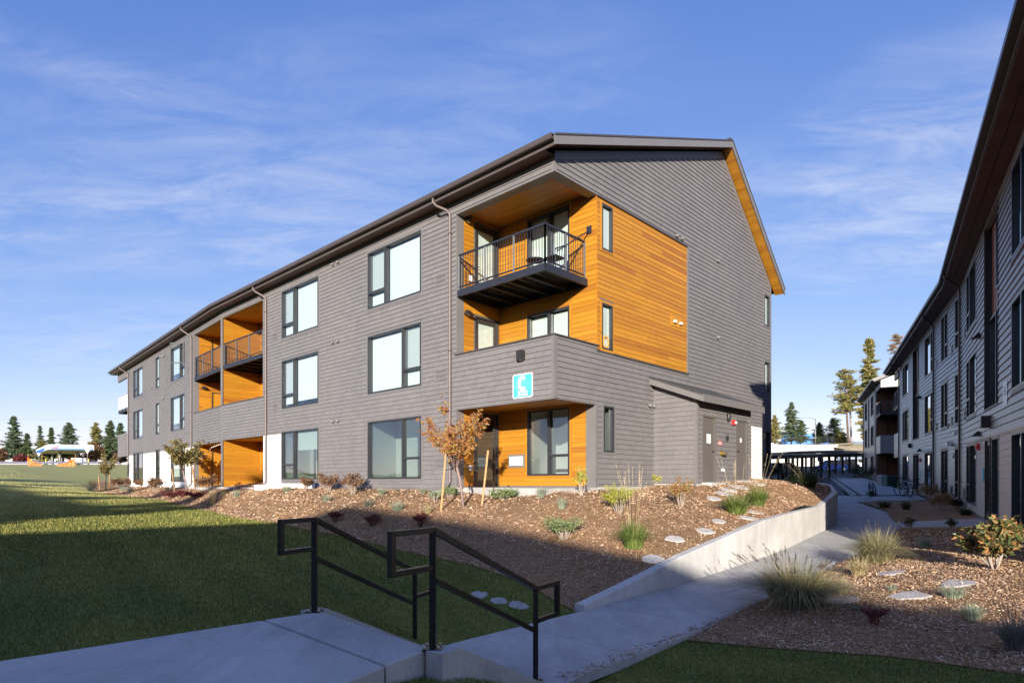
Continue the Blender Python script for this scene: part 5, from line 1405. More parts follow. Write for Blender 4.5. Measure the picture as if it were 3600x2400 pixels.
for r in (1, 2, 3): glass_door(FFS, .9, 1.9, zB0 + .05 + 3.1 * (r - 1), hz[r], BF, n=.01, blind=.8 if r == 2 else 0)
for r in (1, 2, 3): window(FFB, .6, 3.2, sz[r], hz[r], BF, mull=1.9, blinds=[.9, .9] if r == 2 else [0, 0], glass='glass_dark', casing=False)
MB().fbox(FF, .0, 4, -2, -.13, zB0 + 2.46, zB0 + 3.1).build('floor_slab', 'trim_dark', BF); MB().fbox(FF, .0, 4, -2, -.13, zB0 + 8.5, zB0 + 8.6).build('ceiling', 'trim_dark', BF)
balcony('balcony', [P2(FF, 3.9, -.02), P2(FF, .1, -.02), P2(FF, .1, -1.9), P2(FF, 3.9, -1.9)], [(P2(FF, 3.9, -.02), P2(FF, .1, -.02), 3), (P2(FF, .1, -.02), P2(FF, .1, -1.9), 2)], zB0 + 6.2, BF, None, 3)
lampb = MB(); lampb.ball(FF.p(.8, -1.0, zB0 + 2.42), .06); lampb.build('ceiling_light', 'bulb', BF)
def rlB(off, u): q = oB + dB * u + nB * off; return q
mb = MB()
def stripB(mb, o0, z0, o1, z1, th):
    q = [rlB(o0, -.5), rlB(o0, 20.2), rlB(o1, 20.2), rlB(o1, -.5)]; z = [z0 - .01, z0 + .4, z1 + .4, z1 - .01]
    mb.hexa([(p.x, p.y, a - th) for p, a in zip(q, z)] + [(p.x, p.y, a) for p, a in zip(q, z)])
stripB(mb, .6, zB0 + 9.3, -6.5, zB0 + 12, .14); stripB(mb, -6.5, zB0 + 12, -13.6, zB0 + 9.3, .14); rB = mb.build('roof', 'roofing', BF)
mb = MB(); stripB(mb, .72, zB0 + 9.3, .55, zB0 + 9.3, .14); mb.build('gutter', 'gutter_metal', rB)
mb = MB(); stripB(mb, .55, zB0 + 9.06, 0, zB0 + 9.06, .02); mb.build('soffit', 'cedar_shaded', rB)
mb = MB(); P = FE.p; mb.prism([P(0, -.1, zB0 + 9), P(13, -.1, zB0 + 9), P(6.5, -.1, zB0 + 11.7)], (-dB.x * .1, -dB.y * .1, 0)); mb.build('gable', 'trim', BF)
mb = MB(); a, b = rlB(.62, -.5), rlB(-6.5, -.5); mb.beam((a.x, a.y, zB0 + 9.15), (b.x, b.y, zB0 + 11.85), .05, .28); mb.build('rake_fascia', 'trim', rB)
for u in (4.3, 18.9): downspout(FF, u, zB0 + 8.7, zB0, .6, zB0 + 9.15, BF, 'gutter_metal', shift=-.6)
mb = MB(); a = oB - nB * 13; b = a + dB * 19; c = oB + dB * 19
mb.prism([(a.x, a.y, 1), (b.x, b.y, 1), (b.x, b.y, 11), (a.x, a.y, 11)], (.1, 0, 0)); mb.prism([(b.x, b.y, 1), (c.x, c.y, 1), (c.x, c.y, 11), (b.x, b.y, 11)], (.1, .1, 0)); mb.build('wall', 'trim', BF)

# ================================================================== HANDRAILS
def handrail(up, lo, label, zl, zu=ZL):
    up, lo = Vector(up), Vector(lo); d = (lo - up).normalized(); ln = .46
    t = thing('handrail', label, 'handrail', (up.x, up.y, zu), 'handrails of the steps')
    w = .052; hh = .95
    def pt(q, z): return Vector((q.x, q.y, z))
    a, b = up, lo
    zt_u, zt_l = zu + hh, zl + hh
    MB().box((a.x - w / 2, a.y - w / 2, zu + .008), (a.x + w / 2, a.y + w / 2, zt_u)).build('post', 'rail_black', t)
    MB().box((b.x - w / 2, b.y - w / 2, zl + .008), (b.x + w / 2, b.y + w / 2, zt_l - .02)).build('post', 'rail_black', t)
    MB().beam(pt(a, zt_u), pt(b, zt_l), w * .9, .045).build('top_rail', 'rail_black', t)
    MB().beam(pt(a, zu + .54) + Vector((d.x * w / 2, d.y * w / 2, 0)), pt(b, zl + .53) - Vector((d.x * w / 2, d.y * w / 2, 0)), .042, .042).build('mid_rail', 'rail_black', t)
    lp = MB(); e = a - d * ln
    lp.beam(pt(a, zt_u), pt(e, zt_u), w * .9, .045).beam(pt(e, zt_u + .0225), pt(e, zu + .63), .045, w * .9, up=(d.x, d.y, 0)).beam(pt(e, zu + .65), pt(a - d * w / 2, zu + .65), w * .9, .045)
    lp.build('return_loop', 'rail_black', t)
    lp = MB(); e = b + d * .44
    lp.beam(pt(b, zt_l), pt(e, zt_l), w * .9, .045).beam(pt(e, zt_l + .0225), pt(e, zl + .60), .045, w * .9, up=(d.x, d.y, 0)).beam(pt(e, zl + .62), pt(b + d * w / 2, zl + .62), w * .9, .045)
    lp.build('return_loop', 'rail_black', t)
    for q, z in ((a, zu), (b, zl)):
        bp = MB().box((q.x - .075, q.y - .075, z - .004), (q.x + .075, q.y + .075, z + .010)).build('base_plate', 'rail_black', t)
        for sx in (-1, 1):
            for sy in (-1, 1): MB().tube([(q.x + sx * .055, q.y + sy * .055, z + .01), (q.x + sx * .055, q.y + sy * .055, z + .028)], .011, 6).build('bolt', 'steel', bp)
handrail((-.636, 4.975), (.239, 6.28), 'near black steel handrail with square loop ends at the front corner of the steps', -.43)
handrail((-2.04, 6.40), (-1.27, 8.10), 'farther black steel handrail across the steps, on the lawn side', -.52)

# ================================================================== VEGETATION GENERATORS
def blades(n, r0, h, spread, width, rng, arch=.55, segs=3, hv=.35, lean=(0, 0)):
    az = rng.uniform(0, 2 * np.pi, n); rr = r0 * np.sqrt(rng.uniform(0, 1, n))
    az0 = rng.uniform(0, 2 * np.pi, n)
    bx = rr * np.cos(az0); by = rr * np.sin(az0)
    az = np.where(rng.uniform(0, 1, n) < .75, az0 + rng.normal(0, .5, n), az)
    hh = h * (1 - hv * rng.uniform(0, 1, n)); sp_ = spread * rng.uniform(.15, 1, n)
    t = np.linspace(0, 1, segs + 1)
    px = bx[:, None] + np.cos(az)[:, None] * sp_[:, None] * t ** 1.7 + lean[0] * t ** 1.5
    py = by[:, None] + np.sin(az)[:, None] * sp_[:, None] * t ** 1.7 + lean[1] * t ** 1.5
    k_ = (sp_ / max(spread, 1e-6))[:, None] * arch
    pz = hh[:, None] * (t - k_ * t ** 2.6)
    w = width * (1 - t ** 2 * .92) * .5
    sa = az + np.pi / 2 + rng.normal(0, .6, n)
    ox = np.cos(sa)[:, None] * w; oy = np.sin(sa)[:, None] * w
    V = np.stack([np.stack([px - ox, py - oy, pz], 2), np.stack([px + ox, py + oy, pz], 2)], 2)   # n,segs+1,2,3
    nv = (segs + 1) * 2
    base = (np.arange(n) * nv)[:, None, None]
    q = np.array([[2 * i, 2 * i + 1, 2 * i + 3, 2 * i + 2] for i in range(segs)])[None]
    return V.reshape(-1, 3), (base + q).reshape(-1, 4), np.stack([px[:, -1], py[:, -1], pz[:, -1]], 1), np.stack([px[:, -1] - px[:, -2], py[:, -1] - py[:, -2], pz[:, -1] - pz[:, -2]], 1)
def leaves(P, size, rng, droop=.3, aspect=.45, jit=.4):
    n = len(P); s = size * rng.uniform(.65, 1.25, n)
    d = rng.normal(0, 1, (n, 3)); d[:, 2] = d[:, 2] * .6 - droop; d /= np.linalg.norm(d, axis=1)[:, None]
    u = rng.normal(0, 1, (n, 3)); u -= (u * d).sum(1)[:, None] * d; u /= np.linalg.norm(u, axis=1)[:, None]
    nn = np.cross(d, u)
    a = P; m = P + d * (s * .45)[:, None]; tip = P + d * s[:, None] + nn * (s * .12)[:, None]
    l = m + u * (s * aspect * .5)[:, None] - nn * (s * .05)[:, None]; r_ = m - u * (s * aspect * .5)[:, None] - nn * (s * .05)[:, None]
    V = np.stack([a, l, tip, r_], 1).reshape(-1, 3)
    return V, np.arange(4 * n).reshape(n, 4)
def cat_np(parts):
    V = []; Q_ = []; k_ = 0
    for v, q in parts: V.append(v); Q_.append(q + k_); k_ += len(v)
    return np.concatenate(V), np.concatenate(Q_)
CNT = [0]
def nrng(): CNT[0] += 1; return np.random.default_rng(100 + CNT[0])
def scale_of(px, t): return px * t / FPX
def grass_plant(name, pos, h, w, mat, label, n=260, plumes=None, group=None, arch=.55, bw=.007, r0=None, spread=.55):
    rng = nrng(); t = thing(name, label, 'grass', pos, group); h *= 1 + .6 * arch
    V, Q_, tip, td = blades(n, r0 or w * .16, h, w * spread, bw, rng, arch)
    mesh_np('blades', V + np.array(pos), Q_, mat, t)
    if plumes:
        k_, ph, pw, pm, stm, psp = plumes
        sv = MB(); heads = []
        for i in range(k_):
            az = rng.uniform(0, 2 * np.pi); sp_ = psp * rng.uniform(.1, 1); hh = ph * rng.uniform(.75, 1.05)
            b = Vector(pos) + Vector((math.cos(az), math.sin(az), 0)) * (w * .08)
            e = b + Vector((math.cos(az) * sp_, math.sin(az) * sp_, hh)); m_ = b.lerp(e, .55) + Vector((0, 0, .06 * hh)) - Vector((math.cos(az) * sp_, math.sin(az) * sp_, 0)) * .12
            sv.tube([b, m_, e], .0028, 4, .0018, cap=False)
            heads.append((e, (e - m_).normalized()))
        s_o = sv.build('stems', stm, t); s_o['kind'] = 'stuff'
        for e, d in heads:
            m = 70; L_ = pw[0] * rng.uniform(.8, 1.15); s = rng.uniform(-.15, 1, m)
            C_ = np.array(e)[None] + np.array(d)[None] * (s * L_)[:, None]
            rdir = rng.normal(0, 1, (m, 3)); rdir /= np.linalg.norm(rdir, axis=1)[:, None]
            rad_ = pw[1] * np.sqrt(np.clip(1 - ((s - .4) / .75) ** 2, .05, 1))
            tipv = C_ + rdir * rad_[:, None] + np.array(d)[None] * .02
            off = np.cross(rdir, np.array(d)[None]) * .0028
            Vp = np.stack([C_ - off, C_ + off, tipv + off * .4, tipv - off * .4], 1).reshape(-1, 3)
            mesh_np('plume', Vp, np.arange(4 * m).reshape(m, 4), pm, t)
    return t
def shrub(name, pos, h, w, leafmat, label, nl=700, ls=.05, stems=9, bark='bark_pale', group=None, cat='shrub', low=.25, aspect=.45, flat=1.0, sr=.008, sparse=False, droop=.2):
    rng = nrng(); t = thing(name, label, cat, pos, group)
    mb = MB(); nodes = []
    for i in range(stems):
        az = 2 * math.pi * i / stems + rng.uniform(-.4, .4); r_ = w * .5 * rng.uniform(.25, 1) * (.6 if sparse else .85); hh = h * rng.uniform(.6, 1) * (1 - .35 * (r_ / (w * .5)) ** 2)
        b = Vector(pos) + Vector((math.cos(az), math.sin(az), 0)) * w * .05
        e = Vector(pos) + Vector((math.cos(az) * r_, math.sin(az) * r_, hh))
        m1 = b.lerp(e, .4) + Vector((rng.normal(0, .03) * w, rng.normal(0, .03) * w, .05 * h)); m2 = b.lerp(e, .75) + Vector((rng.normal(0, .04) * w, rng.normal(0, .04) * w, .05 * h))
        mb.tube([b - Vector((0, 0, .04)), m1, m2, e], sr, 5, sr * .35)
        nodes += [(m1, m2), (m2, e), (m2, e)]
        for k_ in range(3):
            a_ = m1.lerp(e, rng.uniform(.2, .8)); az2 = az + rng.normal(0, 1.0); f_ = a_ + Vector((math.cos(az2), math.sin(az2), rng.uniform(.2, 1.0))) * (w * .22)
            f_.z = min(f_.z, pos[2] + h)
            mb.tube([a_, f_], sr * .45, 4, sr * .2, cap=False); nodes.append((a_, f_)); nodes.append((a_, f_))
    so = mb.build('stems', bark, t); so['kind'] = 'stuff'
    nl = int(nl * 1.7); idx_ = rng.integers(0, len(nodes), nl); tt = rng.uniform(0, 1.05, nl)
    A_ = np.array([nodes[i][0] for i in idx_]); B_ = np.array([nodes[i][1] for i in idx_])
    P_ = A_ + (B_ - A_) * tt[:, None] + rng.normal(0, .02 if sparse else .045, (nl, 3)) * np.array([w, w, h * .8])
    P_ = P_[P_[:, 2] > pos[2] + h * low * .5]
    V, Q_ = leaves(P_, ls, rng, droop, aspect)
    V[:, 2] = np.maximum(V[:, 2], pos[2] + .01)
    mesh_np('foliage', V, Q_, leafmat, t)
    return t
def young_tree(pos, h, leafmat, label, rng, nl=900, crown0=.42, w=1.2, ls=.085, lean=(0, 0), bark='bark_young', low=False, group='young staked trees'):
    t = thing('young_tree', label, 'tree', pos, group)
    b = Vector(pos); tr = MB(); top = b + Vector((lean[0], lean[1], h * .62))
    trunk = [b - Vector((0, 0, .1)), b + Vector((lean[0] * .25, lean[1] * .3, h * .2)), b + Vector((lean[0] * .55, lean[1] * .55, h * crown0))]
    tr.tube(trunk, [.042, .034, .030], 8); tr.build('trunk', bark, t, True)
    br = MB(); nodes = []
    s0 = trunk[-1]
    nb = 11
    for i in range(nb):
        az = 2.4 * i + rng.uniform(-.3, .3); rr = w * .5 * rng.uniform(.45, 1.0); hh = h * rng.uniform(.30, .58) * (1.05 - .25 * rr / (w * .5))
        st_ = s0 + Vector((0, 0, -h * .10 * rng.uniform(0, 1)))
        e = st_ + Vector((math.cos(az) * rr, math.sin(az) * rr, hh)); m_ = st_.lerp(e, .5) + Vector((-math.cos(az) * rr * .12, -math.sin(az) * rr * .12, .02))
        br.tube([st_, m_, e], .016, 6, .004); nodes.append((st_.lerp(m_, .6), m_)); nodes += [(m_, e)] * 3
        for k_ in range(6):
            a_ = st_.lerp(m_, .6).lerp(e, rng.uniform(0, .95)); az2 = az + rng.normal(0, .9)
            f_ = a_ + Vector((math.cos(az2) * .8, math.sin(az2) * .8, rng.uniform(.1, .9))) * (w * .2)
            br.tube([a_, f_], .005, 4, .002, cap=False); nodes += [(a_, f_)] * 2
    o_ = br.build('branches', bark, t, True); o_['kind'] = 'stuff'
    idx_ = rng.integers(0, len(nodes), nl); tt = rng.uniform(.0, 1.05, nl)
    A_ = np.array([nodes[i][0] for i in idx_]); B_ = np.array([nodes[i][1] for i in idx_])
    P_ = A_ + (B_ - A_) * tt[:, None] + rng.normal(0, .03, (nl, 3))
    V, Q_ = leaves(P_, ls, rng, .75, .42)
    mesh_np('crown', V, Q_, leafmat, t)
    return t
def stake(base, h, lean, label, group='wooden tree stakes'):
    b = Vector(base); e = b + Vector((lean[0], lean[1], h))
    o_ = MB().beam(b - Vector((0, 0, .15)), e, .048, .048).build('tree_stake', 'stake_wood')
    tag(o_, label, 'stake', group); return e
def pine(pos, h, w, mat, label, rng, clear=.15, nw=16, density=1.0, bark='bark_pine', group=None, lean=0.0, shape=1.0, sparse=1.0, nsize=1.0, name='pine_tree', twig=True):
    t = thing(name, label, 'tree', pos, group); b = Vector(pos); top = b + Vector((lean, 0, h))
    r0 = h * .013 + .05
    MB().tube([b - Vector((0, 0, .5)), b.lerp(top, .35), b.lerp(top, .7), top], [r0, r0 * .8, r0 * .5, r0 * .1], 7).build('trunk', bark, t, True)
    C_ = []; bm_ = MB()
    for i in range(nw):
        f = clear + (1 - clear) * (i + rng.uniform(-.35, .35)) / nw
        if f >= .985: f = .985
        g = (1 - (f - clear) / (1 - clear)); ln0 = w * .5 * (g ** (.75 * shape) * .95 + .06) * (1 if f > clear + .1 else .75)
        p0 = b.lerp(top, f)
        for k_ in range(int(rng.integers(4, 7) * sparse) + 1):
            az = rng.uniform(0, 2 * math.pi); ln = ln0 * (rng.uniform(.35, 1.0) if rng.uniform() < .8 else rng.uniform(1.0, 1.4))
            e = p0 + Vector((math.cos(az) * ln, math.sin(az) * ln, ln * rng.uniform(-.22, .30) + .02 * h * (f - .5)))
            if twig: bm_.tube([p0, e], max(.012, r0 * .16 * g), 4, .008, cap=False)
            m = max(2, int(density * (3 + 9 * ln / (w * .5 + 1e-6))))
            s = rng.uniform(.3, 1.05, m)
            for q in s:
                c = p0.lerp(e, q); C_.append((c.x + rng.normal(0, .07 * ln), c.y + rng.normal(0, .07 * ln), c.z + rng.normal(0, .05 * ln) + .02 * ln))
    C_.append(tuple(top)); C_.append(tuple(top - Vector((0, 0, .03 * h)))); C_ += [tuple(top - Vector((0, 0, .05 * h)))] * 2
    if twig: o_ = bm_.build('branches', bark, t); o_['kind'] = 'stuff'
    C_ = np.array(C_); nn = 12; ns_ = (h * .020 + .10) * nsize
    P_ = np.repeat(C_, nn, 0); m = len(P_)
    d = rng.normal(0, 1, (m, 3)); d[:, 2] = np.abs(d[:, 2]) * .55; d /= np.linalg.norm(d, axis=1)[:, None]
    u = np.cross(d, rng.normal(0, 1, (m, 3))); u /= np.linalg.norm(u, axis=1)[:, None]
    L_ = ns_ * rng.uniform(.7, 1.4, m)[:, None]; wd = u * (ns_ * .20)
    V = np.stack([P_ - wd * .5, P_ + wd * .5, P_ + d * L_ + wd * .45, P_ + d * L_ - wd * .45], 1).reshape(-1, 3)
    mesh_np('crown', V, np.arange(4 * m).reshape(m, 4), mat, t)
    return t

# ================================================================== PLANTING
def GP(px, py, hp, wp, zf, kind, label, **kw):
    p = hit(px, py, zf); t = p[1]; return p, scale_of(hp, t), scale_of(wp, t)
def fescue(px, py, hp, wp, label, zf=zbedc, mat='fescue', n=240, **kw):
    p, h, w = GP(px, py, hp, wp, zf, 0, label)
    return grass_plant('fescue_clump', p, h, w, mat, label, n, group='blue fescue clumps', bw=.0055, arch=.35, r0=w * .2, **kw)
# west bed, left to right in front of the facade
fescue(1295, 1783, 34, 60, 'dusky fescue clump left of the pale one, casting a long shadow', mat='fescue_dark')
fescue(1342, 1741, 30, 50, 'grey green fescue close to the foundation below the right ground floor window', n=260)
fescue(1398, 1796, 40, 72, 'pale blue fescue in the lit mulch below the right ground floor window')
fescue(1487, 1735, 24, 40, 'little pale fescue at the foundation left of the downspout')
fescue(1503, 1806, 40, 62, 'straw coloured fescue just left of the front tree stake', mat='tan_grass', n=170)
fescue(1903, 1749, 42, 56, 'silver fescue under the corner window of the patio')
fescue(1976, 1789, 46, 58, 'silver fescue with a green tuft farther out from the patio corner')
fescue(1007, 1731, 34, 52, 'grey fescue in front of the white wall panel by the downspout')
fescue(1148, 1764, 28, 50, 'pale fescue in front of the brown hydrangeas')
fescue(832, 1748, 30, 44, 'grey fescue before the patio opening of the middle bay')
fescue(781, 1741, 24, 36, 'faded fescue left of the grey one before the middle bay', mat='tan_grass', n=150)
fescue(434, 1727, 22, 40, 'blue fescue, left of the pair beside the far white wall')
fescue(459, 1729, 22, 36, 'blue fescue, right of the pair beside the far white wall')
fescue(325, 1716, 40, 50, 'large green clump left of the farthest young tree', mat='deep_grass')
fescue(318, 1727, 26, 46, 'pale clump at the tip of the far mulch bed')
fescue(2043, 2004, 16, 30, 'tiny faded grass tuft in the shaded mulch', mat='tan_grass', n=60)
p, h, w = GP(1530, 1766, 50, 60, zbedc, 0, ''); shrub('sage_plant', p, h, w, 'fescue', 'grey green sage behind the front tree stake', 420, .05, 9, group='low perennials')
p, h, w = GP(1579, 1749, 42, 70, zbedc, 0, ''); shrub('sage_plant', p, h, w, 'leaf_sage', 'bright green perennial at the base of the downspout', 420, .06, 9, group='low perennials')
p, h, w = GP(1774, 1757, 38, 118, zbedc, 0, ''); shrub('low_perennial', p, h, w, 'leaf_sage', 'wide low green perennial in front of the patio slab', 650, .065, 14, group='low perennials', low=.05)
p, h, w = GP(1982, 1898, 92, 150, zbedc, 0, ''); shrub('sedum_plant', p, h, w, 'leaf_sage', 'grey green sedum half in shadow in the middle of the mulch', 900, .055, 16, group='low perennials', low=.05)
p, h, w = GP(2043, 1743, 112, 76, zbedc, 0, ''); shrub('twiggy_shrub', p, h, w, 'leaf_yellowgreen', 'thin twiggy shrub with small yellow green leaves at the patio corner', 330, .05, 7, group='shrubs', sparse=True)
p, h, w = GP(2175, 1806, 132, 120, zbedc, 0, ''); shrub('euonymus_shrub', p, h, w, 'leaf_yellowgreen', 'dense upright yellow green shrub behind the tall plumed grass', 1500, .042, 13, group='shrubs', low=.02)
p, h, w = GP(2308, 1708, 48, 62, zbedc, 0, ''); shrub('golden_shrub', p, h, w, 'leaf_gold', 'small golden shrub against the utility room wall', 420, .05, 8, group='shrubs', low=.05)
p, h, w = GP(2393, 1782, 118, 105, zbedc, 0, ''); shrub('rusty_shrub', p, h, w, 'leaf_rust', 'rust and green leaved shrub in front of the utility room', 620, .055, 9, group='shrubs', sparse=True, low=.05)
p, h, w = GP(2227, 1927, 95, 190, zbedc, 0, '')
grass_plant('reed_grass', p, h, w, 'green_grass', 'big green reed grass with tall pale plumes in the middle of the mulch slope', 800, (15, scale_of(235, p[1]), (.30, .012), 'plume_tan', 'tan_grass', .22), 'plumed grasses', .75, .008)
p, h, w = GP(2590, 1806, 70, 170, zbedc, 0, '')
grass_plant('reed_grass', p, h, w, 'green_grass', 'green plumed grass below the utility room doors', 800, (11, scale_of(150, p[1]), (.34, .014), 'plume_tan', 'tan_grass', .38), 'plumed grasses', .75, .009)
p, h, w = GP(2664, 1778, 68, 130, zbedc, 0, '')
grass_plant('reed_grass', p, h, w, 'green_grass', 'green plumed grass right of the stepping stones near the bank top', 700, (9, scale_of(160, p[1]), (.34, .014), 'plume_tan', 'tan_grass', .5), 'plumed grasses', .75, .009)
p, h, w = GP(2790, 1697, 34, 60, zbedc, 0, ''); grass_plant('reed_grass', p, h, w, 'green_grass', 'small bright green grass at the crest of the bank', 350, None, 'plumed grasses', .8, .012)
p, h, w = GP(2842, 1716, 62, 120, zbedc, 0, ''); grass_plant('reed_grass', p, h, w, 'deep_grass', 'dark wide grass clump at the bend of the retaining wall', 800, (10, scale_of(95, p[1]), (.25, .012), 'plume_dark', 'tan_grass', .6), 'plumed grasses', .8, .012)
p, h, w = GP(2686, 1676, 40, 50, zbedc, 0, ''); shrub('golden_shrub', p, h, w, 'leaf_gold', 'yellow variegated shrub behind the utility room corner', 380, .09, 8, group='shrubs')
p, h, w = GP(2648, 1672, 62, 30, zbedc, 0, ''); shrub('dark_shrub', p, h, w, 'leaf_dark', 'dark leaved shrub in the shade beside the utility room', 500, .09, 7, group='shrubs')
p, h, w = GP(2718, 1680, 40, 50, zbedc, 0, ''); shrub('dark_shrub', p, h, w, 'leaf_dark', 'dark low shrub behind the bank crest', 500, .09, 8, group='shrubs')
for px, py, hp, wp, lb in ((1076, 1730, 62, 52, 'small brown hydrangea at the white panel under the left ground floor window'), (1152, 1733, 78, 84, 'brown hydrangea with pale twigs, left of the large pair'), (1242, 1738, 84, 92, 'largest brown hydrangea against the grey wall between the windows'),
                       (727, 1722, 52, 92, 'wide brown hydrangea in front of the middle bay patio'), (545, 1728, 50, 66, 'pale twigged hydrangea before the far white wall'), (452, 1710, 34, 42, 'brown hydrangea under the far left ground floor window'), (411, 1712, 34, 42, 'brown hydrangea beyond the far end of the facade'), (489, 1712, 30, 40, 'brown hydrangea right of the far left ground floor window')):
    p, h, w = GP(px, py, hp, wp, zbedc, 0, ''); shrub('hydrangea', p, h, w, 'leaf_brown', lb, 650, .075 if py > 1728 else .11, 11, group='brown hydrangeas', low=.3, sr=.007)
p, h, w = GP(840, 1722, 34, 30, zbedc, 0, ''); shrub('red_twig_shrub', p, h, w, 'leaf_red', 'red twigged shrub against the cedar patio wall', 80, .05, 12, 'leaf_red', group='shrubs')
for px, py, hp, wp, lb in ((1480, 1850, 52, 74, 'dark red barberry at the edge of the shadow above the near handrail'), (1309, 1850, 44, 74, 'dark red barberry at the shadow edge above the far handrail'), (1180, 1835, 42, 66, 'dark red barberry in the shadow near the lawn'),
                       (605, 1752, 26, 70, 'purple barberry, leftmost of the far row'), (640, 1749, 28, 50, 'purple barberry under the middle young tree'), (692, 1753, 24, 70, 'purple barberry, rightmost of the far row')):
    p, h, w = GP(px, py, hp, wp, zbedc, 0, ''); shrub('barberry', p, h, w, 'leaf_red', lb, 520, .04 if py > 1800 else .07, 12, group='red barberries', low=.05, bark='leaf_red')
p, h, w = GP(748, 1775, 62, 40, zbedc, 0, ''); grass_plant('feather_grass', p, h, w, 'tan_grass', 'tall straw coloured grass in the mulch before the middle bay', 160, None, 'tan grasses', .3, .007)
# trees with stakes and straps
rng = nrng()
p = hit(1631, 1785, zbedc); t_ = p[1]; h = scale_of(492, t_)
young_tree(p, h, 'leaf_autumn', 'young tree with orange and gold leaves in front of the corner patio', rng, 2100, .33, scale_of(270, t_), .115, (-.42, .1))
s1 = stake(hit(1549, 1798, zbedc), scale_of(205, t_), (.14, 0), 'leaning wooden stake left of the orange leaved tree'); s2 = stake(hit(1692, 1779, zbedc), scale_of(195, t_), (.18, .0), 'wooden stake right of the orange leaved tree')
def strap(a, b, sag, label):
    pts = [Vector(a).lerp(Vector(b), i / 8) - Vector((0, 0, sag * math.sin(math.pi * i / 8))) for i in range(9)]
    tag(MB().tube(pts, .012, 5).build('tree_strap', 'strap_black'), label, 'strap', 'tree straps')
tz = Vector(p) + Vector((-.13, .05, h * .33))
strap(s1 - Vector((.03, 0, .45)), tz, .05, 'black strap from the left stake to the orange leaved tree'); strap(s2 - Vector((.04, 0, .6)), tz, .05, 'black strap from the right stake to the orange leaved tree')
p = hit(660, 1738, zbedc); t_ = p[1]; h = scale_of(255, t_)
young_tree(p, h, 'leaf_olive', 'young olive green tree with a side branch in front of the far white wall', rng, 1900, .38, scale_of(150, t_), .17, (-.55, 0))
stake(hit(616, 1731, zbedc), scale_of(88, t_), (-.2, 0), 'wooden stake left of the olive green tree'); stake(hit(690, 1736, zbedc), scale_of(95, t_), (-.2, 0), 'wooden stake right of the olive green tree')
p = hit(372, 1724, zbedc); t_ = p[1]; h = scale_of(158, t_)
young_tree(p, h, 'leaf_olive', 'compact olive tree at the far end of the mulch bed', rng, 1200, .34, scale_of(62, t_), .17, (.05, 0))
stake(hit(351, 1722, zbedc), scale_of(52, t_), (-.1, 0), 'short stake left of the compact olive tree'); stake(hit(384, 1724, zbedc), scale_of(56, t_), (.05, 0), 'short stake right of the compact olive tree')
# stepping stones
def stone(px, py, wp, zf, label, group, mat='stone', hp=None, lift=.035, n=9):
    p = hit(px, py, zf); rng = nrng(); w = scale_of(wp, p[1]) * .5
    pts = []
    for i in range(n):
        a = 2 * math.pi * i / n + rng.uniform(-.15, .15); r_ = w * rng.uniform(.78, 1.08)
        pts.append((p[0] + math.cos(a) * r_, p[1] + math.sin(a) * r_ * .95))
    zz = zf(np.array([q[0] for q in pts] + [p[0]]), np.array([q[1] for q in pts] + [p[1]]))
    # plane fit: lies with the slope
    A_ = np.c_[np.array(pts + [p[:2]]), np.ones(n + 1)]; cf = np.linalg.lstsq(A_, zz, rcond=None)[0]
    pl_ = lambda x, y: float(cf[0] * x + cf[1] * y + cf[2])
    mb = MB(); c = Vector((p[0], p[1]))
    ins_ = [Vector(q) + (c - Vector(q)).normalized() * .02 for q in pts]
    mb.add([(q[0], q[1], pl_(*q) - .05) for q in pts] + [(q[0], q[1], pl_(*q) + lift - .012) for q in pts] + [(q.x, q.y, pl_(q.x, q.y) + lift + rng.uniform(-.003, .003)) for q in ins_],
           [tuple(range(2 * n, 3 * n))] + [(i, (i + 1) % n, n + (i + 1) % n, n + i) for i in range(n)] + [(n + i, n + (i + 1) % n, 2 * n + (i + 1) % n, 2 * n + i) for i in range(n)])
    return tag(mb.build('stepping_stone', mat), label, 'stepping stone', group)
for i, (px, py, wp, lb) in enumerate(((2292, 1966, 84, 'flat stepping stone nearest the low end of the retaining wall'), (2373, 1898, 72, 'second stepping stone up the slope from the retaining wall end'), (2480, 1869, 72, 'third stepping stone up the mulch slope'), (2526, 1835, 62, 'fourth stepping stone up the mulch slope'),
                              (2631, 1823, 74, 'stepping stone right of the green plumed grass, lower of two'), (2655, 1804, 54, 'stepping stone right of the green plumed grass, upper of two'), (2510, 1754, 62, 'lowest stepping stone of the run climbing to the utility doors'), (2545, 1736, 66, 'second stone of the run climbing to the utility doors'), (2562, 1724, 66, 'third stone of the run climbing to the utility doors'), (2592, 1712, 76, 'fourth stone of the run climbing to the utility doors'), (2650, 1700, 90, 'topmost stone of the run at the utility doors'))):
    stone(px, py, wp, zbedc, lb, 'stepping stones in the west bed')
for (px, py, wp, lb) in ((3134, 2017, 104, 'stepping stone behind the fountain grasses'), (2955, 2112, 142, 'stepping stone right of the big fountain grass'), (3198, 2098, 134, 'largest stepping stone in the middle of the east mulch'), (3364, 2055, 120, 'stepping stone crossed by a thin shadow, behind a fescue')):
    stone(px, py, wp, zbedr, lb, 'stepping stones in the east bed')
for (px, py, wp, lb) in ((1688, 2092, 62, 'flat paver sunk in the shaded lawn, left of three'), (1758, 2114, 66, 'flat paver sunk in the shaded lawn, middle of three'), (1822, 2128, 80, 'flat paver sunk in the shaded lawn, nearest the path')):
    stone(px, py, wp, zlawn, lb, 'pavers in the lawn', 'concrete_curb', lift=.02)
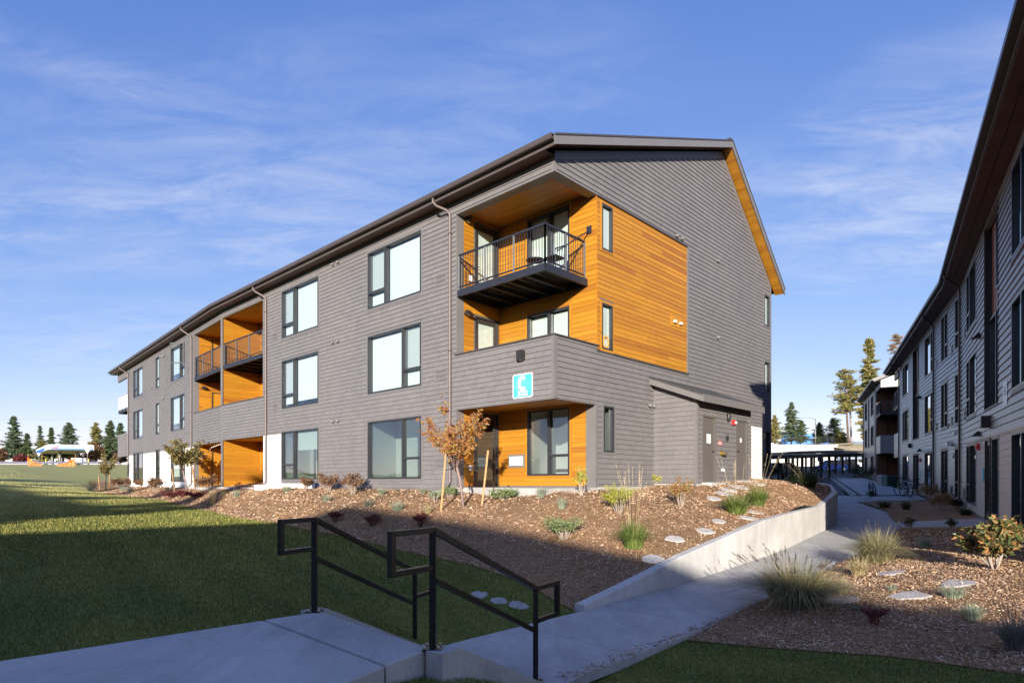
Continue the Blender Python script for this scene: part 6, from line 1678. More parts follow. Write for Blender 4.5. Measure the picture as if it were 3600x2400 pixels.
# east bed
p, h, w = GP(2801, 2135, 150, 410, zbedr, 0, '')
grass_plant('fountain_grass', p, h, w, 'fountain', 'large fountain grass with dark bottlebrush plumes beside the path', 3000, (52, scale_of(172, p[1]), (.15, .022), 'plume_dark', 'tan_grass', .78), 'fountain grasses', .85, .0065, spread=.78)
p, h, w = GP(3085, 1980, 105, 230, zbedr, 0, '')
grass_plant('fountain_grass', p, h, w, 'fountain', 'green fountain grass farther along the path edge with few plumes', 2200, (9, scale_of(135, p[1]), (.14, .016), 'plume_dark', 'tan_grass', .55), 'fountain grasses', .85, .007, spread=.75)
p, h, w = GP(3018, 2024, 70, 130, zbedr, 0, ''); grass_plant('fountain_grass', p, h, w, 'tan_grass', 'straw coloured grass between the two fountain grasses', 450, None, 'fountain grasses', .7, .006)
p, h, w = GP(2962, 2088, 62, 100, zbedr, 0, ''); grass_plant('fountain_grass', p, h, w, 'tan_grass', 'low straw tuft right of the big fountain grass', 350, None, 'fountain grasses', .7, .006)
fescue(3249, 1927, 48, 76, 'pale fescue alone near the door walk', zbedr, n=260)
fescue(3352, 2104, 50, 124, 'pale fescue in front of the shadow crossed stone', zbedr, n=300)
fescue(3421, 2182, 62, 112, 'pale fescue low in the east bed near the shade', zbedr, n=300)
fescue(3018, 2150, 30, 60, 'small blue fescue behind the barberry in the east bed', zbedr, n=120)
fescue(3135, 2078, 26, 46, 'tiny blue fescue left of the largest stepping stone', zbedr, n=90)
p, h, w = GP(3575, 2290, 130, 200, zbedr, 0, ''); grass_plant('lavender', p, h, w, 'leaf_lavender', 'grey lavender clump at the right edge of the picture', 700, (12, h * 1.15, (.07, .009), 'leaf_lavender', 'leaf_lavender', .25), 'lavender', .4, .006)
p, h, w = GP(3075, 2195, 66, 150, zbedr, 0, ''); shrub('barberry', p, h, w, 'leaf_red', 'dark red barberry in the shade of the east bed', 520, .032, 10, group='red barberries', low=.05, bark='leaf_red', sparse=True)
p, h, w = GP(3496, 2002, 178, 190, zbedr, 0, ''); shrub('rhododendron', p, h, w, 'leaf_rhodo', 'broad leaved shrub with rusty leaves and pale bare stems at the right', 2600, .11, 16, group='shrubs', low=.75, aspect=.5, sr=.014, droop=.0)
for px, py, hp, wp, lb in ((3195, 1872, 64, 66, 'leggy green plant at the near side of the door walk, left one'), (3345, 1868, 50, 56, 'leggy green plant at the near side of the door walk, right one')):
    p, h, w = GP(px, py, hp, wp, zbedr, 0, ''); shrub('leggy_perennial', p, h, w, 'leaf_dark', lb, 260, .05, 8, group='low perennials', sparse=True)
for px, py, hp, wp, lb, m_ in ((3265, 1760, 62, 90, 'brown shrub beside the parked bicycles', 'leaf_rust'), (3315, 1795, 68, 90, 'large rusty shrub in the shaded back bed', 'leaf_rust'), (3365, 1790, 40, 60, 'dark shrub below the wall downspout', 'leaf_dark')):
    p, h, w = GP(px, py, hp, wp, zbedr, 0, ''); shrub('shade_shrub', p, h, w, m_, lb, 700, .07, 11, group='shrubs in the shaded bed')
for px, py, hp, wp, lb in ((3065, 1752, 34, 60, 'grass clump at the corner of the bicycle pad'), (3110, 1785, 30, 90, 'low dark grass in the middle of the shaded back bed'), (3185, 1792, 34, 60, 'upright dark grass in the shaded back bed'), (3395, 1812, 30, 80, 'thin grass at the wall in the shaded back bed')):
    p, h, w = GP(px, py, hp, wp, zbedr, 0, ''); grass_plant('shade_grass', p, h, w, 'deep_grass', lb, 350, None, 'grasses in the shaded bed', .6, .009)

# ================================================================== MULCH CHIPS AND LAWN BLADES (nobody could count them)
def poly_scatter(poly, n, rng, tmax, dens):
    xs = [p[0] for p in poly]; ys = [p[1] for p in poly]
    X = []; Y = []
    while sum(map(len, X)) < n:
        x = rng.uniform(min(xs), max(xs), n); y = rng.uniform(min(ys), min(max(ys), tmax), n)
        m = inside(poly, x, y) & (np.abs(x) < .85 * y + 1) & (rng.uniform(0, 1, n) < dens(y) * (.62 + .38 * np.sin(x * 2.1 + 1.3 * np.sin(y * 1.7)) * np.sin(y * 1.9 + np.sin(x * 1.1) * 1.6)))
        X.append(x[m]); Y.append(y[m])
    return np.concatenate(X)[:n], np.concatenate(Y)[:n]
def chips(name, poly, zf, n, tmax, off, label):
    rng = nrng(); x, y = poly_scatter(poly, n, rng, tmax, lambda y: np.clip((9.0 / y) ** 1.3, .08, 1))
    z = zf(x, y) + off; s = np.clip(y / 12, .75, 2.2)
    big = np.where(rng.uniform(0, 1, n) < .06, 1.9, 1.0); L_ = rng.uniform(.014, .06, n) * s * big; W_ = rng.uniform(.005, .015, n) * s * big
    a = rng.uniform(0, 2 * np.pi, n); tl = rng.normal(0, .42, n); rl_ = rng.normal(0, .6, n)
    dx_, dy_, dz_ = np.cos(a) * np.cos(tl), np.sin(a) * np.cos(tl), np.sin(tl)
    ux, uy, uz = -np.sin(a) * np.cos(rl_), np.cos(a) * np.cos(rl_), np.sin(rl_)
    c = np.stack([x, y, z + rng.uniform(.002, .014, n) * s], 1); d = np.stack([dx_, dy_, dz_], 1) * (L_ / 2)[:, None]; u = np.stack([ux, uy, uz], 1) * (W_ / 2)[:, None]
    V = np.stack([c - d - u, c + d - u * .6, c + d * 1.05 + u, c - d * .95 + u * .8], 1).reshape(-1, 3)
    o_ = mesh_np(name, V, np.arange(4 * n).reshape(n, 4), 'mulch_chip'); tag(o_, label, 'mulch', kind='stuff')
chips('mulch_chips', BEDC, zbedc, 90000, 45, .018, 'shredded bark mulch on the sloping west bed')
chips('mulch_chips', BEDR, zbedr, 70000, 22, .022, 'shredded bark mulch on the east bed beside the path')
def spill(n):
    rng = nrng(); k_ = rng.integers(1, len(PRIGHT) - 3, n); t = rng.uniform(0, 1, n); A_ = np.array(PRIGHT)
    p_ = A_[k_] + (A_[k_ + 1] - A_[k_]) * t[:, None]; d = A_[k_ + 1] - A_[k_]; nr = np.stack([-d[:, 1], d[:, 0]], 1) / np.linalg.norm(d, axis=1)[:, None]
    p_ = p_ + nr * np.abs(rng.normal(0, .09, n))[:, None]; z = zpath(p_[:, 0], p_[:, 1]) + .006
    a = rng.uniform(0, 2 * np.pi, n); L_ = rng.uniform(.01, .03, n); dv = np.stack([np.cos(a), np.sin(a), rng.normal(0, .1, n)], 1) * L_[:, None]; u = np.stack([-np.sin(a), np.cos(a), rng.normal(0, .3, n)], 1) * (L_ * .25)[:, None]
    c = np.stack([p_[:, 0], p_[:, 1], z], 1); V = np.stack([c - dv - u, c + dv - u, c + dv + u, c - dv + u], 1).reshape(-1, 3)
    tag(mesh_np('spilled_chips', V, np.arange(4 * n).reshape(n, 4), 'mulch_chip'), 'stray bark chips spilled on the path edge', 'mulch', kind='stuff')
spill(2200)
def grass_field(name, n, ymin, ymax, xf, excl, label, hscale=1.0):
    rng = nrng(); X = []; Y = []; k_ = 0
    while k_ < n:
        y = ymin * (ymax / ymin) ** rng.uniform(0, 1, n); x = rng.uniform(-1, 1, n) * (.86 * y + .5)
        m = xf(x, y)
        for p_ in excl: m &= ~inside(p_, x, y)
        X.append(x[m]); Y.append(y[m]); k_ += m.sum()
    x = np.concatenate(X)[:n]; y = np.concatenate(Y)[:n]; z = zlawn(x, y)
    s = np.clip(y / 7, .8, 3.2); h = rng.uniform(.022, .05, n) * np.clip(y / 9, .9, 1.5) * hscale; w = rng.uniform(.0025, .005, n) * s
    a = rng.uniform(0, 2 * np.pi, n); ln = rng.uniform(.1, .9, n) * h; b = a + rng.normal(np.pi / 2, .5, n)
    c = np.stack([x, y, z - .003], 1); wv = np.stack([np.cos(b) * w, np.sin(b) * w, np.zeros(n)], 1); tp = c + np.stack([np.cos(a) * ln, np.sin(a) * ln, h], 1)
    V = np.stack([c - wv, c + wv, tp], 1).reshape(-1, 3)
    o_ = mesh_np(name, V, np.arange(3 * n).reshape(n, 3), 'lawn_blade'); tag(o_, label, 'grass', kind='stuff')
LAND = [(-.64, 4.98), (f0.x, f0.y), (-3.84, 4.65), (-9, -.3), (-5, -1.5), (-1.135, 4.12)]
stairp = [tuple(n0 - sp * .2), tuple(n0 - sp * .2 + sd * 1.9), tuple(f0 + sp * .2 + sd * 1.9), tuple(f0 + sp * .2)]
PATHP = PLEFT + PRIGHT[::-1]
grass_field('lawn_grass', 260000, 3.4, 60, lambda x, y: (x < .9 * y), [LAND, stairp, PATHP, BEDC, BEDR, [(11, 12), (60, 12), (60, 100), (8, 100), (-30, 62), (-10, 40), (3, 32)]], 'short mown lawn grass')

# ================================================================== FAR LEFT: FILLING STATION, TREES, WIRES
def at(px, py, t): return Vector(((px - CX) / FPX * t, t, EYE + (HY - py) / FPX * t))
GT = 215.0
gs = thing('gas_station', 'white and blue filling station canopy on the rise beyond the lawn', 'gas station', tuple(at(230, 1629, GT)))
zg = at(230, 1629, GT).z
cnr = at(168, 1600, GT); rgt = at(330, 1600, GT + 5); lft = at(84, 1600, GT + 85)
exv = (rgt - cnr); exv.z = 0; eyv = (lft - cnr); eyv.z = 0
def gp(a, b, z): q = cnr + exv * a + eyv * b; return (q.x, q.y, z)
zt1, zt0 = at(168, 1561.5, GT).z, at(168, 1579, GT).z
def quadbox(mb, a0, a1, b0, b1, z0, z1): return mb.hexa([gp(a0, b0, z0), gp(a1, b0, z0), gp(a1, b1, z0), gp(a0, b1, z0), gp(a0, b0, z1), gp(a1, b0, z1), gp(a1, b1, z1), gp(a0, b1, z1)])
cn = quadbox(MB(), 0, 1, 0, 1, zt0 + .05, zt1).build('canopy', 'canopy_white', gs)
quadbox(MB(), .01, .99, .01, .99, zt0 - .08, zt0 + .045).build('underside', 'canopy_grey', cn)
eh = (zt1 - zt0)
m_ = MB(); q = Vector((-exv.y, exv.x, 0)).normalized(); front = -1 if (q.y > 0) else 1
def facade(a0, a1, b, z0, z1, out, mat, name):
    # thin slab on the a-edge (front) of the canopy
    n = (-eyv).normalized() * -1
    P0, P1 = Vector(gp(a0, b, 0)), Vector(gp(a1, b, 0)); n = eyv.normalized()
    mb = MB(); mb.hexa([(P0.x, P0.y, z0), (P1.x, P1.y, z0), (P1.x + n.x * out, P1.y + n.y * out, z0), (P0.x + n.x * out, P0.y + n.y * out, z0), (P0.x, P0.y, z1), (P1.x, P1.y, z1), (P1.x + n.x * out, P1.y + n.y * out, z1), (P0.x + n.x * out, P0.y + n.y * out, z1)])
    return mb.build(name, mat, cn)
# the visible long front runs from the near corner to the right, the return to the left
def strip_on(P0, P1, z0, z1, nrm, mat, name):
    a, b = Vector(P0), Vector(P1); n = nrm * .08; mb = MB()
    mb.hexa([(a.x, a.y, z0), (b.x, b.y, z0), (b.x + n.x, b.y + n.y, z0), (a.x + n.x, a.y + n.y, z0), (a.x, a.y, z1), (b.x, b.y, z1), (b.x + n.x, b.y + n.y, z1), (a.x + n.x, a.y + n.y, z1)])
    return mb.build(name, mat, cn)
nf = Vector((exv.y, -exv.x, 0)).normalized(); nl = Vector((eyv.y, -eyv.x, 0)).normalized()
if nf.y > 0: nf = -nf
if nl.x < 0: nl = -nl
nl = nl if (nl.y < 0) else -nl
strip_on(gp(.06, 0, 0), gp(.98, 0, 0), zt0 + .08, zt0 + .72, nf, 'canopy_blue', 'blue_band')
strip_on(gp(0, .1, 0), gp(0, .97, 0), zt0 + .10, zt0 + eh * .62, -nl if (nl.dot(exv) > 0) else nl, 'canopy_blue', 'blue_band')
# two chevrons
for k_, mt in ((0, 'canopy_blue'), (1, 'sign_red')):
    mb = MB(); zc_ = zt1 - .28 - k_ * .55; a0, a1, a2 = .09, .155, .22
    for (p0, p1) in ((a0, a1), (a1, a2)):
        A_, B_ = Vector(gp(p0, 0, 0)) + nf * .12, Vector(gp(p1, 0, 0)) + nf * .12
        za_, zb_ = (zc_, zc_ - .28) if p0 == a0 else (zc_ - .28, zc_)
        n = nf * .05
        mb.hexa([(A_.x, A_.y, za_ - .42), (B_.x, B_.y, zb_ - .42), (B_.x + n.x, B_.y + n.y, zb_ - .42), (A_.x + n.x, A_.y + n.y, za_ - .42), (A_.x, A_.y, za_), (B_.x, B_.y, zb_), (B_.x + n.x, B_.y + n.y, zb_), (A_.x + n.x, A_.y + n.y, za_)])
    mb.build('chevron', mt, cn)
for a_, b_ in ((.36, .12), (.36, .35), (.36, .6), (.36, .85), (.75, .12), (.75, .5), (.75, .85)):
    q = Vector(gp(a_, b_, 0)); MB().box((q.x - .3, q.y - .3, zg - .6), (q.x + .3, q.y + .3, zt0)).build('column', 'column_grey', gs)
for a_, b_ in ((.30, .12), (.27, .45), (.30, .75)):
    q = Vector(gp(a_, b_, 0)); pm = MB().box((q.x - .55, q.y - .4, zg - .5), (q.x + .55, q.y + .4, zg + 2.1)).build('fuel_pump', 'white_paint', gs); MB().box((q.x - .4, q.y - .44, zg + 1.0), (q.x + .4, q.y - .405, zg + 1.7)).build('display', 'frame_dark', pm)
for i, (px, py) in enumerate(((112, 1609), (161, 1610), (278, 1606), (311, 1611))):
    q = at(px, 1631, 200 if i != 3 else 196); MB().tube([q - Vector((0, 0, 1)), q + Vector((0, 0, 1.7))], .16, 8).build('bollard', 'yellow_paint', gs)
q = at(272, 1626, 212); MB().box((q.x - 1.8, q.y - .4, q.z - .5), (q.x + 1.8, q.y + .4, q.z + 1.6)).build('parked_freezer', 'white_paint', gs)
# road strip before the station
mb = MB(); a, b = at(-200, 1629, 175), at(420, 1629, 175); c, d = at(420, 1622, 212), at(-200, 1622, 212)
mb.add([a, b, c, d], [(0, 1, 2, 3)]); tag(mb.build('road', 'concrete'), kind='structure')
def signpost(px, py, t, hpx, label, shape):
    q = at(px, py, t); h = scale_of(hpx, t); s = thing('road_sign', label, 'sign', tuple(q), 'road signs')
    MB().tube([q - Vector((0, 0, .8)), q + Vector((0, 0, h))], .07, 6).build('post', 'steel_painted', s)
    w = .95; zc_ = h - .2
    tri = [(q.x - w, q.y - .09, q.z + zc_ + .75), (q.x, q.y - .09, q.z + zc_ - .85), (q.x + w, q.y - .09, q.z + zc_ + .75)]
    MB().prism(tri, (0, .04, 0)).build('plate', 'frame_dark' if shape == 'dark' else 'steel', s)
    if shape == 'dark': MB().prism([(q.x - w * .5, q.y - .11, q.z + zc_ + .5), (q.x, q.y - .11, q.z + zc_ - .3), (q.x + w * .5, q.y - .11, q.z + zc_ + .5)], (0, .015, 0)).build('face', 'white_paint', s)
signpost(137, 1630, 160, 34, 'dark triangular yield sign before the filling station', 'dark'); signpost(308, 1630, 160, 48, 'pale triangular sign seen from behind, right of the filling station', 'pale')
# orange safety netting
def netting(px0, px1, py, hp0, hp1, label):
    a, b = at(px0, py, 88), at(px1, py, 88); n = 14; mb = MB(); rng = nrng()
    for i in range(n + 1):
        t = i / n; p_ = a.lerp(b, t); hh = scale_of(hp0 + (hp1 - hp0) * t, 88) * (1 - .35 * math.sin(math.pi * t)) + .05; w = .12 * math.sin(i * 1.9)
        p_.z = float(zlawn(p_.x, p_.y)[0])
        mb.v += [(p_.x, p_.y + w, p_.z - .1), (p_.x, p_.y + w * .3, p_.z + hh * .55), (p_.x + .05 * math.sin(i), p_.y - w, p_.z + hh)]
    for i in range(n):
        for j in range(2): mb.f.append((3 * i + j, 3 * i + 3 + j, 3 * i + 4 + j, 3 * i + 1 + j))
    s = thing('safety_fence', label, 'fence', tuple(a), 'orange safety fences'); mb.build('netting', 'orange_net', s)
    for q in (a, b):
        zz = float(zlawn(q.x, q.y)[0]); MB().tube([(q.x, q.y + .1, zz - .2), (q.x, q.y + .1, zz + scale_of(max(hp0, hp1) + 12, 88))], .035, 5).build('post', 'stake_wood', s)
netting(97, 146, 1648, 31, 4, 'orange safety netting sagging to the right, left of the sapling'); netting(202, 263, 1649, 4, 32, 'orange safety netting rising to the right, right of the sapling')
rng = nrng()
p = hit(199, 1647, zlawn); young_tree((p[0], 88, float(zlawn((199 - CX) / FPX * 88, 88)[0])), 2.9, 'leaf_brown', 'bare brown sapling between the orange nets', rng, 120, .3, 1.6, .2, (0, 0), 'bark_young', group=None)
for (px, top, wp, mt, lb, kw) in ((48, 1466, 78, 'needle_blue', 'tall dark pine, leftmost behind the filling station', {}), (95, 1524, 50, 'needle_green', 'shorter dark pine right of the tall leftmost one', {}), (140, 1498, 40, 'needle_blue', 'thin sparse pine behind the canopy left corner', dict(sparse=.5, density=.5)),
                          (180, 1504, 34, 'needle_green', 'narrow pine above the canopy', dict(clear=.1)), (243, 1488, 78, 'needle_blue', 'broad pine above the middle of the canopy', dict(shape=.8)), (337, 1487, 66, 'needle_yellow', 'olive toned pine right of the canopy', {}), (388, 1482, 74, 'needle_green', 'tall dense pine left of the building end', {}), (424, 1489, 60, 'needle_blue', 'pine partly hidden by the building end', {}), (150, 1548, 60, 'needle_yellow', 'low rounded conifer behind the canopy left side', dict(clear=.02, shape=.6))):
    b = at(px, 1622, 252); h = scale_of(1622 - top, 252)
    pine((b.x, b.y, b.z), h, scale_of(wp, 252), M(mt), lb, nrng(), kw.get('clear', .08), 44, kw.get('density', 1.3), group='pines beyond the filling station', shape=kw.get('shape', 1), sparse=kw.get('sparse', .9), nsize=1.35)
for (px, py, hp, wp, mt, lb) in ((2, 1622, 46, 40, 'leaf_brown', 'round brown tree at the left edge'), (72, 1624, 26, 40, 'leaf_red', 'reddish bush under the left pines'), (330, 1624, 70, 66, 'leaf_brown', 'brown autumn tree right of the filling station'), (268, 1624, 26, 40, 'leaf_autumn', 'orange bush under the canopy right side'), (410, 1626, 22, 70, 'leaf_dark', 'clipped hedge beside the building end')):
    b = at(px, py, 238); t = thing('autumn_bush', lb, 'bush', (b.x, b.y, b.z), 'bushes beyond the filling station'); rng = nrng(); n = 1500
    d = rng.normal(0, 1, (n, 3)); d /= np.linalg.norm(d, axis=1)[:, None]; r_ = rng.uniform(.45, 1, n) ** .6
    lump = 1 + .22 * np.sin(d[:, 0] * 5 + px) * np.sin(d[:, 2] * 6)
    P_ = np.array(b)[None] + d * (r_ * lump)[:, None] * np.array([scale_of(wp, 238) * .5, scale_of(wp, 238) * .4, scale_of(hp, 238) * .5]) + np.array([0, 0, scale_of(hp, 238) * .5])
    V, Q_ = leaves(P_, .75, rng, .2, .7); mesh_np('crown', V, Q_, mt, t)
    MB().tube([b - Vector((0, 0, .5)), b + Vector((0, 0, scale_of(hp, 238) * .5))], .15, 6).build('trunk', 'bark_grey', t)
for i, (y0, y1) in enumerate(((1539, 1537), (1544, 1541), (1551, 1548), (1470, 1466))):
    a, b = at(-150, y0, 190), at(470, y1, 200)
    pts = [a.lerp(b, k_ / 8) - Vector((0, 0, .5 * math.sin(math.pi * k_ / 8))) for k_ in range(9)]
    tag(MB().tube(pts, .022, 4).build('power_line', 'strap_black'), ['upper thin overhead wire above the filling station', 'second thin overhead wire above the filling station', 'third thin overhead wire above the filling station', 'highest faint overhead wire in the left sky'][i], 'wire', 'overhead wires')

# ================================================================== FAR RIGHT: CARPORTS, CARS, WALL, TREES
def carport(px0, px1, y0, y1, t0, t1, ybase, label, nposts=5, dep=5.2):
    a, b = at(px0, y0, t0), at(px1, y1, t1); d = (b - a); d.z = 0; L = d.length; d.normalize(); n = Vector((-d.y, d.x, 0))
    t = thing('carport', label, 'carport', (a.x, a.y, float(zpath(0, a.y)) - .1), 'carports')
    mb = MB(); q = [a - n * dep * .5, b - n * dep * .5, b + n * dep * .5, a + n * dep * .5]
    mb.hexa([(p_.x, p_.y, p_.z - .02) for p_ in q] + [(p_.x, p_.y, p_.z + .10) for p_ in q]); mb.build('roof', 'carport_roof', t)
    mb = MB()
    for i in range(4):
        mb.beam(q[i] - Vector((0, 0, .10)), q[(i + 1) % 4] - Vector((0, 0, .10)), .08, .24)
    mb.build('edge_beam', 'carport_steel', t)
    for i in range(nposts):
        p_ = a.lerp(b, (i + .5) / nposts); zb_ = float(zpath(0, p_.y)) - .15
        MB().box((p_.x - .10, p_.y - .10, zb_), (p_.x + .10, p_.y + .10, p_.z - .05)).build('post', 'carport_steel', t)
        MB().beam((p_ - n * dep * .48) - Vector((0, 0, .12)), (p_ + n * dep * .48) - Vector((0, 0, .12)), .14, .18).build('arm', 'carport_steel', t)
carport(2690, 2778, 1602, 1603, 56, 58, 1660, 'nearest carport, half hidden by the gable corner', 3)
carport(2770, 2930, 1601, 1598, 60, 64, 1650, 'long flat carport in the middle of the parking lot', 5)
carport(2758, 2905, 1590, 1586, 84, 88, 1650, 'carport roof rising behind the middle one', 5)
carport(2925, 3045, 1596, 1597, 78, 80, 1645, 'carport beside the farthest apartment building', 5)
carport(2905, 2985, 1585, 1587, 104, 106, 1640, 'farthest low carport below the dry slope', 4)
def car(px, py, t, heading, paint, label, L=4.5, Wd=1.8, Hh=1.55):
    b = at(px, py, t); b.z = float(zpath(0, t)) - .095
    r = thing('parked_car', label, 'car', tuple(b), 'parked cars')
    ca, sa = math.cos(heading), math.sin(heading)
    def T(x, y, z): return (b.x + x * ca - y * sa, b.y + x * sa + y * ca, b.z + z)
    low = [(-L / 2, .35), (-L / 2 + .02, .72), (-L / 2 + .15, .92), (-.95, .98), (L * .5 - .95, .92), (L / 2 - .12, .72), (L / 2, .45), (L / 2 - .05, .28), (-L / 2 + .1, .26)]
    def loft(prof, w0, w1):
        mb = MB(); n = len(prof)
        mb.add([T(x, -Wd / 2 * (w0 if z < .6 else w1), z) for x, z in prof] + [T(x, Wd / 2 * (w0 if z < .6 else w1), z) for x, z in prof], [tuple(range(n)), tuple(reversed(range(n, 2 * n)))] + [((i + 1) % n, i, n + i, n + (i + 1) % n) for i in range(n)])
        return mb
    loft(low, 1.0, .95).build('body', paint, r)
    cab = [(-L / 2 + .25, .93), (-L / 2 + .75, Hh - .06), (-.2, Hh), (.55, Hh - .08), (1.25, .93)]
    g = loft([(x, z if z < 1 else z - .05) for x, z in cab], .88, .84).build('windows', 'car_glass', r)
    mb = MB(); mb.hexa([T(-L / 2 + .68, -Wd * .40, Hh - .10), T(.62, -Wd * .40, Hh - .10), T(.62, Wd * .40, Hh - .10), T(-L / 2 + .68, Wd * .40, Hh - .10), T(-L / 2 + .8, -Wd * .36, Hh), T(.45, -Wd * .36, Hh), T(.45, Wd * .36, Hh), T(-L / 2 + .8, Wd * .36, Hh)]); mb.build('roof', paint, r)
    for x in (-.35, .55 - .1):
        for sy in (-1, 1): MB().beam(T(x, sy * Wd * .435, .95), T(x - .1, sy * Wd * .40, Hh - .06), .09, .05).build('pillar', paint, r)
    for x in (-L * .3, L * .3):
        for sy in (-1, 1):
            w_ = MB().tube([T(x, sy * Wd * .5 - sy * .2, .33), T(x, sy * (Wd * .5 + .01), .33)], .33, 14).build('wheel', 'rubber', r)
            MB().tube([T(x, sy * (Wd * .5 + .0), .33), T(x, sy * (Wd * .5 + .02), .33)], .2, 10).build('rim', 'steel', w_)
    for sy in (-1, 1):
        MB().hexa([T(-L / 2 - .01, sy * .55 - .2, .72), T(-L / 2 + .06, sy * .55 - .2, .72), T(-L / 2 + .06, sy * .55 + .2, .72), T(-L / 2 - .01, sy * .55 + .2, .72), T(-L / 2 - .01, sy * .55 - .2, .86), T(-L / 2 + .06, sy * .55 - .2, .86), T(-L / 2 + .06, sy * .55 + .2, .86), T(-L / 2 - .01, sy * .55 + .2, .86)]).build('tail_light', 'sign_red', r)
        MB().hexa([T(L / 2 - .12, sy * .55 - .2, .58), T(L / 2 + .01, sy * .55 - .2, .58), T(L / 2 + .01, sy * .55 + .2, .58), T(L / 2 - .12, sy * .55 + .2, .58), T(L / 2 - .12, sy * .55 - .2, .72), T(L / 2 - .02, sy * .55 - .2, .72), T(L / 2 - .02, sy * .55 + .2, .72), T(L / 2 - .12, sy * .55 + .2, .72)]).build('headlight', 'steel', r)
car(2922, 1650, 88, rad(196), 'car_blue', 'blue hatchback parked under the carport', 4.6, 1.85, 1.6)
car(2968, 1648, 94, rad(200), 'car_black', 'black car half hidden behind the blue hatchback')
car(3012, 1626, 112, rad(10), 'car_white', 'white estate car at the back of the parking lot', 4.9, 1.85, 1.7)
car(2728, 1655, 62, rad(190), 'car_black', 'dark car behind the gable corner')
# block wall, slope and plateau
a, b = at(2640, 1600, 127), at(2946, 1600, 127); zt_ = at(2800, 1563, 127).z
bw = MB().box((a.x, 127, 3.5), (b.x, 127.5, zt_ - .2)).build('block_wall', 'block_wall'); tag(bw, 'pale concrete block retaining wall behind the parking lot', 'wall')
ncol = 12
for r_ in range(8):
    for c_ in range(ncol):
        w = (b.x - a.x) / ncol; x0 = a.x + c_ * w + (w / 2 if r_ % 2 else 0)
        z0 = zt_ - .45 - r_ * .45
        if x0 + w > b.x + .01: continue
        MB().box((x0 + .02, 126.93 + .02 * ((r_ * 5 + c_) % 3), z0), (x0 + w - .02, 127.05, z0 + .43)).build('block', 'block_wall', bw)
mb = MB().box((a.x, 126.9, zt_ - .2), (b.x, 127.7, zt_ + .05)).build('coping', 'block_wall', bw)
plat = [(-40, 127.6, zt_ - .1), (b.x, 127.6, zt_ - .1), (b.x + 40, 150, zt_ + 3), (b.x + 60, 330, zt_ + 4), (-40, 330, zt_ + 2)]
tag(MB().add(plat, [(0, 1, 2, 3, 4)]).build('upper_ground', 'dry_grass'), kind='structure')
# dry slope right of the wall
nx, ny = 26, 14; V = []; Qs = []
for j in range(ny):
    for i in range(nx):
        x = b.x - 1 + 34 * i / (nx - 1); y = 112 + 34 * j / (ny - 1); z = 4.4 + (zt_ + 1.2 - 4.4) * (1 - math.exp(-3.2 * max(0, (j / (ny - 1)) - .06 * math.sin(i))))
        V.append((x, y, z + .25 * math.sin(i * 1.3 + j * .9)))
for j in range(ny - 1):
    for i in range(nx - 1): Qs.append((j * nx + i, j * nx + i + 1, (j + 1) * nx + i + 1, (j + 1) * nx + i))
tag(mesh_np('dry_slope', V, Qs, 'dry_grass', smooth=True), kind='structure')
# fence on the wall
fe = thing('wire_fence', 'dark wire fence along the top of the block wall', 'fence', (a.x, 128.2, zt_))
MB().beam((a.x, 128.2, zt_ + 1.75), (b.x, 128.2, zt_ + 1.75), .05).build('top_rail', 'carport_steel', fe)
for i in range(13):
    x = a.x + (b.x - a.x) * i / 12; MB().tube([(x, 128.2, zt_ - .3), (x, 128.2, zt_ + 1.8)], .045, 5).build('post', 'carport_steel', fe)
mb = MB()
for i in range(130):
    x = a.x + (b.x - a.x) * i / 130; mb.beam((x, 128.2, zt_), (x, 128.2, zt_ + 1.75), .018)
o = mb.build('wire_mesh', 'carport_steel', fe); o['kind'] = 'stuff'
# far blue and cream building
bb = thing('commercial_building', 'blue and cream commercial building behind the far pines', 'building', tuple(at(2800, 1562, 230)))
a, b = at(2690, 1565, 230), at(2752, 1565, 230); z1 = at(2700, 1530, 230).z
MB().box((a.x, 230, a.z - 3), (b.x, 245, z1)).build('wall', 'building_cream', bb)
a2, b2 = at(2754, 1565, 228), at(2860, 1565, 228); MB().box((a2.x, 228, a2.z - 3), (b2.x, 246, at(2760, 1524, 228).z)).build('wall', 'building_blue', bb)
a3, b3 = at(2862, 1565, 232), at(2942, 1565, 232); MB().box((a3.x, 232, a3.z - 3), (b3.x, 246, at(2760, 1546, 232).z)).build('wall', 'building_blue', bb)
for i in range(5):
    w_ = at(2738 + i * 4, 1556, 229.8); MB().box((w_.x - .17, 229.9, w_.z - 1), (w_.x + .17, 230.02, w_.z + .7)).build('window', 'frame_dark', bb)
